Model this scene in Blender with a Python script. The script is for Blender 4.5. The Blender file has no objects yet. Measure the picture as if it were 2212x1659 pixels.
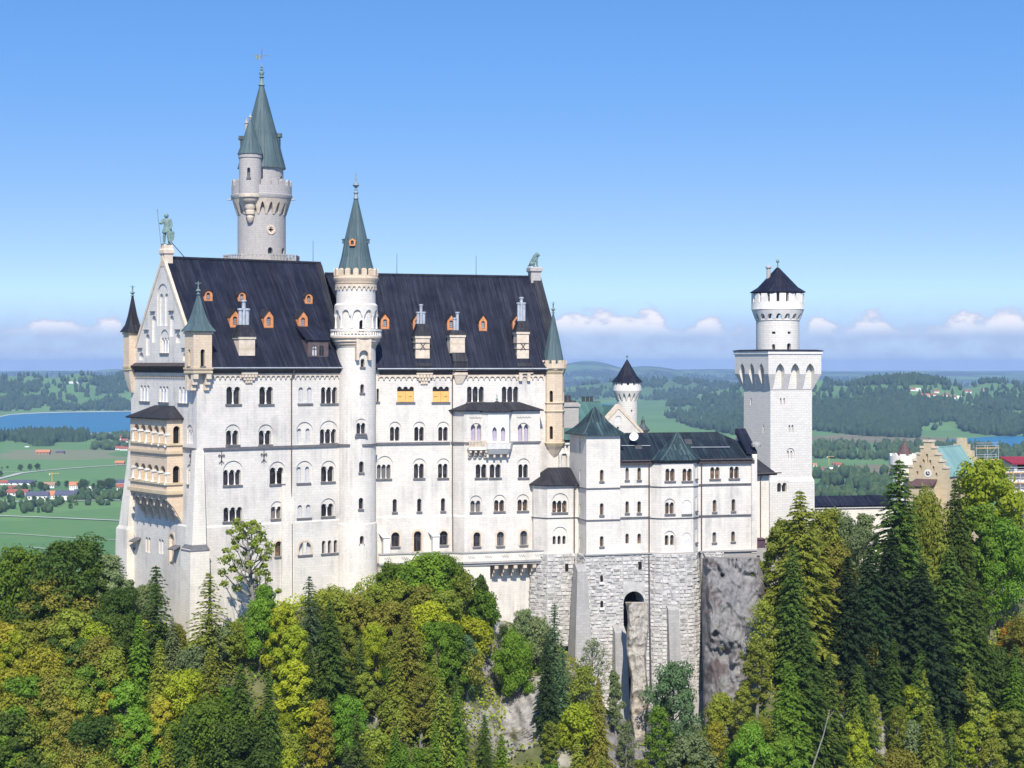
import bpy, bmesh, math, random
import numpy as np
from mathutils import Vector, noise as mnoise

# ------------------------------------------------------------------ camera, sky, sun, exposure
SC = bpy.context.scene
COL = SC.collection
F, HX, HY, CZ = 4000.0, 1105.5, 785.0, 190.0      # focal length in photo pixels, eye level, eye height above the plain
cam_data = bpy.data.cameras.new('camera')
cam_data.sensor_width = 36.0
cam_data.lens = 36.0 * F / 2211.0
cam_data.shift_y = -(829.5 - HY) / 2211.0
cam_data.clip_start = 1.0
cam_data.clip_end = 90000.0
cam = bpy.data.objects.new('camera', cam_data)
COL.objects.link(cam)
cam.location = (0, 0, CZ)
cam.rotation_euler = (math.pi / 2, 0, 0)
SC.camera = cam

SUN_EL, SUN_PHI = math.radians(46.0), math.radians(3.0)   # the sun stands behind the camera
to_sun = Vector((math.sin(SUN_PHI) * math.cos(SUN_EL), -math.cos(SUN_PHI) * math.cos(SUN_EL), math.sin(SUN_EL)))
sun_data = bpy.data.lights.new('sun', 'SUN')
sun_data.energy = 4.3
sun_data.angle = math.radians(0.5)
sun_data.color = (1.0, 0.93, 0.82)
sun = bpy.data.objects.new('sun', sun_data)
COL.objects.link(sun)
sun.location = (0, -50, 300)
sun.rotation_euler = to_sun.to_track_quat('Z', 'Y').to_euler()

world = bpy.data.worlds.new('World')
SC.world = world
world.use_nodes = True
wn, wl = world.node_tree.nodes, world.node_tree.links
for n in list(wn):
    wn.remove(n)


def wmath(op, a, b=None, c=None, clamp=False):
    n = wn.new('ShaderNodeMath')
    n.operation = op
    n.use_clamp = clamp
    for i, v in enumerate((a, b, c)):
        if v is None:
            continue
        if isinstance(v, (int, float)):
            n.inputs[i].default_value = v
        else:
            wl.new(v, n.inputs[i])
    return n.outputs[0]


def wstep(v, lo, hi, to0=0.0, to1=1.0):
    n = wn.new('ShaderNodeMapRange')
    n.interpolation_type = 'SMOOTHSTEP'
    wl.new(v, n.inputs['Value'])
    n.inputs['From Min'].default_value = lo
    n.inputs['From Max'].default_value = hi
    n.inputs['To Min'].default_value = to0
    n.inputs['To Max'].default_value = to1
    return n.outputs[0]


def wnoise(vec, scale, detail=4.0, rough=0.55):
    n = wn.new('ShaderNodeTexNoise')
    n.inputs['Scale'].default_value = scale
    n.inputs['Detail'].default_value = detail
    n.inputs['Roughness'].default_value = rough
    wl.new(vec, n.inputs['Vector'])
    return n.outputs['Fac']


def wmix(fac, a, b):
    n = wn.new('ShaderNodeMix')
    n.data_type = 'RGBA'
    wl.new(fac, n.inputs['Factor'])
    for k, v in ((6, a), (7, b)):
        if isinstance(v, tuple):
            n.inputs[k].default_value = v
        else:
            wl.new(v, n.inputs[k])
    return n.outputs[2]


tc = wn.new('ShaderNodeTexCoord')
sep = wn.new('ShaderNodeSeparateXYZ')
wl.new(tc.outputs['Generated'], sep.inputs[0])
dx, dy, dz = sep.outputs
# clear mountain air: the sky is looked up higher than the view direction, so that it is deep blue low down too
lift = wmath('ADD', wmath('MULTIPLY', dz, 2.6), 0.10)
comb = wn.new('ShaderNodeCombineXYZ')
wl.new(dx, comb.inputs[0]); wl.new(dy, comb.inputs[1]); wl.new(lift, comb.inputs[2])
nrm = wn.new('ShaderNodeVectorMath'); nrm.operation = 'NORMALIZE'
wl.new(comb.outputs[0], nrm.inputs[0])
sky = wn.new('ShaderNodeTexSky')
sky.sky_type = 'NISHITA'
sky.sun_disc = False
sky.sun_elevation = SUN_EL
sky.sun_rotation = math.pi - SUN_PHI
sky.altitude = 900
sky.air_density = 1.0
sky.dust_density = 0.2
sky.ozone_density = 2.6
wl.new(nrm.outputs[0], sky.inputs[0])
hsv = wn.new('ShaderNodeHueSaturation')
hsv.inputs['Saturation'].default_value = 1.0
hsv.inputs['Value'].default_value = 1.0
tint = wmix(wstep(dz, 0.03, 0.19), (1.0, 0.92, 0.80, 1), (0.74, 1.08, 1.28, 1))
mul = wn.new('ShaderNodeMix'); mul.data_type = 'RGBA'; mul.blend_type = 'MULTIPLY'
mul.inputs['Factor'].default_value = 1.0
wl.new(sky.outputs[0], mul.inputs[6]); wl.new(tint, mul.inputs[7])
wl.new(mul.outputs[2], hsv.inputs['Color'])
# fair-weather cumulus low over the horizon, with their pale undersides merging into a lavender bank
cv = wn.new('ShaderNodeCombineXYZ')
wl.new(wmath('MULTIPLY', dx, 1.0), cv.inputs[0]); wl.new(wmath('MULTIPLY', dz, 1.75), cv.inputs[1]); wl.new(dy, cv.inputs[2])
puff = wnoise(cv.outputs[0], 64.0, 7.0, 0.58)
cov_v = wn.new('ShaderNodeCombineXYZ')
wl.new(dx, cov_v.inputs[0]); wl.new(dy, cov_v.inputs[1])
cover = wmath('MULTIPLY', wnoise(cov_v.outputs[0], 17.0, 1.0, 0.4), 0.40)
for c_az, w_az, a_az in ((-.240, .018, .62), (-.212, .009, .5), (.024, .008, .6), (.044, .013, .75), (.073, .016, .75), (.105, .009, .6), (.163, .008, .6), (.188, .012, .65), (.236, .010, .6), (.258, .013, .7), (.31, .02, .5)):
    e_ = wmath('DIVIDE', wmath('SUBTRACT', dx, c_az), w_az)
    cover = wmath('ADD', cover, wmath('MULTIPLY', wmath('POWER', 2.718, wmath('MULTIPLY', wmath('MULTIPLY', e_, e_), -1.0)), a_az))
rise = wmath('MULTIPLY', wmath('SUBTRACT', dz, 0.0225), 34.0)
dens = wmath('ADD', wmath('SUBTRACT', puff, rise), wmath('MULTIPLY', wmath('SUBTRACT', cover, 0.72), 0.60))
cloud = wmath('MULTIPLY', wstep(dens, 0.36, 0.50), wstep(dz, 0.013, 0.024))
front = wstep(wmath('MULTIPLY', dy, -1.0), -0.3, -0.9)
cloud = wmath('MULTIPLY', wmath('MULTIPLY', cloud, 0.88), front)
bank = wmath('MULTIPLY', wmath('MULTIPLY', wstep(dz, 0.042, 0.012), 0.84), wstep(puff, 0.1, 0.72, 0.75, 1.0))
c1 = wmix(bank, hsv.outputs[0], (1.62, 2.02, 3.22, 1))
tone = wmix(wstep(dens, 0.40, 0.62), (2.45, 2.75, 3.65, 1), (4.3, 4.2, 4.5, 1))
c2 = wmix(cloud, c1, tone)
bg = wn.new('ShaderNodeBackground')
bg.inputs['Strength'].default_value = 0.15
wl.new(c2, bg.inputs['Color'])
wo = wn.new('ShaderNodeOutputWorld')
wl.new(bg.outputs[0], wo.inputs['Surface'])

SC.view_settings.view_transform = 'Standard'
SC.view_settings.look = 'None'
SC.view_settings.exposure = 0.6
SC.view_settings.gamma = 1.0
SC.cycles.max_bounces = 6
SC.cycles.transparent_max_bounces = 6
SC.cycles.use_denoising = True

# ------------------------------------------------------------------ photo coordinates
ZM = {0: (0, 0, 1.0), 1: (226.8, 437.3, .25633), 2: (226.8, 728.9, .25633), 3: (696.5, 534.5, .25633), 4: (696.5, 809.9, .25633),
      5: (1101.5, 777.5, .25633), 6: (1538.8, 534.5, .18307), 7: (453.5, 81.0, .2927), 8: (0, 1093.4, .34073),
      9: (688.4, 1093.4, .34073), 10: (1474, 1093.4, .34073), 11: (1603.6, 728.9, .2746), 12: (1887.1, 907.1, .28318),
      13: (226.8, 1093.4, .18307), 14: (696.5, 356.4, .14645), 15: (1587.4, 931.4, .17087), 16: (1133.9, 1174.4, .25633),
      17: (259.2, 850.4, .17087), 18: (0, 728.9, .29291)}


def Q(k, zx, zy):
    a, b, s = ZM[k]
    return a + zx * s, b + zy * s


def P(x, y, Y):
    return Vector(((x - HX) * Y / F, Y, CZ + (HY - y) * Y / F))


def ray_plane(x, y, p0, n):
    d = Vector(((x - HX) / F, 1.0, (HY - y) / F))
    o = Vector((0, 0, CZ))
    t = (Vector(p0) - o).dot(n) / d.dot(n)
    return o + d * t


class Frame:
    """an upright plane: u runs along it, out is its outward normal"""
    def __init__(s, x, Y, deg, X=None):
        s.X = (x - HX) * Y / F if X is None else X
        s.Y = Y
        s.c, s.s = math.cos(math.radians(deg)), math.sin(math.radians(deg))
        s.deg = deg

    def w(s, u, z, out=0.0):
        return (s.X + u * s.c + out * s.s, s.Y + u * s.s - out * s.c, z)

    def uz(s, x, y, out=0.0):
        k = (x - HX) / F
        u = (k * (s.Y - out * s.c) - s.X - out * s.s) / (s.c - k * s.s)
        Y = s.Y + u * s.s - out * s.c
        return u, CZ + (HY - y) * Y / F

    def at(s, u, out=0.0, deg=0.0):
        p = s.w(u, 0, out)
        return Frame(0, p[1], s.deg + deg, X=p[0])


# ------------------------------------------------------------------ mesh building
class MB:
    def __init__(s):
        s.v, s.f = [], []

    def add(s, verts, faces):
        b = len(s.v)
        s.v += [tuple(p) for p in verts]
        s.f += [tuple(i + b for i in f) for f in faces]
        return s

    def hexa(s, p):          # 8 points: bottom ring, top ring
        return s.add(p, [(3, 2, 1, 0), (4, 5, 6, 7), (0, 1, 5, 4), (1, 2, 6, 5), (2, 3, 7, 6), (3, 0, 4, 7)])

    def box(s, fr, u0, u1, o0, o1, z0, z1, top=None):
        t = top or (u0, u1, o0, o1)
        return s.hexa([fr.w(u0, z0, o0), fr.w(u1, z0, o0), fr.w(u1, z0, o1), fr.w(u0, z0, o1),
                       fr.w(t[0], z1, t[2]), fr.w(t[1], z1, t[2]), fr.w(t[1], z1, t[3]), fr.w(t[0], z1, t[3])])

    def prism(s, fr, poly, o0, o1):     # poly of (u, z), extruded along out
        n = len(poly)
        vs = [fr.w(u, z, o0) for u, z in poly] + [fr.w(u, z, o1) for u, z in poly]
        return s.add(vs, [tuple(range(n))[::-1], tuple(range(n, 2 * n))] + [(i, (i + 1) % n, n + (i + 1) % n, n + i) for i in range(n)])

    def loft(s, rings, caps=True):
        n = len(rings[0])
        vs = [p for r in rings for p in r]
        fs = []
        for k in range(len(rings) - 1):
            for i in range(n):
                j = (i + 1) % n
                fs.append((k * n + i, k * n + j, (k + 1) * n + j, (k + 1) * n + i))
        if caps:
            fs.append(tuple(range(n))[::-1])
            fs.append(tuple(range((len(rings) - 1) * n, len(rings) * n)))
        return s.add(vs, fs)

    def plan(s, pts, z0, z1, top=None):  # plan polygon of (X, Y), optional different top polygon
        return s.loft([[(x, y, z0) for x, y in pts], [(x, y, z1) for x, y in (top or pts)]])

    def lathe(s, cx, cy, prof, seg=32, a0=0.0):
        rings = []
        for r, z in prof:
            r = max(r, 0.004)
            rings.append([(cx + r * math.cos(a0 + 2 * math.pi * i / seg), cy + r * math.sin(a0 + 2 * math.pi * i / seg), z) for i in range(seg)])
        return s.loft(rings)

    def tube(s, pts, rad, seg=6):
        pts = [Vector(p) for p in pts]
        if not hasattr(rad, '__len__'):
            rad = [rad] * len(pts)
        rings = []
        for i, p in enumerate(pts):
            d = (pts[min(i + 1, len(pts) - 1)] - pts[max(i - 1, 0)]).normalized()
            a = d.orthogonal().normalized() if i == 0 else (a - d * a.dot(d)).normalized()
            b = d.cross(a)
            rings.append([tuple(p + (a * math.cos(t) + b * math.sin(t)) * rad[i]) for t in [2 * math.pi * k / seg for k in range(seg)]])
        return s.loft(rings)

    def slab(s, pts, th):               # a roof plane of some thickness (below it)
        pts = [Vector(p) for p in pts]
        n = Vector((0, 0, 0))
        for i in range(1, len(pts) - 1):
            n += (pts[i] - pts[0]).cross(pts[i + 1] - pts[0])
        n.normalize()
        if n.z < 0:
            n = -n
        m = len(pts)
        return s.add(pts + [p - n * th for p in pts], [tuple(range(m)), tuple(range(m, 2 * m))[::-1]] + [(i, m + i, m + (i + 1) % m, (i + 1) % m) for i in range(m)])

    def mesh(s, name='tmp'):
        me = bpy.data.meshes.new(name)
        me.from_pydata(s.v, [], s.f)
        bm = bmesh.new()
        bm.from_mesh(me)
        bmesh.ops.remove_doubles(bm, verts=bm.verts, dist=0.0004)
        bmesh.ops.recalc_face_normals(bm, faces=bm.faces)
        bm.to_mesh(me)
        bm.free()
        return me


def uv_metric(me):
    """UVs in metres: u along the horizontal tangent of each face, v up its slope"""
    nl = len(me.loops)
    if nl == 0:
        return
    uvl = me.uv_layers.new(name='uv') if not me.uv_layers else me.uv_layers[0]
    co = np.empty(len(me.vertices) * 3, np.float32); me.vertices.foreach_get('co', co); co = co.reshape(-1, 3)
    li = np.empty(nl, np.int32); me.loops.foreach_get('vertex_index', li)
    nf = len(me.polygons)
    no = np.empty(nf * 3, np.float32); me.polygons.foreach_get('normal', no); no = no.reshape(-1, 3)
    tot = np.empty(nf, np.int32); me.polygons.foreach_get('loop_total', tot)
    n = np.repeat(no, tot, axis=0)
    p = co[li]
    h = np.hypot(n[:, 0], n[:, 1])
    flat = h < 0.08
    hs = np.where(flat, 1, h)
    tx, ty = np.where(flat, 1, -n[:, 1] / hs), np.where(flat, 0, n[:, 0] / hs)
    u = p[:, 0] * tx + p[:, 1] * ty
    bx, by, bz = n[:, 1] * 0 - n[:, 2] * ty, n[:, 2] * tx, n[:, 0] * ty - n[:, 1] * tx
    v = p[:, 0] * bx + p[:, 1] * by + p[:, 2] * bz
    uvl.data.foreach_set('uv', np.stack([u, v], 1).astype(np.float32).ravel())


def boolean(me, cutters, op='DIFFERENCE'):
    for c in cutters:
        if not c.v:
            continue
        a = bpy.data.objects.new('a', me); b = bpy.data.objects.new('b', c.mesh())
        COL.objects.link(a); COL.objects.link(b)
        m = a.modifiers.new('cut', 'BOOLEAN')
        m.operation = op; m.solver = 'EXACT'; m.object = b
        dg = bpy.context.evaluated_depsgraph_get()
        me = bpy.data.meshes.new_from_object(a.evaluated_get(dg))
        bpy.data.objects.remove(a); bpy.data.objects.remove(b)
    return me


ORIGIN = {}


def thing(name, label, cat, loc, group=None):
    o = bpy.data.objects.new(name, None)
    o.empty_display_size = 0.5
    COL.objects.link(o)
    o.location = loc
    o['label'] = label; o['category'] = cat
    if group:
        o['group'] = group
    ORIGIN[o.name] = Vector(loc)
    return o


def tag(o, label=None, cat=None, group=None, kind=None):
    for k, v in (('label', label), ('category', cat), ('group', group), ('kind', kind)):
        if v:
            o[k] = v
    return o


def build(name, mb, mat, parent=None, smooth=False, loc=None):
    """one mesh object; its vertices are kept relative to the thing it belongs to"""
    me = mb.mesh(name) if isinstance(mb, MB) else mb
    me.name = name
    uv_metric(me)
    org = ORIGIN[parent.name] if parent is not None else Vector(loc or (0, 0, 0))
    if org.length:
        co = np.empty(len(me.vertices) * 3, np.float32); me.vertices.foreach_get('co', co)
        co = co.reshape(-1, 3) - np.array(org, np.float32)
        me.vertices.foreach_set('co', co.ravel()); me.update()
    me.materials.clear()
    me.materials.append(mat)
    if smooth:
        me.polygons.foreach_set('use_smooth', [True] * len(me.polygons))
        me.set_sharp_from_angle(angle=math.radians(35))
    o = bpy.data.objects.new(name, me)
    COL.objects.link(o)
    if parent is not None:
        o.parent = parent
    else:
        o.location = org
    ORIGIN[o.name] = org
    return o


# ------------------------------------------------------------------ materials
MAT = {}


def material(name):
    m = bpy.data.materials.new(name)
    m.use_nodes = True
    nt = m.node_tree
    b = nt.nodes['Principled BSDF']
    MAT[name] = m
    return m, nt, b


def N(nt, typ, **inp):
    n = nt.nodes.new(typ)
    for k, v in inp.items():
        k = k.replace('_', ' ')
        if hasattr(v, 'is_output'):
            nt.links.new(v, n.inputs[k])
        else:
            n.inputs[k].default_value = v
    return n


def mixc(nt, fac, a, b, mode='MIX'):
    n = nt.nodes.new('ShaderNodeMix')
    n.data_type = 'RGBA'; n.blend_type = mode
    for k, v in ((0, fac), (6, a), (7, b)):
        if hasattr(v, 'is_output'):
            nt.links.new(v, n.inputs[k])
        else:
            n.inputs[k].default_value = v if k == 0 else (tuple(v) + (1,) if len(v) == 3 else v)
    return n.outputs[2]


def rng(nt, v, a, b, c=0.0, d=1.0):
    n = nt.nodes.new('ShaderNodeMapRange')
    nt.links.new(v, n.inputs['Value'])
    for k, x in zip(('From Min', 'From Max', 'To Min', 'To Max'), (a, b, c, d)):
        n.inputs[k].default_value = x
    return n.outputs[0]


def uvmap(nt, sx=1, sy=1):
    t = nt.nodes.new('ShaderNodeTexCoord')
    m = nt.nodes.new('ShaderNodeMapping')
    m.inputs['Scale'].default_value = (sx, sy, 1)
    nt.links.new(t.outputs['UV'], m.inputs['Vector'])
    return m.outputs[0]


def obj_co(nt):
    return nt.nodes.new('ShaderNodeTexCoord').outputs['Object']


def stone(name, c1, c2, mortar, bw=1.1, bh=0.38, mort=0.018, bump=0.25, stain=(0.55, 0.53, 0.5), stain_amt=0.35, rough=0.85):
    m, nt, b = material(name)
    uv = uvmap(nt)
    br = N(nt, 'ShaderNodeTexBrick', Vector=uv, Color1=c1 + (1,), Color2=c2 + (1,), Mortar=mortar + (1,), Scale=1.0, Mortar_Size=mort, Mortar_Smooth=0.3, Bias=-0.2, Brick_Width=bw, Row_Height=bh)
    big = N(nt, 'ShaderNodeTexNoise', Vector=obj_co(nt), Scale=0.22, Detail=5.0, Roughness=0.6)
    drip = N(nt, 'ShaderNodeTexNoise', Vector=uvmap(nt, 0.9, 0.07), Scale=1.0, Detail=4.0, Roughness=0.65)
    s = nt.nodes.new('ShaderNodeMath'); s.operation = 'MULTIPLY'
    nt.links.new(rng(nt, big.outputs['Fac'], 0.42, 0.72), s.inputs[0]); nt.links.new(rng(nt, drip.outputs['Fac'], 0.38, 0.7), s.inputs[1])
    f = nt.nodes.new('ShaderNodeMath'); f.operation = 'MULTIPLY'; f.use_clamp = True
    nt.links.new(s.outputs[0], f.inputs[0]); f.inputs[1].default_value = stain_amt * 2.4
    col = mixc(nt, f.outputs[0], br.outputs['Color'], stain)
    fine = N(nt, 'ShaderNodeTexNoise', Vector=obj_co(nt), Scale=2.5, Detail=4.0)
    col = mixc(nt, 0.35, col, mixc(nt, rng(nt, fine.outputs['Fac'], 0.3, 0.7), (0.82, 0.82, 0.84), (1.1, 1.08, 1.05)), 'MULTIPLY')
    nt.links.new(col, b.inputs['Base Color'])
    b.inputs['Roughness'].default_value = rough
    bp = N(nt, 'ShaderNodeBump', Strength=bump, Distance=0.04, Height=br.outputs['Fac'])
    bp.invert = True
    nt.links.new(bp.outputs[0], b.inputs['Normal'])
    return m


def plain(name, c, rough=0.7, var=0.2, scale=1.5, metal=0.0, spec=0.3):
    m, nt, b = material(name)
    n = N(nt, 'ShaderNodeTexNoise', Vector=obj_co(nt), Scale=scale, Detail=4.0)
    lo = tuple(x * (1 - var) for x in c); hi = tuple(min(1, x * (1 + var)) for x in c)
    nt.links.new(mixc(nt, rng(nt, n.outputs['Fac'], 0.3, 0.7), lo, hi), b.inputs['Base Color'])
    b.inputs['Roughness'].default_value = rough
    b.inputs['Metallic'].default_value = metal
    b.inputs['Specular IOR Level'].default_value = spec
    return m


def sheet_metal(name, c_a, c_b, c_streak, seam=0.75, streak=0.5, rough=0.6, seam_dark=0.55):
    """standing seam sheet roof: seams, panel to panel variation and rain streaks"""
    m, nt, b = material(name)
    uv = uvmap(nt)
    sx = N(nt, 'ShaderNodeSeparateXYZ', Vector=uv)
    def mth(op, a, v=None):
        n = nt.nodes.new('ShaderNodeMath'); n.operation = op
        nt.links.new(a, n.inputs[0])
        if v is not None:
            n.inputs[1].default_value = v
        return n.outputs[0]
    q = mth('DIVIDE', sx.outputs[0], seam)
    fr = mth('FRACT', q)
    line = rng(nt, mth('ABSOLUTE', mth('SUBTRACT', fr, 0.5)), 0.42, 0.5)
    pan = N(nt, 'ShaderNodeTexWhiteNoise'); pan.noise_dimensions = '1D'
    nt.links.new(mth('FLOOR', q), pan.inputs['W'])
    big = N(nt, 'ShaderNodeTexNoise', Vector=obj_co(nt), Scale=0.35, Detail=5.0, Roughness=0.6)
    st = N(nt, 'ShaderNodeTexNoise', Vector=uvmap(nt, 2.2, 0.12), Scale=1.0, Detail=5.0, Roughness=0.7)
    col = mixc(nt, rng(nt, big.outputs['Fac'], 0.35, 0.65), c_a, c_b)
    sf = nt.nodes.new('ShaderNodeMath'); sf.operation = 'MULTIPLY'
    nt.links.new(rng(nt, st.outputs['Fac'], 0.48, 0.75), sf.inputs[0]); sf.inputs[1].default_value = streak
    col = mixc(nt, sf.outputs[0], col, c_streak)
    col = mixc(nt, 0.5, col, mixc(nt, pan.outputs['Value'], (0.75, 0.75, 0.75), (1.25, 1.25, 1.25)), 'MULTIPLY')
    col = mixc(nt, line, col, tuple(x * seam_dark for x in c_a))
    nt.links.new(col, b.inputs['Base Color'])
    b.inputs['Roughness'].default_value = rough
    b.inputs['Specular IOR Level'].default_value = 0.14
    bp = N(nt, 'ShaderNodeBump', Strength=0.5, Distance=0.05, Height=line)
    nt.links.new(bp.outputs[0], b.inputs['Normal'])
    return m


stone('limestone', (.665, .62, .55), (.605, .567, .51), (.475, .45, .42), stain=(.40, .375, .35), stain_amt=.6, mort=.014)
stone('limestone_base', (.72, .665, .575), (.675, .625, .545), (.54, .505, .45), stain=(.40, .37, .31), stain_amt=.45, bump=.2)
stone('tower_stone', (.65, .615, .56), (.585, .555, .505), (.45, .425, .39), bw=1.0, bh=.40, mort=.024, stain_amt=.35, bump=.4)
stone('grey_stone', (.42, .39, .365), (.36, .335, .315), (.29, .275, .26), bw=1.0, bh=.38, mort=.02, stain=(.36, .34, .33), stain_amt=.5)
stone('sandstone', (.64, .51, .37), (.57, .45, .32), (.46, .36, .26), bw=.9, bh=.36, stain=(.45, .36, .27), stain_amt=.35)
plain('sand_trim', (.58, .485, .38), .85, .15)
stone('ochre_stone', (.56, .46, .31), (.49, .40, .265), (.42, .34, .22), bw=.9, bh=.36, stain=(.36, .28, .17), stain_amt=.4)
plain('rustic_stone', (.44, .42, .395), .9, .26, 1.1)
plain('mortar', (.46, .44, .41), .95, .2)
stone('smooth_stone', (.37, .355, .335), (.31, .295, .28), (.25, .24, .225), bw=.9, bh=.45, mort=.02, stain=(.22, .21, .20), stain_amt=.5)
plain('dark_trim', (.13, .125, .13), .7, .2)  # dark flashing grey; the shadow on sills and courses is put into it too
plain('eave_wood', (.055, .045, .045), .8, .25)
plain('white_trim', (.70, .665, .61), .8, .10)
sheet_metal('roof_dark', (.006, .0075, .018), (.017, .019, .034), (.065, .068, .083), seam=.9, streak=.55)
sheet_metal('roof_slate', (.020, .020, .026), (.034, .033, .038), (.09, .093, .098), seam=.6, streak=.5)
sheet_metal('copper_dark', (.045, .062, .070), (.075, .085, .085), (.15, .20, .20), seam=.55, streak=.6)
sheet_metal('copper_green', (.055, .120, .113), (.082, .160, .147), (.04, .07, .07), seam=.6, streak=.6)
sheet_metal('copper_mixed', (.010, .013, .022), (.016, .024, .032), (.07, .125, .125), seam=.6, streak=.5)
sheet_metal('copper_teal', (.015, .025, .033), (.030, .053, .060), (.11, .18, .175), seam=.6, streak=.7)
sheet_metal('spire_copper', (.060, .095, .105), (.085, .125, .135), (.15, .20, .20), seam=.5, streak=.5)
sheet_metal('gate_copper', (.17, .30, .29), (.20, .33, .31), (.12, .22, .23), seam=.7, streak=.4)
plain('terracotta', (.56, .235, .10), .8, .2)
plain('shutter_wood', (.74, .41, .13), .7, .08)
plain('pale_panel', (.47, .47, .48), .8, .1)
plain('blind_panel', (.60, .585, .57), .85, .08)
plain('lilac_curtain', (.36, .32, .42), .6, .1)
plain('bronze', (.15, .22, .20), .6, .35, 4.0)
plain('iron', (.05, .05, .055), .6, .2)
plain('pipe_metal', (.10, .075, .075), .6, .2)
plain('light_metal', (.42, .44, .47), .45, .15, metal=.3)
plain('zinc', (.23, .28, .30), .5, .2, metal=.2)
plain('dish_white', (.75, .75, .76), .5, .05)
plain('bark', (.10, .085, .065), .95, .35, 6.0)
plain('pale_bark', (.20, .19, .16), .95, .3, 6.0)
plain('beach', (.50, .47, .40), .95, .15, .01)
plain('track_gravel', (.42, .42, .36), .95, .15, .02)
plain('plaster', (.75, .73, .70), .9, .08, .2)
plain('tile_red', (.30, .09, .055), .85, .25, .3)
plain('tile_orange', (.48, .19, .09), .85, .2, .3)
plain('tile_dark', (.075, .08, .115), .7, .2, .3)
plain('barn_wood', (.32, .20, .12), .9, .2, .3)
plain('scaffold_steel', (.45, .46, .48), .5, .1, metal=.3)
plain('scaffold_board', (.62, .38, .15), .8, .15)
plain('sheeting', (.66, .67, .69), .6, .12, .8)
plain('red_tin', (.26, .025, .04), .6, .1)
plain('maroon_roof', (.10, .06, .06), .7, .2)
plain('terrace', (.34, .33, .31), .95, .2, .5)
plain('shed_paint', (.085, .05, .07), .7, .15)


def glass(name, c, var=.5):
    m, nt, b = material(name)
    oi = nt.nodes.new('ShaderNodeObjectInfo')
    n = N(nt, 'ShaderNodeTexNoise', Vector=obj_co(nt), Scale=1.3, Detail=1.0)
    col = mixc(nt, oi.outputs['Random'], tuple(x * (1 - var) for x in c), tuple(x * (1 + var) for x in c))
    col = mixc(nt, rng(nt, n.outputs['Fac'], .55, .65), col, tuple(x * 2.2 for x in c))
    col = mixc(nt, rng(nt, oi.outputs['Random'], .80, .82, 0, .75), col, (.16, .155, .16))
    nt.links.new(col, b.inputs['Base Color'])
    b.inputs['Roughness'].default_value = .12
    b.inputs['Specular IOR Level'].default_value = .5
    return m


glass('glass', (.022, .020, .024))
glass('warm_glass', (.085, .055, .035))
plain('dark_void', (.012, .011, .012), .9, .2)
plain('window_frame', (.20, .13, .09), .7, .2)

# ------------------------------------------------------------------ windows, walls, roofs
def arc(cx, cz, r, n=10, a0=0.0, a1=math.pi, sy=1.0):
    return [(cx + r * math.cos(a0 + (a1 - a0) * i / n), cz + sy * r * math.sin(a0 + (a1 - a0) * i / n)) for i in range(n + 1)]


def arch_poly(u0, u1, z0, z1, pointed=False, n=10):
    w = u1 - u0
    r = w / 2
    if pointed:
        h = w * 0.86
        zs = z1 - h
        right = [(u0 + w * math.cos(a), zs + w * math.sin(a)) for a in [i * math.pi / 3 / 6 for i in range(7)]]
        left = [(u1 - w * math.cos(a), zs + w * math.sin(a)) for a in [math.pi / 3 * (1 - i / 6) for i in range(7)]]
        return [(u0, z0), (u1, z0)] + right + left[1:]
    return [(u0, z0), (u1, z0)] + arc((u0 + u1) / 2, z1 - r, r, n)


def lights_poly(u0, u1, z0, z1, n, g):
    lw = (u1 - u0 - (n - 1) * g) / n
    r = lw / 2
    zs = z1 - r
    poly = [(u0, z0), (u1, z0)]
    for k in range(n - 1, -1, -1):
        poly += arc(u0 + k * (lw + g) + r, zs, r, 8)
    return poly


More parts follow.
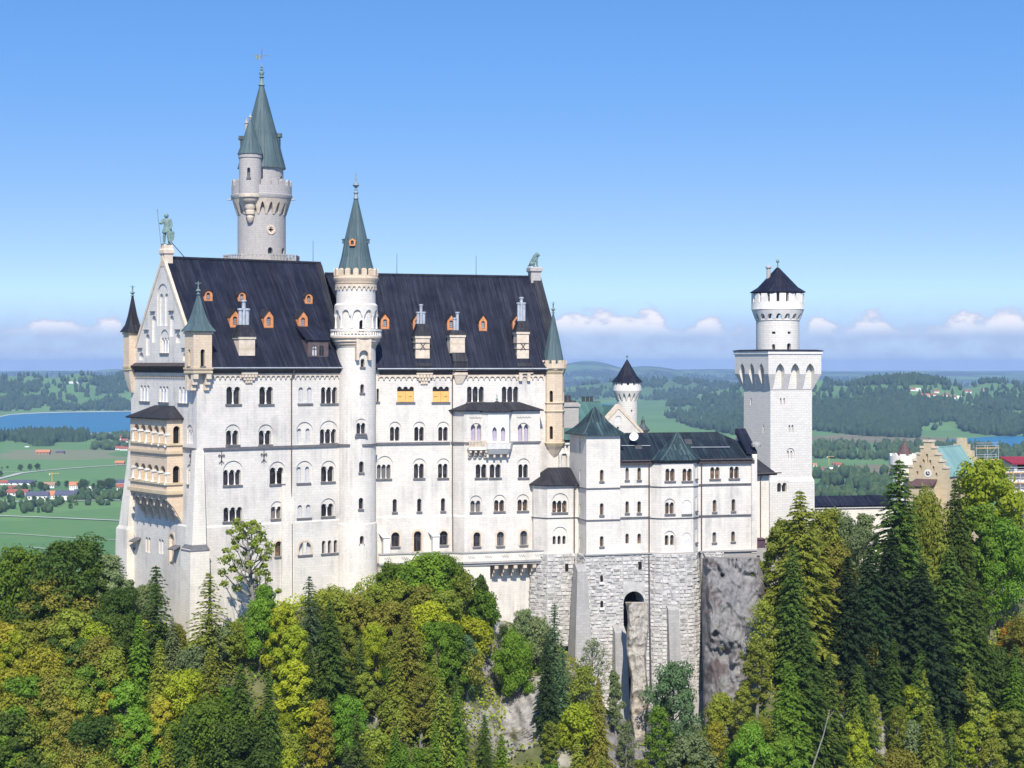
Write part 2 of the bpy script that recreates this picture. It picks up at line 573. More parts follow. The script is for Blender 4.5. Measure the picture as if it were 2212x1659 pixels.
class Wall:
    """a solid wall whose niches and window openings are really cut, and the windows that go into them"""
    def __init__(s, frame):
        s.fr = frame
        s.mb, s.shallow, s.deep, s.todo = MB(), MB(), MB(), []

    def win(s, k, xl, xr, yt, yb, n=1, arch=None, pane='glass', col=True, sill=True, depth=.6, fr=None, out=0.0, pointed=False, sep=False, surround=None, side=False, tymp=.16, frame=False, gap=.24, nm='window'):
        fr = fr or s.fr
        ym = (yt + yb) / 2
        x0, y0 = Q(k, xl, ym); x1, y1 = Q(k, xr, ym)
        xm = (x0 + x1) / 2
        u0, u1 = fr.uz(x0, y0, out)[0], fr.uz(x1, y0, out)[0]
        zt = fr.uz(xm, Q(k, 0, yt)[1], out)[1]; zb = fr.uz(xm, Q(k, 0, yb)[1], out)[1]
        w = u1 - u0
        g = 0 if n == 1 else gap * w / n
        lw = (w - (n - 1) * g) / n
        zt = max(zt, zb + lw * .7)
        back = out
        if arch:
            a0 = fr.uz(Q(k, arch[0], 0)[0], y0, out)[0]; a1 = fr.uz(Q(k, arch[1], 0)[0], y0, out)[0]
            az = fr.uz(xm, Q(k, 0, arch[2])[1], out)[1]
            az = max(az, zt + .1)
            s.shallow.prism(fr, arch_poly(a0, a1, zb, max(az, zb + (a1 - a0) * .6), n=16), out + .4, out - tymp)
            back = out - tymp
        polys = []
        if sep or n == 1:
            for i in range(n):
                a = u0 + i * (lw + g)
                polys.append(arch_poly(a, a + lw, zb, zt, pointed))
        else:
            polys.append(lights_poly(u0, u1, zb, zt, n, g))
        for p in polys:
            s.deep.prism(fr, p, out + .4, back - depth)
        s.todo.append(dict(fr=fr, out=out, back=back, depth=depth, polys=polys, u0=u0, u1=u1, zb=zb, zt=zt, n=n, g=g, lw=lw, pane=pane, col=col and n > 1 and not sep, sill=sill, surround=surround, frame=frame, nm=nm))
        return s.todo[-1]

    def rect(s, fr, u0, u1, z0, z1, out=0.0, depth=.4, pane='dark_void'):
        s.deep.prism(fr, [(u0, z0), (u1, z0), (u1, z1), (u0, z1)], out + .4, out - depth)
        s.todo.append(dict(fr=fr, out=out, back=out, depth=depth, polys=[[(u0, z0), (u1, z0), (u1, z1), (u0, z1)]], u0=u0, u1=u1, zb=z0, zt=z1, n=1, g=0, lw=u1 - u0, pane=pane, col=False, sill=False, surround=None, frame=False, nm='window'))

    def finish(s, root, mat, name='wall', smooth=False, trim='white_trim'):
        me = boolean(s.mb.mesh(), [s.shallow, s.deep])
        wall = build(name, me, mat, root, smooth)
        for w in s.todo:
            fr, out = w['fr'], w['out']
            zin = w['back'] - w['depth']
            mb = MB()
            for p in w['polys']:
                mb.prism(fr, p, zin + .03, zin + .07)
            o = build(w['nm'], mb, MAT[w['pane']], root)
            if w['sill']:
                e = .12 if w['n'] == 1 else .18
                sb = MB().box(fr, w['u0'] - e, w['u1'] + e, w['back'] - .04, out + .17, w['zb'] - .24, w['zb'] + .015)
                build('sill', sb, MAT['dark_trim'], o)
            if w['col']:
                r = w['g'] * .36
                for i in range(1, w['n']):
                    u = w['u0'] + i * (w['lw'] + w['g']) - w['g'] / 2
                    cx, cy, _ = fr.w(u, 0, w['back'] - .2)
                    zs = w['zt'] - w['lw'] / 2
                    zb = w['zb'] + .015
                    h = zs - zb
                    cb = MB().lathe(cx, cy, [(r * 1.7, zb), (r * 1.7, zb + .08 * h), (r, zb + .14 * h), (r * .92, zb + .78 * h), (r * 1.1, zb + .82 * h), (r * 1.8, zs - .06 * h), (r * 1.9, zs)], 8)
                    cb.box(fr, u - w['g'] * .62, u + w['g'] * .62, w['back'] - .48, w['back'] + .03, zs, zs + .07 * h)
                    build('column', cb, MAT[trim], o, True)
            if w['frame']:
                fb = MB()
                for i in range(w['n']):
                    a = w['u0'] + i * (w['lw'] + w['g'])
                    um = a + w['lw'] / 2
                    fb.box(fr, um - .05, um + .05, zin + .075, zin + .15, w['zb'] + .02, w['zt'] - .03)
                    zm = w['zb'] + .66 * (w['zt'] - w['zb'])
                    fb.box(fr, a + .01, a + w['lw'] - .01, zin + .078, zin + .147, zm - .05, zm + .05)
                build('window_frame', fb, MAT[w['frame'] if isinstance(w['frame'], str) else 'window_frame'], o)
            if w['surround']:
                e = .32
                outer = arch_poly(w['u0'] - e, w['u1'] + e, w['zb'] - .02, w['zt'] + e, n=14)
                inner = arch_poly(w['u0'] + .002, w['u1'] - .002, w['zb'] - .3, w['zt'] - .002, n=14)
                sm = boolean(MB().prism(fr, outer, out - .05, out + .06).mesh(), [MB().prism(fr, inner, out - .5, out + .5)])
                build('surround', sm, MAT[w['surround']], o)
        return wall


def course(fr, u0, u1, z, h=.28, proud=.16, out=0.0, mb=None):
    return (mb or MB()).box(fr, u0, u1, out - .05, out + proud, z - h / 2, z + h / 2)


def frieze(fr, u0, u1, zt, drop, n, thick=.2, out=0.0):
    """a round-arched corbel table: one band with a scalloped lower edge"""
    w = (u1 - u0) / n
    gap = w * .2
    poly = [(u0, zt), (u0, zt - drop)]
    for i in range(n):
        a = u0 + i * w + gap / 2
        r = (w - gap) / 2
        zs = zt - drop + .12
        poly += [(a, zt - drop), (a, zs)]
        poly += [(a + r - r * math.cos(t), zs + r * math.sin(t)) for t in [math.pi * k / 6 for k in range(1, 6)]]
        poly += [(a + 2 * r, zs), (a + 2 * r, zt - drop)]
    poly += [(u1, zt - drop), (u1, zt)]
    return MB().prism(fr, poly, out - .05, out + thick)


def scallop_ring(cx, cy, r0, r1, zt, drop, n, per=8, ri_bot=None, pointed=False):
    """a ring of small arches round a tower; r0 inner, r1 outer radius"""
    mb = MB()
    tot = n * per
    vs = []
    for i in range(tot):
        a = 2 * math.pi * i / tot
        t = (i % per) / per
        if t < .18 or t > .87:
            zb = zt - drop
        else:
            q = (t - .525) / .345
            zb = zt - drop * .22 - drop * .62 * abs(q) ** 1.7 if pointed else zt - drop * .42 - drop * .45 * (1 - math.sqrt(max(0, 1 - min(abs(q), 1) ** 2)))
        c, s = math.cos(a), math.sin(a)
        rb = ri_bot if ri_bot else r1
        f = (zt - zb) / drop
        ro = r1 + (rb - r1) * f
        vs += [(cx + ro * c, cy + ro * s, zb), (cx + r1 * c, cy + r1 * s, zt), (cx + r0 * c, cy + r0 * s, zt), (cx + r0 * c, cy + r0 * s, zb)]
    fs = []
    for i in range(tot):
        j = (i + 1) % tot
        for k in range(4):
            m = (k + 1) % 4
            fs.append((4 * i + k, 4 * j + k, 4 * j + m, 4 * i + m))
    return mb.add(vs, fs)


def merlons(cx, cy, r, n, frac, z0, z1, thick, peak=0.0, a0=0.0, mb=None, solid=None):
    mb = mb or MB()
    if solid:
        seg = 48
        mb.add([(cx + rr * math.cos(2 * math.pi * i / seg), cy + rr * math.sin(2 * math.pi * i / seg), z) for rr, z in ((r, solid), (r, z0 + .02), (r - thick, z0 + .02), (r - thick, solid)) for i in range(seg)],
               [(k * seg + i, k * seg + (i + 1) % seg, ((k + 1) % 4) * seg + (i + 1) % seg, ((k + 1) % 4) * seg + i) for k in range(4) for i in range(seg)])
    for i in range(n):
        a = a0 + 2 * math.pi * i / n
        h = math.pi / n * frac
        sub = 3
        for q in range(1):
            fr = Frame(0, cy + (r * math.cos(h)) * math.sin(a), math.degrees(a) + 90, X=cx + (r * math.cos(h)) * math.cos(a))
            w = r * math.sin(h)
            if peak:
                poly = [(-w, z0), (w, z0), (w, z1 - peak), (w * .45, z1), (-w * .45, z1), (-w, z1 - peak)]
            else:
                poly = [(-w, z0), (w, z0), (w, z1), (-w, z1)]
            mb.prism(fr, poly, 0.012, -thick + .01)
    return mb


def roof_spot(x, y, p0, n):
    return ray_plane(x, y, p0, n)


def spire(cx, cy, prof, seg, a0=0.0):
    return MB().lathe(cx, cy, prof, seg, a0)


def circle_hit(x, cx, cy, r):
    """first hit of the photo column x with an upright cylinder, as a frame tangent to it there"""
    k = (x - HX) / F
    A = k * k + 1; B = -2 * (k * cx + cy); C = cx * cx + cy * cy - r * r
    Y = (-B - math.sqrt(max(B * B - 4 * A * C, 0))) / (2 * A)
    X = k * Y
    a = math.atan2(Y - cy, X - cx)
    return Frame(0, Y, math.degrees(a) + 90, X=X)


def finial(cx, cy, z0, h, r, mb=None, cross=True):
    mb = mb or MB()
    mb.lathe(cx, cy, [(r * .5, z0), (r * .9, z0 + .03 * h), (r * .45, z0 + .08 * h), (r * .4, z0 + .2 * h), (r, z0 + .28 * h), (r * .9, z0 + .35 * h), (r * .3, z0 + .42 * h), (r * .25, z0 + .7 * h), (r * .45, z0 + .76 * h), (r * .2, z0 + .8 * h), (r * .12, z0 + h)], 10)
    if cross:
        f = Frame(0, cy, 0, X=cx)
        mb.box(f, -r * 1.1, r * 1.1, -r * .16, r * .16, z0 + .84 * h, z0 + .88 * h)
    return mb


def chimney(root, fr, u0, u1, out0, out1, zb, zt, cap_top, pots, band=True, capw=.3, zigzag=True):
    """stone chimney through the eaves: shaft, sheet cap and a bundle of light metal pots"""
    o = build('chimney', MB().box(fr, u0, u1, out1, out0, zb, zt).box(fr, u0 - .12, u1 + .12, out1 - .1, out0 + .12, zt - .35, zt + .02), MAT['sand_trim'], root)
    if zigzag:
        n = 9
        zz = zb + (zt - zb) * .5
        w = (u1 - u0) / n
        zb_ = MB()
        for i in range(n):
            zb_.add([fr.w(u0 + i * w, zz, out0 + .03), fr.w(u0 + (i + .5) * w, zz + .25, out0 + .03), fr.w(u0 + (i + 1) * w, zz, out0 + .03), fr.w(u0 + (i + 1) * w, zz - .12, out0 + .03), fr.w(u0 + (i + .5) * w, zz + .13, out0 + .03), fr.w(u0 + i * w, zz - .12, out0 + .03)],
                    [(0, 1, 4, 5), (1, 2, 3, 4)])
        build('frieze_band', zb_, MAT['ochre_stone'], o)
    um, om = (u0 + u1) / 2, (out0 + out1) / 2
    cb = MB()
    rings = []
    for f, z in ((1.16, zt + .02), (.96, zt + (cap_top - zt) * .35), (.72, zt + (cap_top - zt) * .8), (.6, cap_top)):
        hw, ho = (u1 - u0) / 2 * f + .05, (out0 - out1) / 2 * f + .05
        rings.append([fr.w(um - hw, z, om - ho), fr.w(um + hw, z, om - ho), fr.w(um + hw, z, om + ho), fr.w(um - hw, z, om + ho)])
    build('chimney_cap', cb.loft(rings), MAT['roof_slate'], o)
    for du, zt2, hw in pots:
        x, y, _ = fr.w(um + du, 0, om)
        pb = MB().lathe(x, y, [(hw * .75, cap_top - .25), (hw * .75, zt2 - .75 * hw), (hw * 1.1, zt2 - .7 * hw), (hw * 1.1, zt2)], 10)
        build('chimney_pot', pb, MAT['light_metal'], o, True)
    return o


def corbel_v(fr, u0, u1, out, zt, zb):
    """the V shaped corbel that carries a chimney under the eaves"""
    um = (u0 + u1) / 2
    mb = MB().box(fr, u0, u1, -.05, out, zt - .75, zt)
    h = zt - .75 - zb
    rows = 3
    for r in range(rows):
        zr = zt - .75 - r * h * .3
        ww = (u1 - u0) / 2 * (1 - r * .27)
        n = 5 - r
        for i in range(n):
            a = um - ww + 2 * ww * i / n
            mb.box(fr, a + .05, a + 2 * ww / n - .05, -.05, out - .05 - r * out * .22, zr - h * .3, zr - .002)
    mb.loft([[fr.w(um - .5, zb + h * .35, -.04), fr.w(um + .5, zb + h * .35, -.04), fr.w(um + .5, zb + h * .35, .2), fr.w(um - .5, zb + h * .35, .2)],
             [fr.w(um - .06, zb - h * .1, -.04), fr.w(um + .06, zb - h * .1, -.04), fr.w(um + .06, zb - h * .1, .03), fr.w(um - .06, zb - h * .1, .03)]])
    return mb


def dormer(root, fr, p0, rn, k, xl, xr, yt, yb, rounded=False):
    """small roof dormer: terracotta front with a latticed opening under its own little roof"""
    xm, ym = Q(k, (xl + xr) / 2, yb)
    foot = ray_plane(xm, ym, p0, rn)
    Y = foot.y
    w = (xr - xl) * ZM[k][2] * Y / F / fr.c * .96
    h = (yb - yt) * ZM[k][2] * Y / F
    f = Frame(0, foot.y, fr.deg, X=foot.x)
    z0 = foot.z
    b = 3.0
    hw = w / 2
    zs = z0 + h * (.66 if not rounded else .72)
    if rounded:
        poly = [(-hw, z0), (hw, z0)] + arc(0, z0 + h - hw, hw, 10)
    else:
        poly = [(-hw, z0), (hw, z0), (hw, zs), (0, z0 + h), (-hw, zs)]
    ow = hw * .46
    hole = arch_poly(-ow, ow, z0 + h * .13, z0 + h * (.62 if not rounded else .8))
    me = boolean(MB().prism(f, poly, 0.0, -b).mesh(), [MB().prism(f, hole, .3, -.35)])
    o = build('dormer', me, MAT['terracotta'], root)
    build('window', MB().prism(f, hole, -.33, -.29), MAT['glass'], o)
    lat = MB()
    for t in (-.5, 0, .5):
        zc = z0 + h * .4
        lat.box(f, ow * t - .03, ow * t + .03, -.27, -.22, z0 + h * .14, z0 + h * .6)
    for t in (.22, .34, .46):
        lat.box(f, -ow, ow, -.265, -.225, z0 + h * t - .03, z0 + h * t + .03)
    build('lattice', lat, MAT['light_metal'], o)
    e = .13
    if rounded:
        top = [(-hw - e, z0 + h - hw)] + [(p[0], p[1]) for p in arc(0, z0 + h - hw, hw + e, 10)][::-1]
        ins = [(p[0], p[1]) for p in arc(0, z0 + h - hw, hw + .01, 10)]
        rb = MB().prism(f, top[1:] + ins, .12, -b)
    else:
        rb = MB().prism(f, [(-hw - e, zs - e * 1.2), (-hw - .01, zs - .015), (0, z0 + h + .012), (hw + .01, zs - .015), (hw + e, zs - e * 1.2), (0, z0 + h + .2)], .16, -b)
    build('dormer_roof', rb, MAT['roof_slate'], o)
    build('sill', MB().box(f, -hw - .05, hw + .05, .0, .15, z0 - .12, z0 - .002), MAT['pipe_metal'], o)
    return o


def skin_mesh(verts, edges, radii, subdiv=1):
    me = bpy.data.meshes.new('skin')
    me.from_pydata([tuple(v) for v in verts], edges, [])
    ob = bpy.data.objects.new('skin', me)
    COL.objects.link(ob)
    ob.modifiers.new('skin', 'SKIN')
    if not me.skin_vertices:
        bpy.context.view_layer.objects.active = ob
        bm = bmesh.new(); bm.from_mesh(me); bm.verts.layers.skin.verify(); bm.to_mesh(me); bm.free()
    for i, r in enumerate(radii):
        rr = r if hasattr(r, '__len__') else (r, r)
        me.skin_vertices[0].data[i].radius = rr
        me.skin_vertices[0].data[i].use_root = (i == 0)
    s = ob.modifiers.new('sub', 'SUBSURF'); s.levels = subdiv; s.render_levels = subdiv
    dg = bpy.context.evaluated_depsgraph_get()
    out = bpy.data.meshes.new_from_object(ob.evaluated_get(dg))
    bpy.data.objects.remove(ob)
    return out

# ------------------------------------------------------------------ the palace: west wing and east wing
FW = Frame(425, 262, 35.6)
_a = FW.w(0, 0, -22.4)
FG = Frame(0, _a[1], -54.4, X=_a[0])
FE = Frame(812, 279, 18.5)
ZP = CZ - 23.3                     # top of the plinth
ZB = CZ - 50.0
DEP_W, DEP_E = 22.4, 21.0


def rect_plan(fr, u0, u1, o0, o1, z):
    return [fr.w(u0, z, o0), fr.w(u1, z, o0), fr.w(u1, z, o1), fr.w(u0, z, o1)]


# ---- west wing
WEST = thing('palace_wing', 'white limestone palace wing with tall stone gable and two-storey sandstone loggia', 'palace', FW.w(11, ZB + 12, -11))
zeW, zrW = CZ + .05, CZ + 15.0
W = Wall(FW)
W.mb.loft([rect_plan(FW, -.16, 25, .16, -DEP_W - .16, ZB), rect_plan(FW, -.16, 25, .16, -DEP_W - .16, ZP), rect_plan(FW, 0, 25, 0, -DEP_W, ZP + .2), rect_plan(FW, 0, 25, 0, -DEP_W, zeW)])
# first row under the eaves
W.win(2, 1022, 1140, 415, 562, 2)
W.win(2, 1300, 1415, 415, 562, 2)
W.win(2, 1630, 1740, 420, 556, 2, sep=True, gap=.6, pane='pale_panel', depth=.35)
W.win(2, 1820, 1955, 418, 556, 3)
# second row, under blind arches
W.win(2, 1024, 1128, 783, 905, 2, arch=(1012, 1140, 732))
W.win(2, 1300, 1402, 783, 903, 2, arch=(1290, 1418, 732))
W.win(2, 1622, 1728, 768, 900, 2, arch=(1610, 1752, 712), sep=True, gap=.7, pane='pale_panel', depth=.35, sill=False)
W.win(2, 1815, 1952, 772, 892, 3, arch=(1808, 1962, 700))
# third row
W.win(2, 1000, 1148, 1115, 1245, 3, arch=(993, 1165, 1038))
W.win(2, 1392, 1508, 1095, 1236, 2, arch=(1382, 1520, 1045))
W.win(2, 1620, 1724, 1090, 1226, 2, arch=(1610, 1750, 1040), sep=True, gap=.7, pane='pale_panel', depth=.35)
W.win(2, 1824, 1932, 1085, 1216, 2, arch=(1820, 1946, 1038))
# fourth row
W.win(2, 998, 1155, 1430, 1550, 3)
W.win(2, 1402, 1492, 1425, 1528, 2, arch=(1394, 1506, 1380), pane='warm_glass')
W.win(2, 1622, 1730, 1410, 1520, 2, sep=True, gap=.6, pane='pale_panel', depth=.35)
W.win(2, 1826, 1928, 1400, 1508, 2, arch=(1820, 1942, 1355))
# ground floor
W.win(8, 1742, 1788, 222, 318, 1, out=.16, surround='sand_trim', pane='warm_glass')
W.win(8, 1893, 1972, 224, 308, 2, out=.16, sep=True, gap=.5, pane='pale_panel', surround='sand_trim')
W.win(8, 2040, 2138, 216, 298, 3, out=.16, sep=True, gap=.45, surround=None)
# west face, top row of white triple windows
for a, b, t, q in ((298, 374, 402, 538), (458, 534, 410, 546), (622, 702, 416, 556)):
    W.win(2, a, b, t, q, 3, fr=FG, pane='blind_panel', depth=.28)
# slit and niches right of the loggia
W.win(17, 868, 892, 1452, 1600, 1, fr=FG, pane='blind_panel', depth=.3)
W.win(17, 858, 908, 462, 632, 2, fr=FG, arch=(846, 916, 392), pane='blind_panel', depth=.25, sill=False)
W.win(17, 858, 908, 960, 1150, 2, fr=FG, arch=(842, 914, 892), pane='blind_panel', depth=.25)
W.win(13, 318, 352, 330, 490, 1, fr=FG, out=.16, pane='pale_panel', depth=.4, surround='sandstone')
W.win(13, 478, 536, 365, 545, 2, fr=FG, out=.16, pane='sand_trim', depth=.3, sep=True, sill=False)
W.win(13, 634, 690, 390, 560, 2, fr=FG, out=.16, pane='blind_panel', depth=.3, sep=True, sill=False)
W.win(13, 758, 815, 325, 690, 1, fr=FG, out=.16, pane='sandstone', depth=.45, sill=False, surround='sandstone')
W.finish(WEST, MAT['limestone'])

# gable over the west face
G = Wall(FG)
G.mb.prism(FG, [(0.02, zeW + .01), (22.38, zeW + .01), (11.2, zrW)], 0.0, -1.2)
for a, b, t, q in ((395, 431, 955, 1180), (545, 580, 950, 1130), (343, 377, 1108, 1290), (598, 634, 1105, 1185), (288, 325, 1262, 1330), (655, 690, 1265, 1335)):
    G.win(1, a, b, t, q, 1, pane='blind_panel', depth=.4, sill=False)
G.win(1, 452, 526, 768, 1040, 2, sep=True, gap=.35, pane='blind_panel', depth=.3, sill=False, arch=(440, 530, 684))
G.win(1, 470, 534, 1140, 1270, 3, pane='blind_panel', depth=.3, arch=(466, 536, 1070))
G.finish(WEST, MAT['limestone'], 'gable')
gb = MB()
for a, y in ((405, 922), (562, 917), (352, 1077), (615, 1075), (298, 1230), (670, 1231)):
    u, z = FG.uz(*Q(1, a, y))
    build('gable_ledge', course(FG, u - .75, u + .75, z, .18, .22), MAT['dark_trim'], WEST)
# stone verges of the gable
vb = MB()
zvt, zvb = CZ + 15.75, CZ - .3
for sgn in (-1, 1):
    ue = 11.2 + sgn * 11.75
    vb.hexa([FG.w(ue, zvb - .5, .12), FG.w(11.2, zvt - .75, .12), FG.w(11.2, zvt - .75, -.32), FG.w(ue, zvb - .5, -.32),
             FG.w(ue, zvb + .28, .12), FG.w(11.2, zvt + .1, .12), FG.w(11.2, zvt + .1, -.32), FG.w(ue, zvb + .28, -.32)])
build('verge', vb, MAT['sand_trim'], WEST)
pw = MB()
pw.prism(FG, [(-.5, CZ - 1.35), (21.0, CZ - 1.35), (21.0, CZ - 1.0), (-.5, CZ - 1.0)], -.02, .25)
pw.loft([[FG.w(-.7, CZ - 1.0, -.03), FG.w(21.0, CZ - 1.0, -.03), FG.w(21.0, CZ - 1.0, .3), FG.w(-.7, CZ - 1.0, .3)],
         [FG.w(-.9, CZ - .4, -.03), FG.w(21.0, CZ - .4, -.03), FG.w(21.0, CZ - .4, 1.0), FG.w(-.9, CZ - .4, 1.0)],
         [FG.w(-.7, CZ + .1, -.03), FG.w(21.0, CZ + .1, -.03), FG.w(21.0, CZ + .1, .08), FG.w(-.7, CZ + .1, .08)]])
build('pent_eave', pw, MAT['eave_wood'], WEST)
build('frieze_band', frieze(FG, .1, 21.0, CZ - 1.36, .8, 34, .2), MAT['sand_trim'], WEST)
build('frieze_band', frieze(FW, 1.9, 23.9, CZ - 1.45, .78, 27, .22), MAT['sand_trim'], WEST)

# roof, eaves, gutter
zE, zR = CZ - .55, CZ + 15.55
rw = MB()
rw.slab([FW.w(.33, zE, .85), FW.w(24.2, zE, .85), FW.w(26.4, zR, -11.2), FW.w(.33, zR, -11.2)], .3)
rw.slab([FW.w(.5, zE, -DEP_W - .85), FW.w(27.5, zE, -DEP_W - .85), FW.w(26.4, zR - .002, -11.2), FW.w(.5, zR - .002, -11.2)], .3)
ROOFW = build('roof', rw, MAT['roof_dark'], WEST)
eb = MB().loft([[FW.w(1.2, CZ - 1.45, -.03), FW.w(23.4, CZ - 1.45, -.03), FW.w(23.4, CZ - 1.45, .28), FW.w(1.2, CZ - 1.45, .28)],
                [FW.w(1.2, CZ - .93, -.03), FW.w(24.1, CZ - .93, -.03), FW.w(24.1, CZ - .93, .78), FW.w(1.2, CZ - .93, .78)]])
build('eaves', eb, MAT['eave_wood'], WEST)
build('gutter', MB().tube([FW.w(1.2, zE - .1, .93), FW.w(24.2, zE - .1, .93)], .1, 8), MAT['light_metal'], WEST)
build('ridge_cap', MB().tube([FW.w(.6, zR + .02, -11.2), FW.w(26.4, zR + .02, -11.2)], .16, 6), MAT['roof_slate'], WEST)
# flashing on the end of the west roof towards the stair tower
build('roof_flashing', MB().slab([FW.w(23.4, zE + .06, .8), FW.w(24.3, zE + .06, .86), FW.w(26.5, zR + .1, -11.2), FW.w(25.6, zR + .1, -11.2)], .1), MAT['roof_slate'], WEST)
gab = MB().add([FW.w(24.1, zE - .3, .6), FW.w(26.3, zR - .3, -11.2), FW.w(27.3, zE - .3, -DEP_W), FW.w(24.5, zE - .3, .6), FW.w(26.7, zR - .3, -11.2), FW.w(27.7, zE - .3, -DEP_W)],
               [(0, 1, 2), (5, 4, 3), (0, 3, 4, 1), (1, 4, 5, 2), (2, 5, 3, 0)])
build('roof_end', gab, MAT['roof_slate'], WEST)
pW = Vector(FW.w(0, zE, .85))
nW = (Vector(FW.w(1, zE, .85)) - pW).cross(Vector(FW.w(0, zR, -11.2)) - pW).normalized()

for d in ((1058, 1133, 905, 1052, False), (1342, 1416, 908, 1055, False), (1632, 1705, 915, 1060, False), (838, 903, 742, 828, True), (1122, 1184, 755, 832, True), (1686, 1747, 768, 852, True)):
    dormer(WEST, FW, pW, nW, 1, *d)
# wide shed dormer beside the stair tower
pt = ray_plane(*Q(1, 1795, 1300), pW, nW)
f = Frame(0, pt.y, 35.6, X=pt.x)
sd = Wall(f)
sd.mb.prism(f, [(-1.75, pt.z - .4), (1.75, pt.z - .4), (1.75, pt.z + 2.5), (-1.75, pt.z + 2.5)], 0, -2.4)
sd.win(1, 1745, 1785, 1205, 1292, 1, pane='pale_panel', depth=.2, sill=False, frame='iron')
sd.win(1, 1805, 1843, 1205, 1292, 1, pane='glass', depth=.2, sill=False, frame='iron')
sd.finish(WEST, MAT['pipe_metal'], 'shed_dormer')
build('dormer_roof', MB().slab([f.w(-2.0, pt.z + 2.45, .25), f.w(2.0, pt.z + 2.45, .25), f.w(2.0, pt.z + 4.6, -3.3), f.w(-2.0, pt.z + 4.6, -3.3)], .2), MAT['roof_dark'], WEST)

# string course between the second and third storey, and the corner piers
u1, zc = FW.uz(*Q(2, 1560, 917))
build('string_course', MB().box(FW, 1.0, 22.9, -.05, .24, zc - .24, zc + .12), MAT['dark_trim'], WEST)
build('string_course', MB().box(FG, 18.2, 22.2, -.05, .24, zc - .24, zc + .12), MAT['dark_trim'], WEST)
cp = MB()
cp.loft([rect_plan(FW, -2.2, 1.5, 2.0, -1.8, ZB), rect_plan(FW, -1.75, 1.15, 1.6, -1.5, CZ - 26.2), rect_plan(FW, -1.3, .9, 1.2, -1.2, CZ - 25.6), rect_plan(FW, -.5, .8, .6, -.6, zc - .25), rect_plan(FW, -.22, .72, .25, -.3, zc - .2)])
build('corner_pier', cp, MAT['limestone_base'], WEST)
build('sill', MB().loft([rect_plan(FW, -1.85, 1.25, 1.72, -1.6, CZ - 26.35), rect_plan(FW, -1.3, .92, 1.25, -1.2, CZ - 25.55)]), MAT['dark_trim'], WEST)
np_ = MB()
np_.loft([rect_plan(FG, -3.6, 1.6, 1.6, -2.0, ZB), rect_plan(FG, -2.6, 1.4, 1.3, -1.6, CZ - 25.0), rect_plan(FG, -2.0, 1.3, 1.1, -1.6, CZ - 24.5), rect_plan(FG, -.3, 1.0, .15, -.6, CZ - 12)])
build('corner_pier', np_, MAT['limestone_base'], WEST)
# pilaster strips on the facade
build('pilaster', MB().loft([rect_plan(FW, 13.3, 15.6, .55, -.1, ZB), rect_plan(FW, 13.4, 15.4, .4, -.1, CZ - 21.5), rect_plan(FW, 13.6, 15.2, .06, -.1, CZ - 16)]), MAT['limestone_base'], WEST)
# wrought iron wall anchors
def wall_anchor(fr, x, y, out):
    u, z = fr.uz(x, y)
    mb = MB()
    mb.tube([fr.w(u, z + .95, out), fr.w(u, z - 1.0, out)], .05, 5)
    for sg in (-1, 1):
        mb.tube([fr.w(u + sg * a, z + b, out) for a, b in ((.04, -.05), (.14, .32), (.36, .46), (.5, .28), (.4, .1), (.26, .2))], .045, 5)
        mb.tube([fr.w(u + sg * a, z + b, out) for a, b in ((.03, -.3), (.16, -.62), (.42, -.8))], .04, 5)
    build('wall_anchor', mb, MAT['iron'], WEST)
wall_anchor(FW, *Q(2, 978, 1012), .12)
wall_anchor(FW, *Q(2, 1335, 1002), .12)
wall_anchor(FG, *Q(2, 728, 1010), .12)
# rain pipe
def rain_pipe(root, fr, x, y0, y1, out=.2, r=.09):
    u, z0 = fr.uz(x, y0)
    _, z1 = fr.uz(x, y1)
    pts = [fr.w(u + .25, z0 + .3, out + .55), fr.w(u + .1, z0 - .3, out + .3), fr.w(u, z0 - 1.0, out), fr.w(u, ZP + .3, out), fr.w(u, ZP - .2, out + .16), fr.w(u, z1, out + .2)]
    return build('rain_pipe', MB().tube(pts, r, 6), MAT['pipe_metal'], root, True)
rain_pipe(WEST, FW, 628, 803, 1290)
# slanting porch hoods on the west plinth
for xx, yy in ((405, 385), (868, 478)):
    u, z = FG.uz(*Q(13, xx, yy))
    build('window_hood', MB().slab([FG.w(u - 1.0, z + .3, .1), FG.w(u + 1.0, z + .3, .1), FG.w(u + 1.0, z - .3, 1.3), FG.w(u - 1.0, z - .3, 1.3)], .12), MAT['dark_trim'], WEST)

# ---- sandstone loggia (two storeys of arches) on the west face
bu0, bu1, bo = 5.1, 17.7, 2.4
B = Wall(FG)
zt_b = CZ - 8.0
def bz(zy, o=bo):
    return FG.uz(*Q(17, 360, zy), o)[1]
zs_b = CZ + (HY - 1066) * 272 / F
B.mb.loft([rect_plan(FG, bu0, bu1, bo, -.05, zs_b), rect_plan(FG, bu0, bu1, bo, -.05, zt_b)])
FS = Frame(0, FG.w(bu1, 0, 0)[1], 35.6, X=FG.w(bu1, 0, 0)[0])   # south cheek of the loggia
wl_ = []
for i in range(5):
    a = 178 + i * 82.5; t = 380 + i * 7
    wl_.append(B.win(17, a, a + 64, t, t + 232 + i * 1.2, 1, fr=FG, out=bo, pane='dark_void', depth=.95, sill=False))  # dark sheets in place of glazing: the shade inside the open arcade as colour
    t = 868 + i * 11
    wl_.append(B.win(17, a, a + 64, t, t + 215 + i * 1.5, 1, fr=FG, out=bo, pane='dark_void', depth=.95, sill=False))  # same dark sheets for the shade in the lower arches
B.win(17, 672, 758, 408, 632, 1, fr=FS, pane='dark_void', depth=.6, sill=False)  # cheek arches: dark sheets stand for the shade within
B.win(17, 668, 756, 912, 1130, 1, fr=FS, pane='dark_void', depth=.6, sill=False)
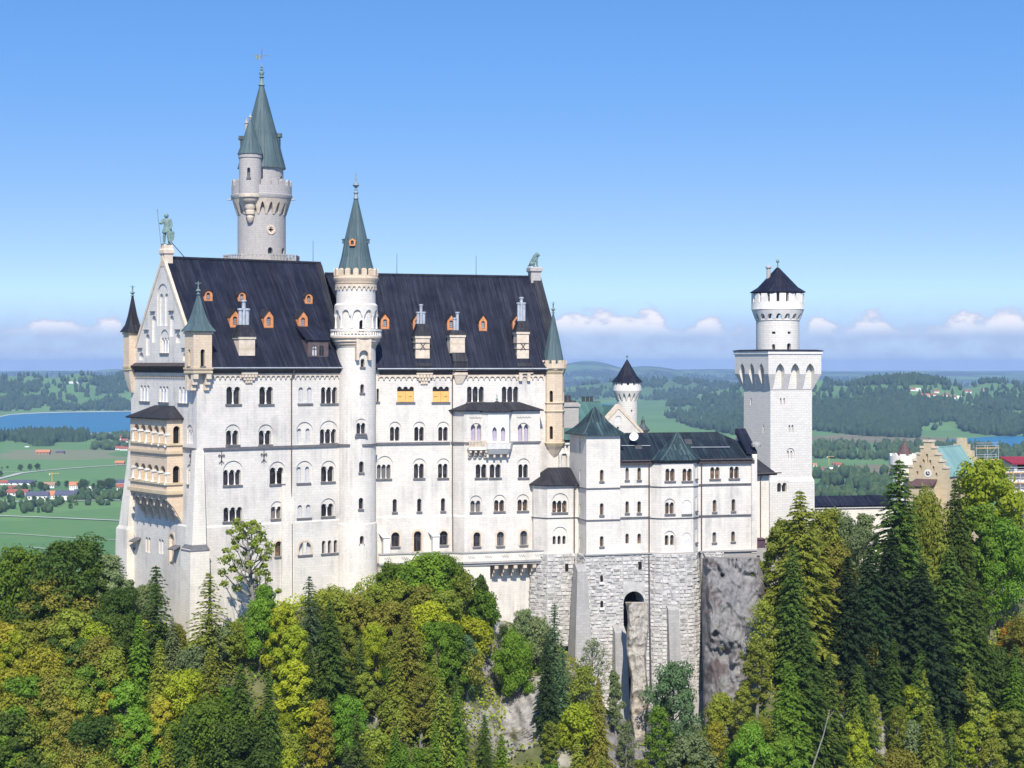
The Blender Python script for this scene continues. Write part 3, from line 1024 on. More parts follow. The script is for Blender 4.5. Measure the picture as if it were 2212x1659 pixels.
# the arcade is carried by short white columns between the arches
LOG = None
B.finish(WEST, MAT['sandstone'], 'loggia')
pier = MB()
for row, (t0, h) in enumerate(((380, 232), (868, 215))):
    for i in range(6):
        zx = 183 + i * 82.5 - 14
        u = FG.uz(*Q(17, zx, 500), bo)[0]
        zt = bz(t0 + h * .36 + i * 8); zb = bz(t0 + h + 4 + i * 8)
        x, y, _ = FG.w(u, 0, bo + .02)
        cb = MB().lathe(x, y, [(.30, zb), (.30, zb + .15), (.17, zb + .3), (.17, zt - .3), (.28, zt - .1)], 10)
        cb.box(FG, u - .36, u + .36, bo - .5, bo + .24, zt - .1, zt + .16)
        build('column', cb, MAT['white_trim'], WEST, True)
lt = MB()
for zy, hh, pr in ((640, .28, .22), (742, .42, .3), (1128, .28, .22), (1240, .5, .34)):
    z = FG.uz(*Q(17, 592, zy + 38 * (0.7 if zy < 1000 else 1)), bo)[1] + .25
    lt.box(FG, bu0 - pr, bu1 + pr, -.02, bo + pr, z - hh / 2, z + hh / 2)
build('loggia_ledge', lt, MAT['ochre_stone'], WEST)
for zy in (335, 820):
    z = FG.uz(*Q(17, 592, zy), bo)[1]
    n = 26
    L = bu1 - bu0 - 1.2
    poly = [(bu0 + .6, z + .2)]
    for i in range(n):
        u = bu0 + .6 + L * i / n
        poly += [(u, z), (u + L / n * .5, z + .1)]
    poly += [(bu1 - .6, z), (bu1 - .6, z + .2)]
    build('frieze_band', MB().prism(FG, poly, bo - .03, bo + .05), MAT['ochre_stone'], WEST)
    poly = [(.25, z + .15)]
    for i in range(8):
        poly += [(.25 + i * .235, z - .06), (.25 + i * .235 + .12, z + .06)]
    poly += [(.25 + 8 * .235, z - .06), (.25 + 8 * .235, z + .15)]
    build('frieze_band', MB().prism(FS, poly, -.02, .05), MAT['ochre_stone'], WEST)
# corbels under the loggia: five arched brackets running down to the wall
cb = MB()
cb.loft([rect_plan(FG, bu0 + .15, bu1 - .01, .06, -.05, zs_b - 3.4), rect_plan(FG, bu0 + .1, bu1 - .02, .35, -.05, zs_b - 2.2), rect_plan(FG, bu0 + .05, bu1 - .03, .9, -.05, zs_b - .002)])
build('loggia_base', cb, MAT['sand_trim'], WEST)
for i in range(6):
    u = bu0 + .3 + i * (bu1 - bu0 - .8) / 5
    k = MB()
    prof = [(-.04, 0), (bo - .05, 0), (bo - .05, -.5), (bo - .35, -.62), (bo - .45, -1.0), (bo - .8, -1.25), (bo - .95, -1.75), (bo - 1.35, -2.1), (bo - 1.5, -2.7), (bo - 1.9, -3.0), (.12, -3.7), (-.04, -3.9)]
    fb_ = FG.at(u + .26, 0, 90)
    k.prism(fb_, [(-a, zs_b - .003 + b) for a, b in prof], 0, -.52)
    build('bracket', k, MAT['sand_trim'], WEST)
build('bracket_arch', frieze(FG, bu0 + .3, bu1 - .5, zs_b - .004, 1.5, 5, -.02, bo - .4).prism(FG, [(bu0 + .02, zs_b - 1.2), (bu0 + .3, zs_b - 1.2), (bu0 + .3, zs_b - .01), (bu0 + .02, zs_b - .01)], bo - .45, bo - .4), MAT['sand_trim'], WEST)
build('loggia_cheek', MB().prism(FG.at(bu1 - .02, 0, 90), [(0, zs_b - 3.8), (0, zs_b - .006), (-bo + .03, zs_b - .006), (-bo + .05, zs_b - .5), (-bo * .55, zs_b - 1.6), (-.5, zs_b - 2.9)], 0, -.5), MAT['sandstone'], WEST)
# roof of the loggia
zt = zt_b
rb = MB()
ri = CZ - 6.15
rb.loft([rect_plan(FG, bu0 - .5, bu1 + .5, bo + .5, -.02, zt - .05), rect_plan(FG, bu0 - .55, bu1 + .55, bo + .55, -.02, zt + .14), rect_plan(FG, bu0 + 3.6, bu1 - 2.6, .15, -.02, ri)])
build('loggia_roof', rb, MAT['roof_slate'], WEST)

# ---- square corner turrets of the west wing
def corner_turret(root, cx, cy, deg, half, z0, zt, apex, fin, corb, copper='spire_copper', win=True):
    f = Frame(0, cy, deg, X=cx)
    T = Wall(f.at(0, half))
    q = lambda h: rect_plan(f, -h, h, h, -h, 0)
    def ring(h, z):
        return [(p[0], p[1], z) for p in q(h)]
    T.mb.loft([ring(half, z0), ring(half, zt)])
    if win:
        ff = T.fr
        for g in (T.fr, Frame(0, f.w(half, 0, 0)[1], deg + 90, X=f.w(half, 0, 0)[0]), Frame(0, f.w(-half, 0, 0)[1], deg - 90, X=f.w(-half, 0, 0)[0])):
            T.deep.prism(g, arch_poly(-.34, .34, zt - 4.9, zt - 2.5), .4, -.5)
            T.todo.append(dict(fr=g, out=0, back=0, depth=.5, polys=[arch_poly(-.34, .34, zt - 4.9, zt - 2.5)], u0=-.34, u1=.34, zb=zt - 4.9, zt=zt - 2.5, n=1, g=0, lw=.68, pane='dark_void', col=False, sill=True, surround=None, frame=False, nm='window'))
    T.finish(root, MAT['sandstone'], 'turret')
    tb = MB()
    for z, pr, hh in ((zt - 5.15, .16, .2), (z0 + .25, .1, .24), (zt - .12, .15, .2)):
        tb.loft([ring(half + pr, z - hh), ring(half + pr, z + hh * .4)])
    build('turret_ledge', tb, MAT['ochre_stone'], root)
    k = MB()
    if corb:
        for sx in (-1, 1):
            for sy in (-1, 1):
                for j in range(3):
                    h = half - .45 - j * .32
                    k.box(f, sx * half * .98 - sx * .75 if sx > 0 else -half * .98, sx * half * .98 if sx > 0 else -half * .98 + .75,
                          (half - .02 - j * .38 - .9) if sy > 0 else -half * .97, (half - .02 - j * .38) if sy > 0 else -half * .97 + .75, z0 - .8 * (j + 1), z0 - .8 * j - .002)
    else:
        k.loft([ring(.3, z0 - 3.4), ring(half * .55, z0 - 2.4), ring(half * .8, z0 - 1.2), ring(half * .98, z0 - .002)])
    build('turret_corbel', k, MAT['sand_trim'], root)
    s = MB()
    hh = apex - zt
    s.loft([ring(half + .42, zt + .02), ring(half + .38, zt + .14), ring(half * .84, zt + hh * .2), ring(half * .52, zt + hh * .46), ring(.09, apex)])
    build('turret_roof', s, MAT[copper], root)
    build('finial', finial(cx, cy, apex - .15, fin, .38), MAT['bronze'], root, True)

Yc = 262.0
c = FW.w(.35, 0, -.25)
corner_turret(WEST, c[0], c[1], 35.6, 1.42, CZ - 1.4, CZ + (HY - 716) * 261 / F, CZ + (HY - 634) * 262 / F, 1.9, True)
c = FG.w(.75, 0, .1)
corner_turret(WEST, c[0], c[1], 35.6, 1.02, CZ - 1.0, CZ + (HY - 718) * 280 / F, CZ + (HY - 638) * 280 / F, 1.7, False, copper='roof_slate', win=False)

# ---- chimney of the west wing
ua = FW.uz(*Q(1, 1152, 1250), .5)[0]; ub = FW.uz(*Q(1, 1288, 1250), .5)[0]
zk = lambda zy, k=1, x=1220, fr=FW, o=.5: fr.uz(*Q(k, x, zy), o)[1]
chimney(WEST, FW, ua, ub, -.4, -2.4, zk(1345), zk(1130), zk(1030), [(-.55, zk(890), .4), (.0, zk(818), .38), (.55, zk(890), .4)])
build('chimney_corbel', corbel_v(FW, ua, ub, .5, zk(1405), zk(1530)), MAT['sand_trim'], WEST)
build('chimney_foot', MB().slab([FW.w(ua - .3, zk(1378), .7), FW.w(ub + .3, zk(1378), .7), FW.w(ub + .1, zk(1318), -.35), FW.w(ua - .1, zk(1318), -.35)], .2), MAT['roof_slate'], WEST)

# lightning rod on the ridge
def rod(root, fr, x, y0, y1, o):
    u, z0 = fr.uz(x, y0, o)
    _, z1 = fr.uz(x, y1, o)
    build('lightning_rod', MB().tube([fr.w(u, z0 - .4, o), fr.w(u, z1, o)], [.05, .03], 5), MAT['iron'], root)
rod(WEST, FW, 676, 569, 520, -11.2)

# ---- east wing
EAST = thing('palace_wing', 'white limestone palace wing with projecting bay, long terrace and three stone chimneys', 'palace', FE.w(13, ZB + 12, -10))
zeE, zE2, zR2, hdE = CZ - .2, CZ - .72, CZ + 13.95, 10.5
E = Wall(FE)
LE = 29.2
E.mb.loft([rect_plan(FE, -4.5, LE + .16, .16, -DEP_E, ZB), rect_plan(FE, -4.5, LE + .16, .16, -DEP_E, ZP), rect_plan(FE, -4.5, LE, 0, -DEP_E, ZP + .2), rect_plan(FE, -4.5, LE, 0, -DEP_E, zeE)])
E.mb2 = MB()
E.win(3, 455, 475, 1190, 1300, 1)
for a, b in ((628, 770), (927, 1066)):
    E.win(3, a, b, 1172, 1304, 3, col=False)
    w = E.todo[-1]
E.win(3, 1217, 1358, 1172, 1302, 3)
E.win(3, 1510, 1648, 1172, 1302, 3)
for a in (570, 775, 977):
    E.win(3, a, a + 80, 1512, 1630, 2, arch=(a - 12, a + 92, 1468), sill=False)
E.win(4, 460, 575, 755, 875, 3, arch=(455, 592, 683))
E.win(4, 772, 855, 748, 870, 2, arch=(760, 872, 703))
E.win(4, 975, 1055, 748, 868, 2, arch=(962, 1072, 703))
for a, t in ((590, 1046), (797, 1042), (997, 1038)):
    E.win(4, a, a + 36, t, t + 110, 1)
E.win(4, 578, 648, 1325, 1448, 1, out=.16, surround='sand_trim', frame='iron')
E.win(4, 768, 832, 1316, 1490, 1, out=.16, surround='sandstone', frame='iron', sill=False, nm='door')
E.win(4, 985, 1054, 1314, 1434, 1, out=.16, surround='sand_trim', frame='iron')
E.finish(EAST, MAT['limestone'])
# orange wooden shutters in the two middle openings of the top row
for a, b in ((628, 770), (927, 1066)):
    ua = FE.uz(*Q(3, a, 1250))[0]; ub = FE.uz(*Q(3, b, 1250))[0]
    z0 = FE.uz(*Q(3, a, 1303))[1]; z1 = FE.uz(*Q(3, a, 1213))[1]
    um = (ua + ub) / 2
    sh = build('shutter', MB().box(FE, ua + .03, um - .02, -.3, -.14, z0 + .02, z1).box(FE, um + .02, ub - .03, -.3, -.14, z0 + .02, z1), MAT['shutter_wood'], EAST)
    hb = MB()
    for sg in (-1, 1):
        hb.tube([FE.w(um + sg * .8 + d, (z0 + z1) / 2 - abs(d) * -.2, -.12) for d in (-.25, 0, .25)], .035, 4)
    build('handle', hb, MAT['iron'], sh)

def roof_e():
    r = MB()
    r.slab([FE.w(-1.5, zE2, .85), FE.w(LE + .4, zE2, .85), FE.w(LE + .4, zR2, -hdE), FE.w(-5.5, zR2, -hdE)], .3)
    r.slab([FE.w(-9, zE2, -DEP_E - .85), FE.w(LE + .4, zE2, -DEP_E - .85), FE.w(LE + .4, zR2 - .002, -hdE), FE.w(-5.5, zR2 - .002, -hdE)], .3)
    return r
build('roof', roof_e(), MAT['roof_dark'], EAST)
build('gable', MB().prism(Frame(0, FE.w(LE, 0, 0)[1], 18.5 + 90, X=FE.w(LE, 0, 0)[0]), [(.02, zeE + .01), (DEP_E - .02, zeE + .01), (hdE, zR2 - .5)], .02, -1.0), MAT['limestone'], EAST)
ev = MB()
ve0, ve1 = LE - .75, LE + .7
for sg in (0, 1):
    oe = .9 if sg == 0 else -DEP_E - .9
    ev.hexa([FE.w(ve0, zE2 - .2, oe), FE.w(ve1, zE2 - .2, oe), FE.w(ve1, zR2 - .2, -hdE), FE.w(ve0, zR2 - .2, -hdE),
             FE.w(ve0, zE2 + .3, oe), FE.w(ve1, zE2 + .3, oe), FE.w(ve1, zR2 + .4, -hdE), FE.w(ve0, zR2 + .4, -hdE)])
build('verge', ev, MAT['roof_slate'], EAST)
eb = MB().loft([[FE.w(.5, CZ - 1.7, -.03), FE.w(27, CZ - 1.7, -.03), FE.w(27, CZ - 1.7, .28), FE.w(.5, CZ - 1.7, .28)],
                [FE.w(.5, CZ - 1.1, -.03), FE.w(27, CZ - 1.1, -.03), FE.w(27, CZ - 1.1, .78), FE.w(.5, CZ - 1.1, .78)]])
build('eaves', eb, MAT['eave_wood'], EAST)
build('gutter', MB().tube([FE.w(0, zE2 - .1, .93), FE.w(27.2, zE2 - .1, .93)], .1, 8), MAT['light_metal'], EAST)
build('ridge_cap', MB().tube([FE.w(-5.5, zR2 + .02, -hdE), FE.w(LE - .8, zR2 + .02, -hdE)], .16, 6), MAT['roof_slate'], EAST)
build('frieze_band', frieze(FE, .3, 26.7, CZ - 1.7, .78, 30, .22), MAT['sand_trim'], EAST)
pE = Vector(FE.w(0, zE2, .85))
nE = (Vector(FE.w(1, zE2, .85)) - pE).cross(Vector(FE.w(0, zR2, -hdE)) - pE).normalized()
for d in ((490, 562, 556, 686), (762, 826, 560, 690), (1050, 1118, 565, 695), (1318, 1386, 570, 702), (1600, 1662, 572, 690)):
    dormer(EAST, FE, pE, nE, 3, *d)
zk3 = lambda zy, x=860, o=.5: FE.uz(*Q(3, x, zy), o)[1]
def uk(zx, y=800, o=.5):
    return FE.uz(*Q(3, zx, y), o)[0]
chimney(EAST, FE, uk(796), uk(914), -.3, -2.0, zk3(955), zk3(745), zk3(642), [(-.5, zk3(540), .3), (-.02, zk3(476), .3), (.42, zk3(540), .3)], zigzag=False)
chimney(EAST, FE, uk(1088), uk(1212), -.3, -2.0, zk3(890), zk3(735), zk3(695), [(-.25, zk3(588), .32), (.22, zk3(538), .32)])
build('chimney_foot', MB().box(FE, uk(1095), uk(1220), -.6, .75, zk3(1010), zk3(962)).loft([rect_plan(FE, uk(1092), uk(1226), .85, -.8, zk3(962)), rect_plan(FE, uk(1100), uk(1208), .1, -.8, zk3(885))]), MAT['roof_slate'], EAST)
chimney(EAST, FE, uk(1652), uk(1752), -.3, -2.0, zk3(960), zk3(705), zk3(612), [(-.42, zk3(452), .32), (.02, zk3(405), .34), (.45, zk3(452), .32)], zigzag=False)
for a, b in ((796, 914), (1652, 1752)):
    ib = MB()
    for zy in (805, 855):
        z = zk3(zy)
        ib.box(FE, uk(a) - .15, uk(b) + .15, -2.1, -.22, z - .05, z + .05)
    um = (uk(a) + uk(b)) / 2
    for s1 in (-1, 1):
        ib.tube([FE.w(um - .4 * s1, zk3(800), -.2), FE.w(um, zk3(830), -.18), FE.w(um - .4 * s1, zk3(862), -.2)], .05, 5)
    build('chimney_anchor', ib, MAT['pipe_metal'], EAST)
    build('chimney_foot', MB().slab([FE.w(uk(a) - .3, zk3(1003), .75), FE.w(uk(b) + .3, zk3(1003), .75), FE.w(uk(b) + .1, zk3(945), -.25), FE.w(uk(a) - .1, zk3(945), -.25)], .2), MAT['roof_slate'], EAST)
build('chimney_corbel', corbel_v(FE, uk(792), uk(930), .5, zk3(1028), zk3(1160)), MAT['sand_trim'], EAST)
kb = MB().box(FE, uk(1098), uk(1222), -.05, .55, zk3(1075), zk3(1012))
kb.loft([rect_plan(FE, uk(1130), uk(1185), .12, -.05, zk3(1150)), rect_plan(FE, uk(1108), uk(1212), .5, -.05, zk3(1076))])
build('chimney_corbel', kb, MAT['sand_trim'], EAST)
kb = MB().box(FE, uk(1655), uk(1775), -.05, .5, zk3(1065), zk3(1030)).box(FE, uk(1658), uk(1685), -.05, .48, zk3(1128), zk3(1066)).box(FE, uk(1726), uk(1752), -.05, .48, zk3(1128), zk3(1066))
build('chimney_corbel', kb, MAT['sand_trim'], EAST)
rod(EAST, FE, 857, 594, 548, -hdE)
rod(EAST, FE, 1028, 597, 553, -hdE)
zc2 = FE.uz(*Q(4, 780, 571))[1]
build('string_course', MB().box(FE, -.3, 11.6, -.05, .24, zc2 - .22, zc2 + .1), MAT['dark_trim'], EAST)
rain_pipe(EAST, FE, 976, 803, 1190)

# projecting bay of the east wing
PJ = 2.2
ua0 = FE.uz(976, 1000)[0]; ua1 = FE.uz(1003, 1000, PJ)[0]; ua2 = FE.uz(1166, 1000, PJ)[0]
FP = FE.at(0, PJ)
zrt = CZ + (HY - 889) * 281 / F
R = Wall(FP)
def rplan(d, z):
    return [FE.w(ua0 - d, z, -.1), FE.w(ua1 - d * .5, z, PJ + d), FE.w(ua2 + d, z, PJ + d), FE.w(ua2 + d, z, -.1)]
R.mb.loft([rplan(.14, ZB), rplan(.14, ZP), rplan(0, ZP + .2), rplan(0, zrt)])
R.win(3, 1252, 1338, 1490, 1636, 2, pointed=True, sep=True, gap=.3, pane='lilac_curtain', arch=(1246, 1344, 1480), sill=False)
R.win(3, 1648, 1736, 1490, 1636, 2, pointed=True, sep=True, gap=.3, pane='lilac_curtain', arch=(1642, 1744, 1478), sill=False)
R.win(4, 1290, 1380, 752, 866, 2)
R.win(4, 1408, 1500, 752, 866, 2)
R.win(4, 1652, 1732, 752, 866, 2, arch=(1640, 1748, 703))
for a, t in ((1248, 1060), (1448, 1054), (1645, 1050)):
    R.win(4, a, a + 84, t, t + 96, 2, arch=(a - 9, a + 95, t - 45), pane='warm_glass')
for a, t in ((1270, 1325), (1468, 1320), (1664, 1312)):
    R.win(4, a, a + 60, t, t + 122, 1, out=.14, surround='sand_trim', frame='iron')
R.finish(EAST, MAT['limestone'], 'bay')
build('string_course', MB().box(FP, ua1 + .1, ua2 + .1, -.05, .2, zc2 - .22, zc2 + .08), MAT['dark_trim'], EAST)
fsl = Frame(0, FE.w(ua0, 0, 0)[1], 18.5 - math.degrees(math.atan2(PJ, ua1 - ua0)), X=FE.w(ua0, 0, 0)[0])
build('string_course', MB().box(fsl, -.05, math.hypot(PJ, ua1 - ua0) + .05, -.05, .2, zc2 - .22, zc2 + .08), MAT['dark_trim'], EAST)
zb = MB()
for a, b in ((1240, 1360), (1638, 1756)):
    n = 10
    for i in range(n):
        u = FP.uz(*Q(3, a + (b - a) * i / n, 1438))[0]
        zb.box(FP, u, u + .2, -.03, .05, zk3(1438) - (.1 if i % 2 else 0), zk3(1438) + .14 - (.1 if i % 2 else 0))
build('frieze_band', zb, MAT['smooth_stone'], EAST)
rr = MB()
def rroof(d, z, dd=0):
    return [FE.w(ua0 - d * 1.2 + dd, z, -.02), FE.w(ua1 - d * .8 + dd, z, PJ + d - dd * .8), FE.w(ua2 + d - dd, z, PJ + d - dd * .8), FE.w(ua2 + d - dd, z, -.02)]
rr.loft([rroof(.45, zrt + .01), rroof(.5, zrt + .18), [FE.w(ua0 + 2.6, zrt + 1.35, -.02), FE.w(ua0 + 3.2, zrt + 1.35, .12), FE.w(ua2 - 3.0, zrt + 1.35, .12), FE.w(ua2 - 2.6, zrt + 1.35, -.02)]])
build('bay_roof', rr, MAT['roof_slate'], EAST)
# oriel in the middle of the bay, with its balcony
uo0 = FP.uz(*Q(3, 1398, 1550), 1.2)[0]; uo1 = FP.uz(*Q(3, 1568, 1550), 1.2)[0]
O = Wall(FP.at(0, 1.2))
zo0, zo1 = zk3(1650), zk3(1392)
def oplan(d, z):
    return [FP.w(uo0 - .75 - d, z, -.08), FP.w(uo0 - .02 - d * .4, z, 1.2 + d), FP.w(uo1 + .02 + d * .4, z, 1.2 + d), FP.w(uo1 + .75 + d, z, -.08)]
O.mb.loft([oplan(0, zo0), oplan(0, zo1)])
O.win(3, 1430, 1468, 1512, 1636, 1, pointed=True, pane='lilac_curtain', sill=False)
O.win(3, 1501, 1540, 1512, 1636, 1, pointed=True, pane='lilac_curtain', sill=False)
O.finish(EAST, MAT['white_trim'], 'oriel')
ob = MB()
ob.loft([oplan(.3, zo0 - .9), oplan(.45, zo0 - .05)])
ob.loft([oplan(-.3, zo0 - 1.7), oplan(.28, zo0 - .902)])
u0b = FP.uz(*Q(4, 1232, 600), 1.0)[0]
ob.box(FP, u0b, uo0 - .3, -.05, 1.15, zo0 - 1.0, zo0 - .62)
build('oriel_base', ob, MAT['white_trim'], EAST)
bl = MB()
bl.box(FP, u0b, uo0 - .3, .95, 1.14, zo0 + .25, zo0 + .4).box(FP, u0b, uo0 - .3, .97, 1.12, zo0 - .62, zo0 - .45)
for i in range(12):
    u = u0b + .1 + (uo0 - .6 - u0b) * i / 11
    bl.box(FP, u - .07, u + .07, .99, 1.1, zo0 - .45, zo0 + .25)
build('balustrade', bl, MAT['sand_trim'], EAST)
for i in range(4):
    u = u0b + .3 + i * (uo0 - u0b - .6) / 3
    kb = MB()
    for j in range(3):
        kb.box(FP, u - .17, u + .17, -.05, 1.0 - .33 * j, zo0 - 1.0 - .42 * (j + 1), zo0 - 1.0 - .42 * j - .002)
    build('bracket', kb, MAT['sand_trim'], EAST)
for i in range(4):
    u = uo0 + (uo1 - uo0) * i / 3
    build('bracket', MB().box(FP, u - .15, u + .15, -.05, .8, zo0 - 2.2, zo0 - 1.71), MAT['sand_trim'], EAST)
os_ = MB()
xm = FP.w((uo0 + uo1) / 2, zo1 + 1.75, .35)
os_.loft([oplan(.32, zo1 + .01), oplan(.36, zo1 + .14), [tuple(Vector(p).lerp(Vector(xm), .95)) for p in oplan(0, zo1 + 1.75)]])
build('oriel_roof', os_, MAT['roof_slate'], EAST)
build('finial', finial(xm[0], xm[1], xm[2] - .1, 1.15, .2, cross=False), MAT['bronze'], EAST, True)

# octagonal corner turret of the east wing
xct = 1189.0
c = FE.w(LE - .65, 0, -.55)
tx, ty = c[0], c[1]
rt = 1.72
zt8 = CZ + (HY - 790) * 287 / F
zb8 = CZ + (HY - 957) * 286 / F
T8 = Wall(FE)
a8 = math.radians(-13 + 22.5)
T8.mb.lathe(tx, ty, [(rt, zb8), (rt, zt8)], 8, a8)
ap = rt * math.cos(math.pi / 8)
for sd_ in (0, 2):
    dg = -13 + sd_ * 45
    fr8 = Frame(0, ty - ap * math.cos(math.radians(dg)), dg, X=tx + ap * math.sin(math.radians(dg)))
    for y0_, y1_ in ((844, 869), (921, 949)):
        z1_, z0_ = CZ + (HY - y0_) * 286 / F, CZ + (HY - y1_) * 286 / F
        T8.deep.prism(fr8, arch_poly(-.26, .26, z0_, z1_), .3, -.5)
        T8.todo.append(dict(fr=fr8, out=0, back=0, depth=.5, polys=[arch_poly(-.26, .26, z0_, z1_)], u0=-.26, u1=.26, zb=z0_, zt=z1_, n=1, g=0, lw=.52, pane='dark_void', col=False, sill=False, surround='white_trim' if False else None, frame=False, nm='window'))
T8.finish(EAST, MAT['sandstone'], 'turret')
tb = MB()
def zz8(y):
    return CZ + (HY - y) * 286 / F
for y, pr, h in ((870, .14, .3), (888, .16, .34), (957, .2, .5), (797, .3, .6), (803, .18, .4)):
    tb.lathe(tx, ty, [(rt, zz8(y) - h), (rt + pr, zz8(y) - h * .2), (rt + pr, zz8(y)), (rt, zz8(y) + .1)], 8, a8)
build('turret_ledge', tb, MAT['ochre_stone'], EAST)
build('turret_corbel', MB().lathe(tx, ty, [(.15, zz8(1006)), (.4, zz8(1000)), (.5, zz8(992)), (1.0, zz8(980)), (1.3, zz8(972)), (1.72, zz8(964)), (1.85, zz8(959))], 8, a8), MAT['sand_trim'], EAST)
build('battlement', merlons(tx, ty, rt + .36, 12, .55, zz8(786), zz8(778), .3, solid=zz8(796)), MAT['sandstone'], EAST)
build('turret_roof', spire(tx, ty, [(rt - .05, zz8(786)), (rt - .05, zz8(780)), (1.0, zz8(732)), (.07, zz8(674))], 8, a8), MAT['spire_copper'], EAST)
build('finial', finial(tx, ty, zz8(675), 1.8, .35), MAT['bronze'], EAST, True)

# terrace along the foot of the east wing
zt_t = CZ + (HY - 1198) * 277 / F
zt_b2 = CZ + (HY - 1219) * 277 / F
def tpath(d):
    """outer edge of the terrace, d metres inside it"""
    e = FE
    return [(-.2, 2.6 - d), (ua0 - 1.6 + d * .5, 2.6 - d), (ua1 - 1.0 + d * .4, PJ + 2.4 - d), (ua2 + .2, PJ + 2.4 - d), (ua2 + 3.0, PJ + .2 - d)]
tb = MB()
o, i_ = tpath(0), tpath(.35)
for k in range(4):
    (a, b), (c_, d) = o[k], o[k + 1]; (e, g), (h, l) = i_[k], i_[k + 1]
    tb.hexa([FE.w(a, zt_b2, b), FE.w(c_, zt_b2, d), FE.w(h, zt_b2, l), FE.w(e, zt_b2, g), FE.w(a, zt_t, b), FE.w(c_, zt_t, d), FE.w(h, zt_t, l), FE.w(e, zt_t, g)])
    n = max(int(math.hypot(c_ - a, d - b) / .8), 1)
build('terrace_parapet', tb, MAT['limestone_base'], EAST)
cp_, q_ = tpath(-.14), tpath(.5)
cb = MB()
for z, h in ((zt_t, .16), (zt_b2 - .1, .3)):
    for k in range(4):
        (a, b), (c_, d) = cp_[k], cp_[k + 1]; (e, g), (hh, l) = q_[k], q_[k + 1]
        cb.hexa([FE.w(a, z, b), FE.w(c_, z, d), FE.w(hh, z, l), FE.w(e, z, g), FE.w(a, z + h, b), FE.w(c_, z + h, d), FE.w(hh, z + h, l), FE.w(e, z + h, g)])
build('terrace_coping', cb, MAT['smooth_stone'], EAST)
pts = [FE.w(a, 0, b - .06)[:2] for a, b in o] + [FE.w(ua2 + 3.0, 0, -1)[:2], FE.w(-.2, 0, -1)[:2]]
build('terrace_floor', MB().plan(pts, zt_b2 - .45, zt_b2 + .05), MAT['smooth_stone'], EAST)
db = MB()
for k in range(4):
    (a, b), (c_, d) = o[k], o[k + 1]
    L = math.hypot(c_ - a, d - b)
    dgk = math.degrees(math.atan2(-(d - b), c_ - a))
    f0 = FE.at(a, b, dgk)
    m = int(L / 2.3)
    for j in range(max(m, 1)):
        s0 = (j + .5) * L / max(m, 1)
        for t in range(3):
            for r_ in (0, 1):
                db.box(f0, s0 - .5 + t * .36 + r_ * .18, s0 - .34 + t * .36 + r_ * .18, -.03, .03, (zt_t + zt_b2) / 2 + .12 - r_ * .2, (zt_t + zt_b2) / 2 + .3 - r_ * .2)
build('parapet_pattern', db, MAT['smooth_stone'], EAST)
# wall under the left part of the terrace, brackets under the right part
pts = [FE.w(a, 0, b - .2)[:2] for a, b in o[:3]] + [FE.w(ua1 + 3.4, 0, PJ + 2.1)[:2], FE.w(ua1 + 3.4, 0, -1)[:2], FE.w(-.2, 0, -1)[:2]]
build('terrace_wall', MB().plan(pts, ZB, zt_b2 - .42), MAT['limestone_base'], EAST)
for j in range(6):
    u = ua1 + 4.4 + j * 1.52
    kb = MB()
    for t in range(3):
        kb.box(FP, u - .28, u + .28, -.05, 2.2 - .62 * t, zt_b2 - .45 - .62 * (t + 1), zt_b2 - .45 - .62 * t - .002)
    build('bracket', kb, MAT['sand_trim'], EAST)
for a_, b_ in ((505, 1345), (920, 1332)):
    u, z = FE.uz(*Q(4, a_, b_))
    build('window_hood', MB().slab([FE.w(u - .75, z + .4, .1), FE.w(u + .45, z + .4, .1), FE.w(u + .9, z - .35, 1.5), FE.w(u - .3, z - .35, 1.5)], .12).box(FE, u - .2, u + .8, .1, 1.35, zt_t - .6, z - .45), MAT['dark_trim'] if False else MAT['white_trim'], EAST)

# ------------------------------------------------------------------ round stair tower at the bend of the palace
def tower_win(T, cx, cy, r, k, xl, xr, yt, yb, n=1, **kw):
    xm = Q(k, (xl + xr) / 2, 0)[0]
    fr = circle_hit(xm, cx, cy, r)
    kw.setdefault('depth', .7)
    w = T.win(k, xl, xr, yt, yb, n, fr=fr, **kw)
    return fr


sx, sy = -23.35, 277.2
def zt_(y, Y=sy):
    return CZ + (HY - y) * Y / F
STAIR = thing('stair_tower', 'round white stair tower with balustraded balcony and dark copper spire', 'tower', (sx, sy, ZB + 12))
T = Wall(Frame(0, sy, 0, X=sx))
r0 = 2.96
T.mb.lathe(sx, sy, [(r0 + .42, ZB), (r0 + .16, zt_(1129) - .2), (r0 + .14, zt_(1129)), (r0, zt_(1127)), (r0, zt_(722))], 56)
for a, b, t, q in ((320, 354, 937, 1008), (318, 350, 1152, 1225)):
    tower_win(T, sx, sy, r0, 3, a, b, t, q)
fr2 = tower_win(T, sx, sy, r0, 4, 288, 362, 405, 495, 2, arch=(276, 380, 368), sill=True)
for a, b, t, q in ((308, 346, 728, 822), (305, 342, 1035, 1130), (311, 345, 1355, 1425)):
    tower_win(T, sx, sy, r0, 4, a, b, t, q, surround='sand_trim' if t > 1300 else None)
T.finish(STAIR, MAT['limestone'], 'shaft', True)
c_ = MB()
c_.box(fr2.at(0, .0), -.95, .95, -.5, .22, zt_(943), zt_(940))
fr2 = circle_hit(769, sx, sy, r0)
zc3 = zt_(959)
seg = 56
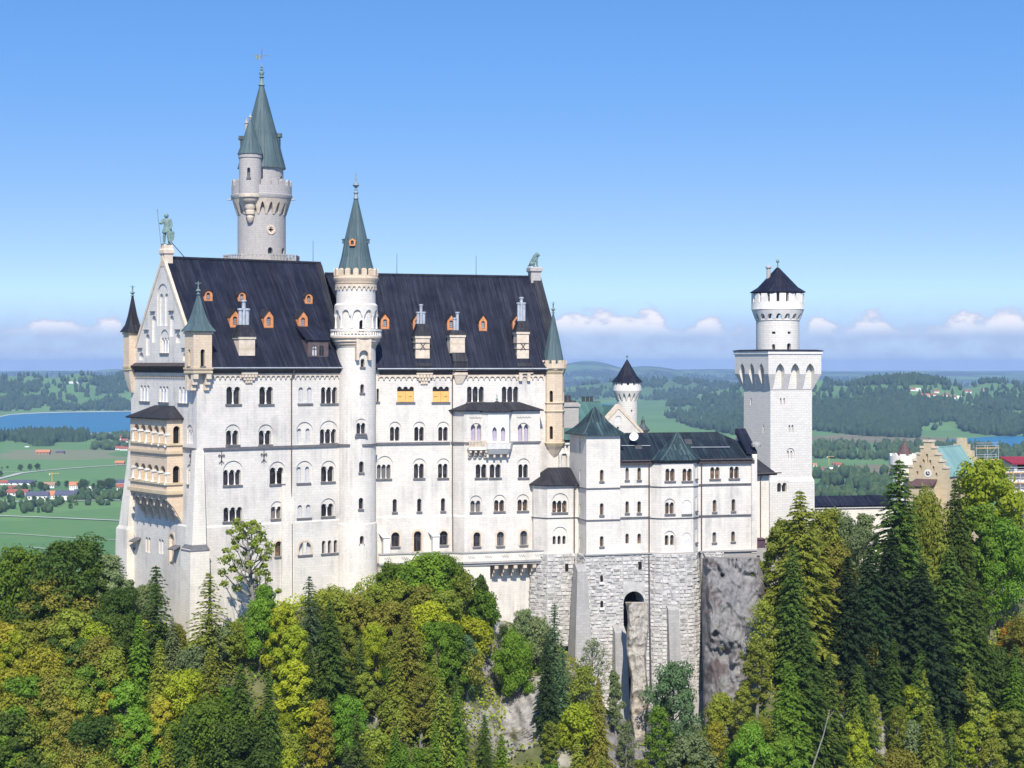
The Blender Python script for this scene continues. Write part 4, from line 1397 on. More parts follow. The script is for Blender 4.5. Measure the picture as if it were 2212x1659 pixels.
def ring_part(mb, r1, r2, z0, z1, a0, a1, n=20):
    vs = []
    for i in range(n + 1):
        a = a0 + (a1 - a0) * i / n
        for rr, z in ((r1, z0), (r2, z0), (r2, z1), (r1, z1)):
            vs.append((sx + rr * math.cos(a), sy + rr * math.sin(a), z))
    fs = [(4 * i + k, 4 * i + (k + 1) % 4, 4 * i + 4 + (k + 1) % 4, 4 * i + 4 + k) for i in range(n) for k in range(4)]
    fs += [(0, 1, 2, 3), (4 * n, 4 * n + 1, 4 * n + 2, 4 * n + 3)]
    return mb.add(vs, fs)
af = math.radians(fr2.deg - 90)
w_ = .9 / r0
ring_part(c_, r0 - .1, r0 + .2, zc3 - .2, zc3 + .1, af - 1.5, af - w_)
ring_part(c_, r0 - .1, r0 + .2, zc3 - .2, zc3 + .1, af + w_, af + 1.5)
build('string_course', c_, MAT['dark_trim'], STAIR)
# balcony on its stepped round corbel
cb = MB().lathe(sx, sy, [(r0 - .1, zt_(752)), (r0 + .12, zt_(749)), (r0 + .12, zt_(746)), (r0 + .36, zt_(744)), (r0 + .36, zt_(740)), (r0 + .62, zt_(738)), (r0 + .62, zt_(733)), (r0 + .86, zt_(731)), (r0 + .92, zt_(728)), (r0 + .92, zt_(727)), (r0 - .2, zt_(727))], 56)
build('balcony', cb, MAT['sand_trim'], STAIR, True)
bb = MB()
rb_ = r0 + .84
def ring_full(mb, ri, ro, z0, z1, seg=56):
    return mb.add([(sx + rr * math.cos(2 * math.pi * i / seg), sy + rr * math.sin(2 * math.pi * i / seg), z) for rr, z in ((ro, z0), (ro, z1), (ri, z1), (ri, z0)) for i in range(seg)],
                  [(k * seg + i, k * seg + (i + 1) % seg, ((k + 1) % 4) * seg + (i + 1) % seg, ((k + 1) % 4) * seg + i) for k in range(4) for i in range(seg)])
ring_full(bb, rb_ - .24, rb_ + .06, zt_(715.5), zt_(712))
ring_full(bb, rb_ - .2, rb_ + .02, zt_(727), zt_(724.5))
for i in range(44):
    a = 2 * math.pi * i / 44
    x, y = sx + (rb_ - .09) * math.cos(a), sy + (rb_ - .09) * math.sin(a)
    bb.lathe(x, y, [(.09, zt_(725)), (.11, zt_(722)), (.07, zt_(717)), (.1, zt_(715))], 6)
build('balustrade', bb, MAT['white_trim'], STAIR)
# garderobe shaft below the balcony
f3 = circle_hit(696.5 + 348 * .25633, sx, sy, r0 + .55)
gm = boolean(MB().loft([rect_plan(f3, -1.15, 1.15, .05, -1.3, zt_(778)), rect_plan(f3, -1.15, 1.15, .05, -1.3, zt_(729))]).mesh(), [MB().prism(f3, arch_poly(-.72, .72, zt_(790), zt_(757)), .5, -.85)])
build('balcony_corbel', gm, MAT['sand_trim'], STAIR)
# drum above the balcony with its blind arcade
D = Wall(Frame(0, sy, 0, X=sx))
rd = 2.93
D.mb.lathe(sx, sy, [(rd, zt_(727.2)), (rd, zt_(606))], 56)
tower_win(D, sx, sy, rd, 3, 310, 349, 612, 688, depth=.8)
D.finish(STAIR, MAT['limestone'], 'drum', True)
build('arcade', scallop_ring(sx, sy, rd - .05, rd + .3, zt_(661), (683 - 661) * sy / F, 11), MAT['limestone'], STAIR, True)
for i in range(11):
    a = 2 * math.pi * (i + .03) / 11
    x, y = sx + (rd + .14) * math.cos(a), sy + (rd + .14) * math.sin(a)
    col = MB().lathe(x, y, [(.2, zt_(710)), (.13, zt_(707)), (.12, zt_(688)), (.26, zt_(682)), (.28, zt_(680))], 8)
    build('column', col, MAT['white_trim'], STAIR, True)
build('arcade_ring', MB().lathe(sx, sy, [(rd + .02, zt_(661.5)), (rd + .3, zt_(660.5)), (rd + .02, zt_(656))], 56), MAT['white_trim'], STAIR, True)
build('frieze_band', scallop_ring(sx, sy, rd - .05, rd + .2, zt_(615), 12 * sy / F, 26), MAT['sand_trim'], STAIR, True)
build('parapet', MB().lathe(sx, sy, [(rd, zt_(615.2)), (rd + .22, zt_(613)), (rd + .25, zt_(609)), (rd + .45, zt_(605)), (rd + .48, zt_(601)), (rd + .38, zt_(600)), (rd + .38, zt_(595.5)), (rd - .3, zt_(595.5))], 56), MAT['sandstone'], STAIR, True)
build('battlement', merlons(sx, sy, rd + .38, 16, .6, zt_(597), zt_(581), .35, peak=.22, a0=-math.pi / 2 + .08), MAT['sandstone'], STAIR)
sp = spire(sx, sy, [(2.72, zt_(596)), (2.72, zt_(584)), (2.2, zt_(556)), (1.62, zt_(512)), (.3, zt_(430)), (.3, zt_(428))], 12)
build('spire', sp, MAT['spire_copper'], STAIR)
fb = MB().lathe(sx, sy, [(.2, zt_(431)), (.46, zt_(429.5)), (.3, zt_(426)), (.24, zt_(420)), (.38, zt_(416.5)), (.2, zt_(413)), (.22, zt_(408.5)), (.05, zt_(407.5)), (.3, zt_(404)), (.52, zt_(400.5)), (.3, zt_(395)), (.06, zt_(392.5)), (.1, zt_(386)), (.05, zt_(384.5)), (.08, zt_(378)), (.02, zt_(369))], 12)
f0 = Frame(0, sy, 0, X=sx)
fb.box(f0, -.3, .3, -.04, .04, zt_(386.5), zt_(385)).box(f0, -.12, .12, -.03, .03, zt_(376), zt_(374.5))
build('finial', fb, MAT['zinc'], STAIR, True)
fd = circle_hit(761.5, sx, sy, 1.95)
for nm, fx in (('spire_dormer', fd),):
    h0, h1 = zt_(533), zt_(518)
    hole = arch_poly(-.24, .24, h0 + .2, h1 - .22)
    me = boolean(MB().prism(fx, [(-.42, h0), (.42, h0), (.52, h0 + .72), (0, h1 + .05), (-.52, h0 + .72)], .25, -1.2).mesh(), [MB().prism(fx, hole, .6, 0)])
    o = build(nm, me, MAT['terracotta'], STAIR)
    build('window', MB().prism(fx, hole, .01, .04), MAT['glass'], o)
for sg in (-1, 1):
    f_ = Frame(0, sy, 0, X=sx)
    build('spire_dormer', MB().box(f_, sg * 1.55 - .45, sg * 1.55 + .45, -.45, .45, zt_(526), zt_(518)).loft([rect_plan(f_, sg * 1.55 - .62, sg * 1.55 + .62, -.55, .55, zt_(518)), rect_plan(f_, sg * 1.45 - .3, sg * 1.45 + .3, -.3, .3, zt_(515.5))]), MAT['spire_copper'], STAIR)

# ------------------------------------------------------------------ tall round tower behind the palace
nx, ny = (565 - HX) * 300 / F, 300.0
zn = lambda y: CZ + (HY - y) * ny / F
NORTH = thing('round_tower', 'tall grey stone round tower with weather vane rising behind the palace ridge', 'tower', (nx, ny, ZB + 12))
T = Wall(Frame(0, ny, 0, X=nx))
rn = 3.87
T.mb.lathe(nx, ny, [(rn, ZB), (rn, zn(462)), (rn - .15, zn(461.8)), (rn - .15, zn(425))], 64)
tower_win(T, nx, ny, rn, 7, 427, 462, 1548, 1598, sill=False)
tower_win(T, nx, ny, rn, 7, 530, 550, 1552, 1600, sill=False)
fq = circle_hit(Q(7, 449, 0)[0], nx, ny, rn)
zq = zn(Q(7, 0, 1430)[1])
def disc(r, n=20, c=(0, 0)):
    return [(c[0] + r * math.cos(2 * math.pi * i / n), c[1] + r * math.sin(2 * math.pi * i / n)) for i in range(n)]
qf = []
for i in range(32):
    a = 2 * math.pi * i / 32
    rr = .16 + .24 * abs(math.cos(2 * a)) ** .7
    qf.append((rr * math.cos(a), zq + rr * math.sin(a)))
T.deep.prism(fq, qf, .5, -.6)
T.finish(NORTH, MAT['grey_stone'], 'shaft', True)
rs = boolean(MB().prism(fq, [(a, b + zq) for a, b in disc(.76)], -.2, .1).mesh(), [MB().prism(fq, [(a, b + zq) for a, b in disc(.5)], .03, .5), MB().prism(fq, qf, .5, -.6)])
build('rose_window', rs, MAT['sand_trim'], NORTH)
build('window', MB().prism(fq, qf, -.5, -.45), MAT['dark_void'], NORTH)
# octagonal platform with traceried parapet
a8 = math.radians(22.5)
build('platform', MB().lathe(nx, ny, [(rn, zn(580)), (6.0, zn(571)), (6.0, zn(567)), (rn, zn(566.9))], 8, a8), MAT['sand_trim'], NORTH)
pr = MB()
for i in range(8):
    p, q = [Vector((nx + 6.2 * math.cos(a8 + 2 * math.pi * j / 8), ny + 6.2 * math.sin(a8 + 2 * math.pi * j / 8), 0)) for j in (i, i + 1)]
    L = (q - p).length
    f_ = Frame(0, p.y, math.degrees(math.atan2(q.y - p.y, q.x - p.x)), X=p.x)
    pr.box(f_, 0.02, L - .02, -.12, .12, zn(555), zn(552.5)).box(f_, .02, L - .02, -.1, .1, zn(567), zn(565))
    m = 7
    for j in range(m):
        a, b = .1 + (L - .2) * j / m, .1 + (L - .2) * (j + 1) / m
        za, zb_ = zn(565), zn(555)
        pr.prism(f_, [(a, za), (a + .12, za), ((a + b) / 2 + .06, zb_), ((a + b) / 2 - .06, zb_)], -.06, .06)
        pr.prism(f_, [(b, za), (b - .12, za), ((a + b) / 2 - .06, zb_), ((a + b) / 2 + .06, zb_)], -.059, .059)
    pr.box(f_, -.14, .14, -.14, .14, zn(567), zn(552))
build('parapet', pr, MAT['grey_stone'], NORTH)
# machicolated gallery
build('gallery', scallop_ring(nx, ny, rn - .2, 4.75, zn(432), 34 * ny / F, 20, pointed=True, ri_bot=rn + .12), MAT['sand_trim'], NORTH, True)
build('gallery_wall', MB().lathe(nx, ny, [(rn - .1, zn(432.2)), (4.78, zn(432)), (4.95, zn(427)), (4.95, zn(423)), (4.84, zn(422)), (4.84, zn(404)), (rn - .4, zn(404))], 64), MAT['grey_stone'], NORTH, True)
build('battlement', merlons(nx, ny, 4.84, 18, .64, zn(404.3), zn(391), .4, peak=.3, a0=.05), MAT['grey_stone'], NORTH)
U = Wall(Frame(0, ny, 0, X=nx))
ru = 3.5
U.mb.lathe(nx, ny, [(ru, zn(424)), (ru, zn(366)), (ru + .2, zn(365)), (ru + .25, zn(361)), (ru - .5, zn(361))], 56)
tower_win(U, nx, ny, ru, 7, 376, 390, 968, 1045, sill=False)
tower_win(U, nx, ny, ru, 7, 520, 534, 1022, 1068, sill=False)
U.finish(NORTH, MAT['grey_stone'], 'drum', True)
build('spire', spire(nx, ny, [(3.95, zn(365)), (3.9, zn(363)), (3.25, zn(330)), (2.42, zn(285)), (2.28, zn(280)), (.4, zn(187)), (.36, zn(184))], 16), MAT['spire_copper'], NORTH)
fb = MB().lathe(nx, ny, [(.3, zn(188)), (.56, zn(184.5)), (.34, zn(180)), (.26, zn(169)), (.46, zn(167)), (.2, zn(164)), (.42, zn(159)), (.4, zn(156)), (.14, zn(153)), (.3, zn(151)), (.1, zn(148)), (.22, zn(145)), (.06, zn(142)), (.05, zn(112)), (.12, zn(110)), (.03, zn(102))], 12)
build('finial', fb, MAT['bronze'], NORTH, True)
f0 = Frame(0, ny, 0, X=nx)
build('weather_vane', MB().prism(f0, [(-.1, zn(118)), (-.6, zn(119.5)), (-1.35, zn(118)), (-1.1, zn(122)), (-.85, zn(124)), (-.95, zn(129)), (-.6, zn(127.5)), (-.1, zn(129))], -.05, .05).box(f0, .05, 1.15, -.04, .04, zn(121), zn(120)).prism(f0, [(1.0, zn(118.5)), (1.3, zn(120.5)), (1.0, zn(122.5))], -.03, .03), MAT['bronze'], NORTH)
# small stair turret in front of the spire
ux, uy = nx + (312 - 381) * .2927 * .075 + .22, ny - 3.9
zu = lambda zy: CZ + (HY - Q(7, 0, zy)[1]) * (uy - 1.2) / F
V = Wall(Frame(0, uy, 0, X=ux))
V.mb.lathe(ux, uy, [(1.78, zu(1160)), (1.78, zu(890)), (1.9, zu(885)), (1.92, zu(850))], 40)
tower_win(V, ux, uy, 1.78, 7, 274, 297, 960, 1032)
V.finish(NORTH, MAT['grey_stone'], 'turret', True)
build('turret_corbel', MB().lathe(ux, uy, [(.2, zu(1365)), (.5, zu(1350)), (.62, zu(1318)), (.5, zu(1310)), (.75, zu(1300)), (.78, zu(1275)), (.7, zu(1270)), (.9, zu(1255)), (.92, zu(1225)), (1.2, zu(1215)), (1.5, zu(1200)), (1.58, zu(1184)), (1.84, zu(1176)), (1.86, zu(1158)), (1.75, zu(1152))], 40), MAT['sand_trim'], NORTH, True)
build('turret_roof', spire(ux, uy, [(2.08, zu(858)), (2.0, zu(846)), (1.25, zu(760)), (.55, zu(650)), (.12, zu(598))], 16), MAT['spire_copper'], NORTH)
build('finial', MB().lathe(ux, uy, [(.1, zu(602)), (.2, zu(598)), (.12, zu(592)), (.3, zu(585)), (.3, zu(578)), (.1, zu(571)), (.04, zu(555))], 12), MAT['grey_stone'], NORTH, True)
chx, chy = nx + (275 - 381) * .2927 * .075 * 1.01, ny - .6
build('chimney', MB().lathe(chx, chy, [(.28, zu(990)), (.28, zu(612)), (.4, zu(608)), (.4, zu(598)), (.24, zu(596)), (.22, zu(582)), (.27, zu(570))], 10), MAT['grey_stone'], NORTH, True)
for dxp, zy0, zy1 in ((495, 785, 705), (238, 985, 720)):
    dxx = nx + (dxp - 381) * .2927 * .075
    f_ = Frame(0, ny + (.2 if dxp > 400 else 1.0), 0, X=dxx)
    o = build('spire_dormer', MB().box(f_, -.42, .42, -.9, .5, zu(zy0 if dxp > 400 else 790), zu(zy1)), MAT['copper_dark'], NORTH)
    build('dormer_roof', MB().prism(Frame(0, f_.Y, 90, X=f_.X), [(-.62, zu(zy1) - .05), (.62, zu(zy1) - .05), (0, zu(zy1) + .62)], -.75, .75), MAT['copper_dark'], o)
for sg in (-1, 1):
    build('waterspout', MB().tube([(nx + sg * 4.8, ny - .4, zn(432)), (nx + sg * 5.5, ny - .5, zn(432.5))], [.16, .1], 6), MAT['grey_stone'], NORTH)

# ------------------------------------------------------------------ white gabled range east of the palace
FK = Frame(1265, 280, 16)
KX = lambda x, y, o=0.0: FK.uz(x, y, o)[0]
zK = lambda y, Y=280: CZ + (HY - y) * Y / F
KEM = thing('bower_building', 'plain white three-storey range with polygonal bays on rusticated stone footing', 'castle wing', FK.w(14, zK(1500), -3))
FOOT = zK(1199)
# plan in frame coordinates
ut1 = KX(1338, 1000)
uw = KX(1402, 1000)
ub1 = KX(1428, 1000, 1.4); ub2 = KX(1497, 1000, 1.4); ub3 = ub2 + 1.55
uend = KX(1631, 1000)
lo = -3.6
ul0 = KX(1182, 1080, lo) ; ulb = KX(1152, 1080, lo - 2.2)
def kpl(pts, z):
    return [FK.w(u, z, o) for u, o in pts]
DEPK = -10.0
# tower-like block
TB = Wall(FK)
TB.mb.loft([kpl([(0, .22), (ut1, .22), (ut1, -8), (0, -8)], FOOT), kpl([(0, .22), (ut1, .22), (ut1, -8), (0, -8)], zK(941))])
for t, b in ((925, 1022), (1207, 1308), (1484, 1572)):
    TB.win(5, 756, 787, t, b, 1, pane='warm_glass', out=.22)
FTL = Frame(0, FK.w(0, 0, -8)[1], 16 - 90, X=FK.w(0, 0, -8)[0])
for zy, h in ((720, 100), (965, 105), (1250, 95), (1530, 90)):
    u = 8.22 - 3.2
    z = FTL.uz(Q(5, 598, 0)[0], Q(5, 0, zy)[1])[1]
    TB.rect(FTL, 4.9, 5.35, z - 1.0, z + .6)
TB.finish(KEM, MAT['limestone'], 'tower_block')
hw = ut1 / 2
um_, om_ = hw, -4.0
rings = []
z0, z1 = zK(941), zK(880)
for s, t in ((1.0, 0), (1.0, .035), (.72, .22), (.46, .45), (.24, .72), (.015, 1)):
    e = .55 * s if s > .9 else 0
    su, so = (hw + .62) * s, 4.75 * s
    rings.append(kpl([(um_ - su, om_ + so), (um_ + su, om_ + so), (um_ + su, om_ - so), (um_ - su, om_ - so)], z0 + (z1 - z0) * t))
build('tower_roof', MB().loft(rings), MAT['copper_teal'], KEM)
for j in range(2):
    build('hip_seam', MB().tube([Vector(r_[j]) + Vector((0, 0, .05)) for r_ in rings[1:]], .08, 5), MAT['spire_copper'], KEM)
# wings either side of the polygonal bay
WB = Wall(FK)
WB.mb.loft([kpl([(ut1 + .003, 0), (uend, 0), (uend, DEPK), (ut1 + .003, DEPK)], FOOT), kpl([(ut1 + .003, 0), (uend, 0), (uend, DEPK), (ut1 + .003, DEPK)], zK(996))])
for a, b in ((971, 1000), (1072, 1102)):
    for t, q in ((908, 1012), (1190, 1290), (1463, 1548)):
        WB.win(5, a, b, t, q, 1, pane='warm_glass', sill=t < 1400)
for a, t in ((1686, 902), (1848, 898)):
    WB.win(5, a, a + 78, t, t + 100, 2, pane='warm_glass')
for a, t, q in ((1706, 1178, 1280), (1865, 1172, 1274), (1704, 1450, 1538), (1862, 1444, 1530)):
    WB.win(5, a, a + 32, t, q, 1, pane='warm_glass')
WB.finish(KEM, MAT['limestone'])
# polygonal bay
PB = Wall(FK.at(0, 1.4))
bp = lambda d: [(uw + .05 - d * 1.3, -.2), (ub1 - d * .4, 1.4 + d), (ub2 + d * .4, 1.4 + d), (ub3 + d * 1.3, -.2)]
PB.mb.loft([kpl(bp(0), FOOT), kpl(bp(0), zK(998))])
for a in (1308, 1452):
    PB.win(5, a, a + 78, 915, 1020, 2, pane='warm_glass')
PB.win(5, 1309, 1382, 1200, 1298, 2, arch=(1298, 1390, 1168), pane='warm_glass')
PB.win(5, 1450, 1526, 1180, 1298, 1, pane='blind_panel', depth=.16)
PB.win(5, 1306, 1382, 1475, 1562, 2, arch=(1298, 1388, 1440), sep=True, gap=.35, pane='warm_glass', sill=False)
PB.win(5, 1450, 1524, 1455, 1600, 1, pane='blind_panel', depth=.16, sill=False)
dgR = 16 + math.degrees(math.atan2(1.4, 1.55))
fR = Frame(0, FK.w(ub2, 0, 1.4)[1], dgR, X=FK.w(ub2, 0, 1.4)[0])
for y0_, y1_ in ((905, 1015), (1165, 1290), (1435, 1560)):
    za, zb_ = zK(Q(5, 0, y1_)[1]), zK(Q(5, 0, y0_)[1])
    PB.deep.prism(fR, arch_poly(.8, 1.35, za, zb_), .3, -.3)
    PB.todo.append(dict(fr=fR, out=0, back=0, depth=.3, polys=[arch_poly(.8, 1.35, za, zb_)], u0=.8, u1=1.35, zb=za, zt=zb_, n=1, g=0, lw=.55, pane='blind_panel', col=False, sill=True, surround=None, frame=False, nm='window'))
PB.finish(KEM, MAT['limestone'], 'bay')
# roofs: long ridge, concave bay roof, gable parapet at the right end
zev, zrd = zK(995), zK(936, 285)
kr = MB()
zlow = zK(957, 285)
uh = KX(1548, 940, -5)
kr.slab([FK.w(ut1 + .05, zev, .5), FK.w(uend - .6, zev, .5), FK.w(uend - .6, zev + (zlow - zev), -3.8), FK.w(uh + 3.2, zlow, -3.8), FK.w(uh, zrd, -5), FK.w(ut1 + .05, zrd, -5)], .25)
kr.slab([FK.w(ut1 + .05, zev, -10.5), FK.w(uend - .6, zev, -10.5), FK.w(uend - .6, zlow, -6.2), FK.w(uh + 3.2, zlow, -6.2), FK.w(uh, zrd - .004, -5.01), FK.w(ut1 + .05, zrd - .004, -5.01)], .25)
kr.add([FK.w(uh, zrd - .01, -5), FK.w(uh + 3.2, zlow - .01, -3.8), FK.w(uend - .6, zlow - .01, -3.8), FK.w(uend - .6, zlow - .01, -6.2), FK.w(uh + 3.2, zlow - .01, -6.2)], [(0, 1, 4), (1, 2, 3, 4)])
build('roof', kr, MAT['copper_mixed'], KEM)
build('eaves', MB().box(FK, ut1 + .02, uend - .3, -.05, .42, zev - .75, zev - .28), MAT['eave_wood'], KEM)
build('gutter', MB().tube([FK.w(ut1 + .1, zev - .1, .58), FK.w(uw + .3, zev - .1, .58)], .09, 6), MAT['pipe_metal'], KEM)
build('gutter', MB().tube([FK.w(ub3 - .3, zev - .1, .58), FK.w(uend - .5, zev - .1, .58)], .09, 6), MAT['pipe_metal'], KEM)
ap = FK.w(KX(1463, 940, -1.6), zrd + .1, -1.6)
rings = [kpl(bp(.5), zK(997.5)), kpl(bp(.55), zK(995.5))]
for t, zf in ((.24, .18), (.45, .36), (.65, .58), (.82, .8), (.985, 1)):
    base = kpl(bp(.5), 0)
    rings.append([tuple(Vector((p[0], p[1], 0)).lerp(Vector((ap[0], ap[1], 0)), t) + Vector((0, 0, zK(995.5) + (ap[2] - zK(995.5)) * zf))) for p in base])
build('bay_roof', MB().loft(rings), MAT['copper_teal'], KEM)
for j in range(1, 3):
    build('hip_seam', MB().tube([Vector(r_[j]) + Vector((0, 0, .05)) for r_ in rings[1:]], .09, 5), MAT['spire_copper'], KEM)
build('eaves', MB().loft([kpl(bp(.05), zK(1003)), kpl(bp(.42), zK(998.2))]), MAT['eave_wood'], KEM)
# snow guards on the roof
pk = Vector(FK.w(0, zev, .5)); nk = (Vector(FK.w(1, zev, .5)) - pk).cross(Vector(FK.w(0, zrd, -5)) - pk).normalized()
for (a, y1, b, y2) in ((930, 728, 1180, 728), (1520, 742, 1850, 740)):
    p, q = ray_plane(*Q(5, a, y1), pk, nk), ray_plane(*Q(5, b, y2), pk, nk)
    build('snow_guard', MB().tube([p + nk * .15, q + nk * .15], .05, 5), MAT['light_metal'], KEM)
p = ray_plane(*Q(5, 1082, 745), pk, nk)
build('skylight', MB().box(Frame(0, p.y, 16, X=p.x), -.55, .55, -.5, .35, p.z - .5, p.z + .5, top=(-.55, .55, -.9, -.2)), MAT['iron'], KEM)
p = ray_plane(*Q(5, 1500, 690), pk, nk)
build('skylight', MB().box(Frame(0, p.y, 16, X=p.x), -.6, .6, -.5, .3, p.z - .4, p.z + .4, top=(-.6, .6, -.9, -.2)), MAT['iron'], KEM)
# satellite dish
p = ray_plane(*Q(5, 1045, 725), pk, nk)
DISH = thing('satellite_dish', 'small white satellite dish standing on the dark roof of the white range', 'satellite dish', tuple(p))
z = p.z
dd = Vector((-.25, -.85, .45)).normalized()
a_ = dd.orthogonal().normalized(); b_ = dd.cross(a_)
rings = []
for r, h in ((.02, .0), (.3, .04), (.52, .12), (.7, .24), (.7, .28), (.5, .16), (.28, .09), (.02, .05)):
    rings.append([tuple(Vector((p.x, p.y - .3, z + 1.35)) + (a_ * math.cos(t) + b_ * math.sin(t)) * r + dd * h) for t in [2 * math.pi * i / 20 for i in range(20)]])
build('reflector', MB().loft(rings), MAT['dish_white'], DISH, True)
build('mast', MB().tube([(p.x, p.y, z - .2), (p.x, p.y, z + 1.0), (p.x, p.y - .25, z + 1.3)], .05, 6), MAT['iron'], DISH)
# right gable parapet of the range with its ledge and pier
gb = MB()
zg1 = zK(936, 285)
fe = Frame(0, FK.w(uend - .62, 0, .25)[1], 16 + 90, X=FK.w(uend - .62, 0, .25)[0])
gp = [(0, FOOT), (0, zK(988)), (.6, zK(980)), (4.0, zg1 - .2), (4.9, zg1 + .3), (6.0, zg1 - .4), (10.1, zK(992)), (10.1, FOOT)]
gb.prism(fe, gp, 0.01, .8)
build('gable', gb, MAT['limestone'], KEM)
build('verge', MB().hexa([fe.w(.1, zK(986), -.9), fe.w(4.7, zg1 - .3, -.9), fe.w(4.7, zg1 - .3, .85), fe.w(.1, zK(986), .85), fe.w(.1, zK(980), -.9), fe.w(4.7, zg1 + .5, -.9), fe.w(4.7, zg1 + .5, .85), fe.w(.1, zK(980), .85)]), MAT['roof_dark'], KEM)
build('kneeler', MB().lathe(*FK.w(uend + .1, 0, .1)[:2], [(.7, zK(970)), (.75, zK(966)), (.75, zK(963)), (.45, zK(960)), (.1, zK(959))], 10), MAT['smooth_stone'], KEM)
build('corner_pier', MB().box(FK, uend - .75, uend + .12, -.4, .3, zK(1205), zK(1004)), MAT['limestone'], KEM)
pl_ = MB()
# low part next to the palace with its hipped roof
LB = Wall(FK.at(0, lo))
lp = lambda d: [(ulb - d, lo - 6), (ulb - d, lo - 2.2), (ul0 - d * .4, lo + d), (.05, lo + d), (.05, lo - 6)]
LB.mb.loft([kpl(lp(0), FOOT - .02), kpl(lp(0), zK(1052))])
LB.win(5, 358, 478, 1186, 1285, 3, arch=(350, 492, 1122), pane='warm_glass')
LB.win(5, 360, 470, 1482, 1555, 3, arch=(358, 482, 1405), sep=True, gap=.4, sill=False)
LB.finish(KEM, MAT['limestone'], 'annex')
rl = [kpl(lp(.45), zK(1052) + .01), kpl(lp(.5), zK(1050))]
rl.append([FK.w(ulb + 3.2, zK(1016), lo - 5.5), FK.w(ulb + 3.2, zK(1016), lo - 4.2), FK.w(ulb + 3.4, zK(1016), lo - 3.9), FK.w(.05, zK(1016), lo - 3.9), FK.w(.05, zK(1016), lo - 5.5)])
build('annex_roof', MB().loft(rl), MAT['roof_slate'], KEM)
rain = MB().tube([FK.w(-.55, zK(1050), lo + .6), FK.w(-.75, zK(1058), lo + .25), FK.w(-.75, zK(1200), lo + .2), FK.w(-.7, zK(1330), lo + 1.6)], .1, 6)
build('rain_pipe', rain, MAT['pipe_metal'], KEM, True)
rain = MB().tube([FK.w(uw - .15, zK(1000), .6), FK.w(uw - .1, zK(1008), .2), FK.w(uw - .1, zK(1200), .2), FK.w(uw - .4, zK(1209), .9), FK.w(uw - .5, zK(1340), 1.6), FK.w(uw - .7, zK(1500), 2.8)], .1, 6)
build('rain_pipe', rain, MAT['pipe_metal'], KEM, True)
rain = MB().tube([FK.w(ub3 + .35, zK(1000), .3), FK.w(ub3 + .3, zK(1010), .16), FK.w(ub3 + .3, zK(1196), .16), FK.w(ub3 + .5, zK(1206), .9), FK.w(ub3 + .7, zK(1390), 1.3), FK.w(ub3 + 1.6, zK(1410), 1.7), FK.w(ub3 + 1.5, zK(1480), 1.8)], .1, 6)
build('rain_pipe', rain, MAT['pipe_metal'], KEM, True)
# string courses
for yy in (1073, 1341):
    yv = Q(5, 0, yy)[1]
    z = zK(yv)
    s_ = MB()
    for a, b in ((ut1 + .02, uw + .1), (ub3 - .1, uend + .15)):
        s_.box(FK, a, b, -.05, .14, z - .12, z + .02)
    s_.box(FK, ut1 + .02, uw + .1, -.05, .2, z + .04, z + .17).box(FK, ub3 - .1, uend + .16, -.05, .2, z + .04, z + .17)
    s_.box(FK, -.16, ut1 + .02, -.05, .4, z - .24, z - .1)
    s_.loft([kpl(bp(.1), z - .16), kpl(bp(.18), z - .03)])
    s_.loft([kpl(lp(.1), z - .12), kpl(lp(.18), z + .02)]) if yy > 1200 else None
    s_.box(FTL, .5, 8.3, -.05, .16, z - .24, z - .1)
    build('string_course', s_, MAT['dark_trim'], KEM)

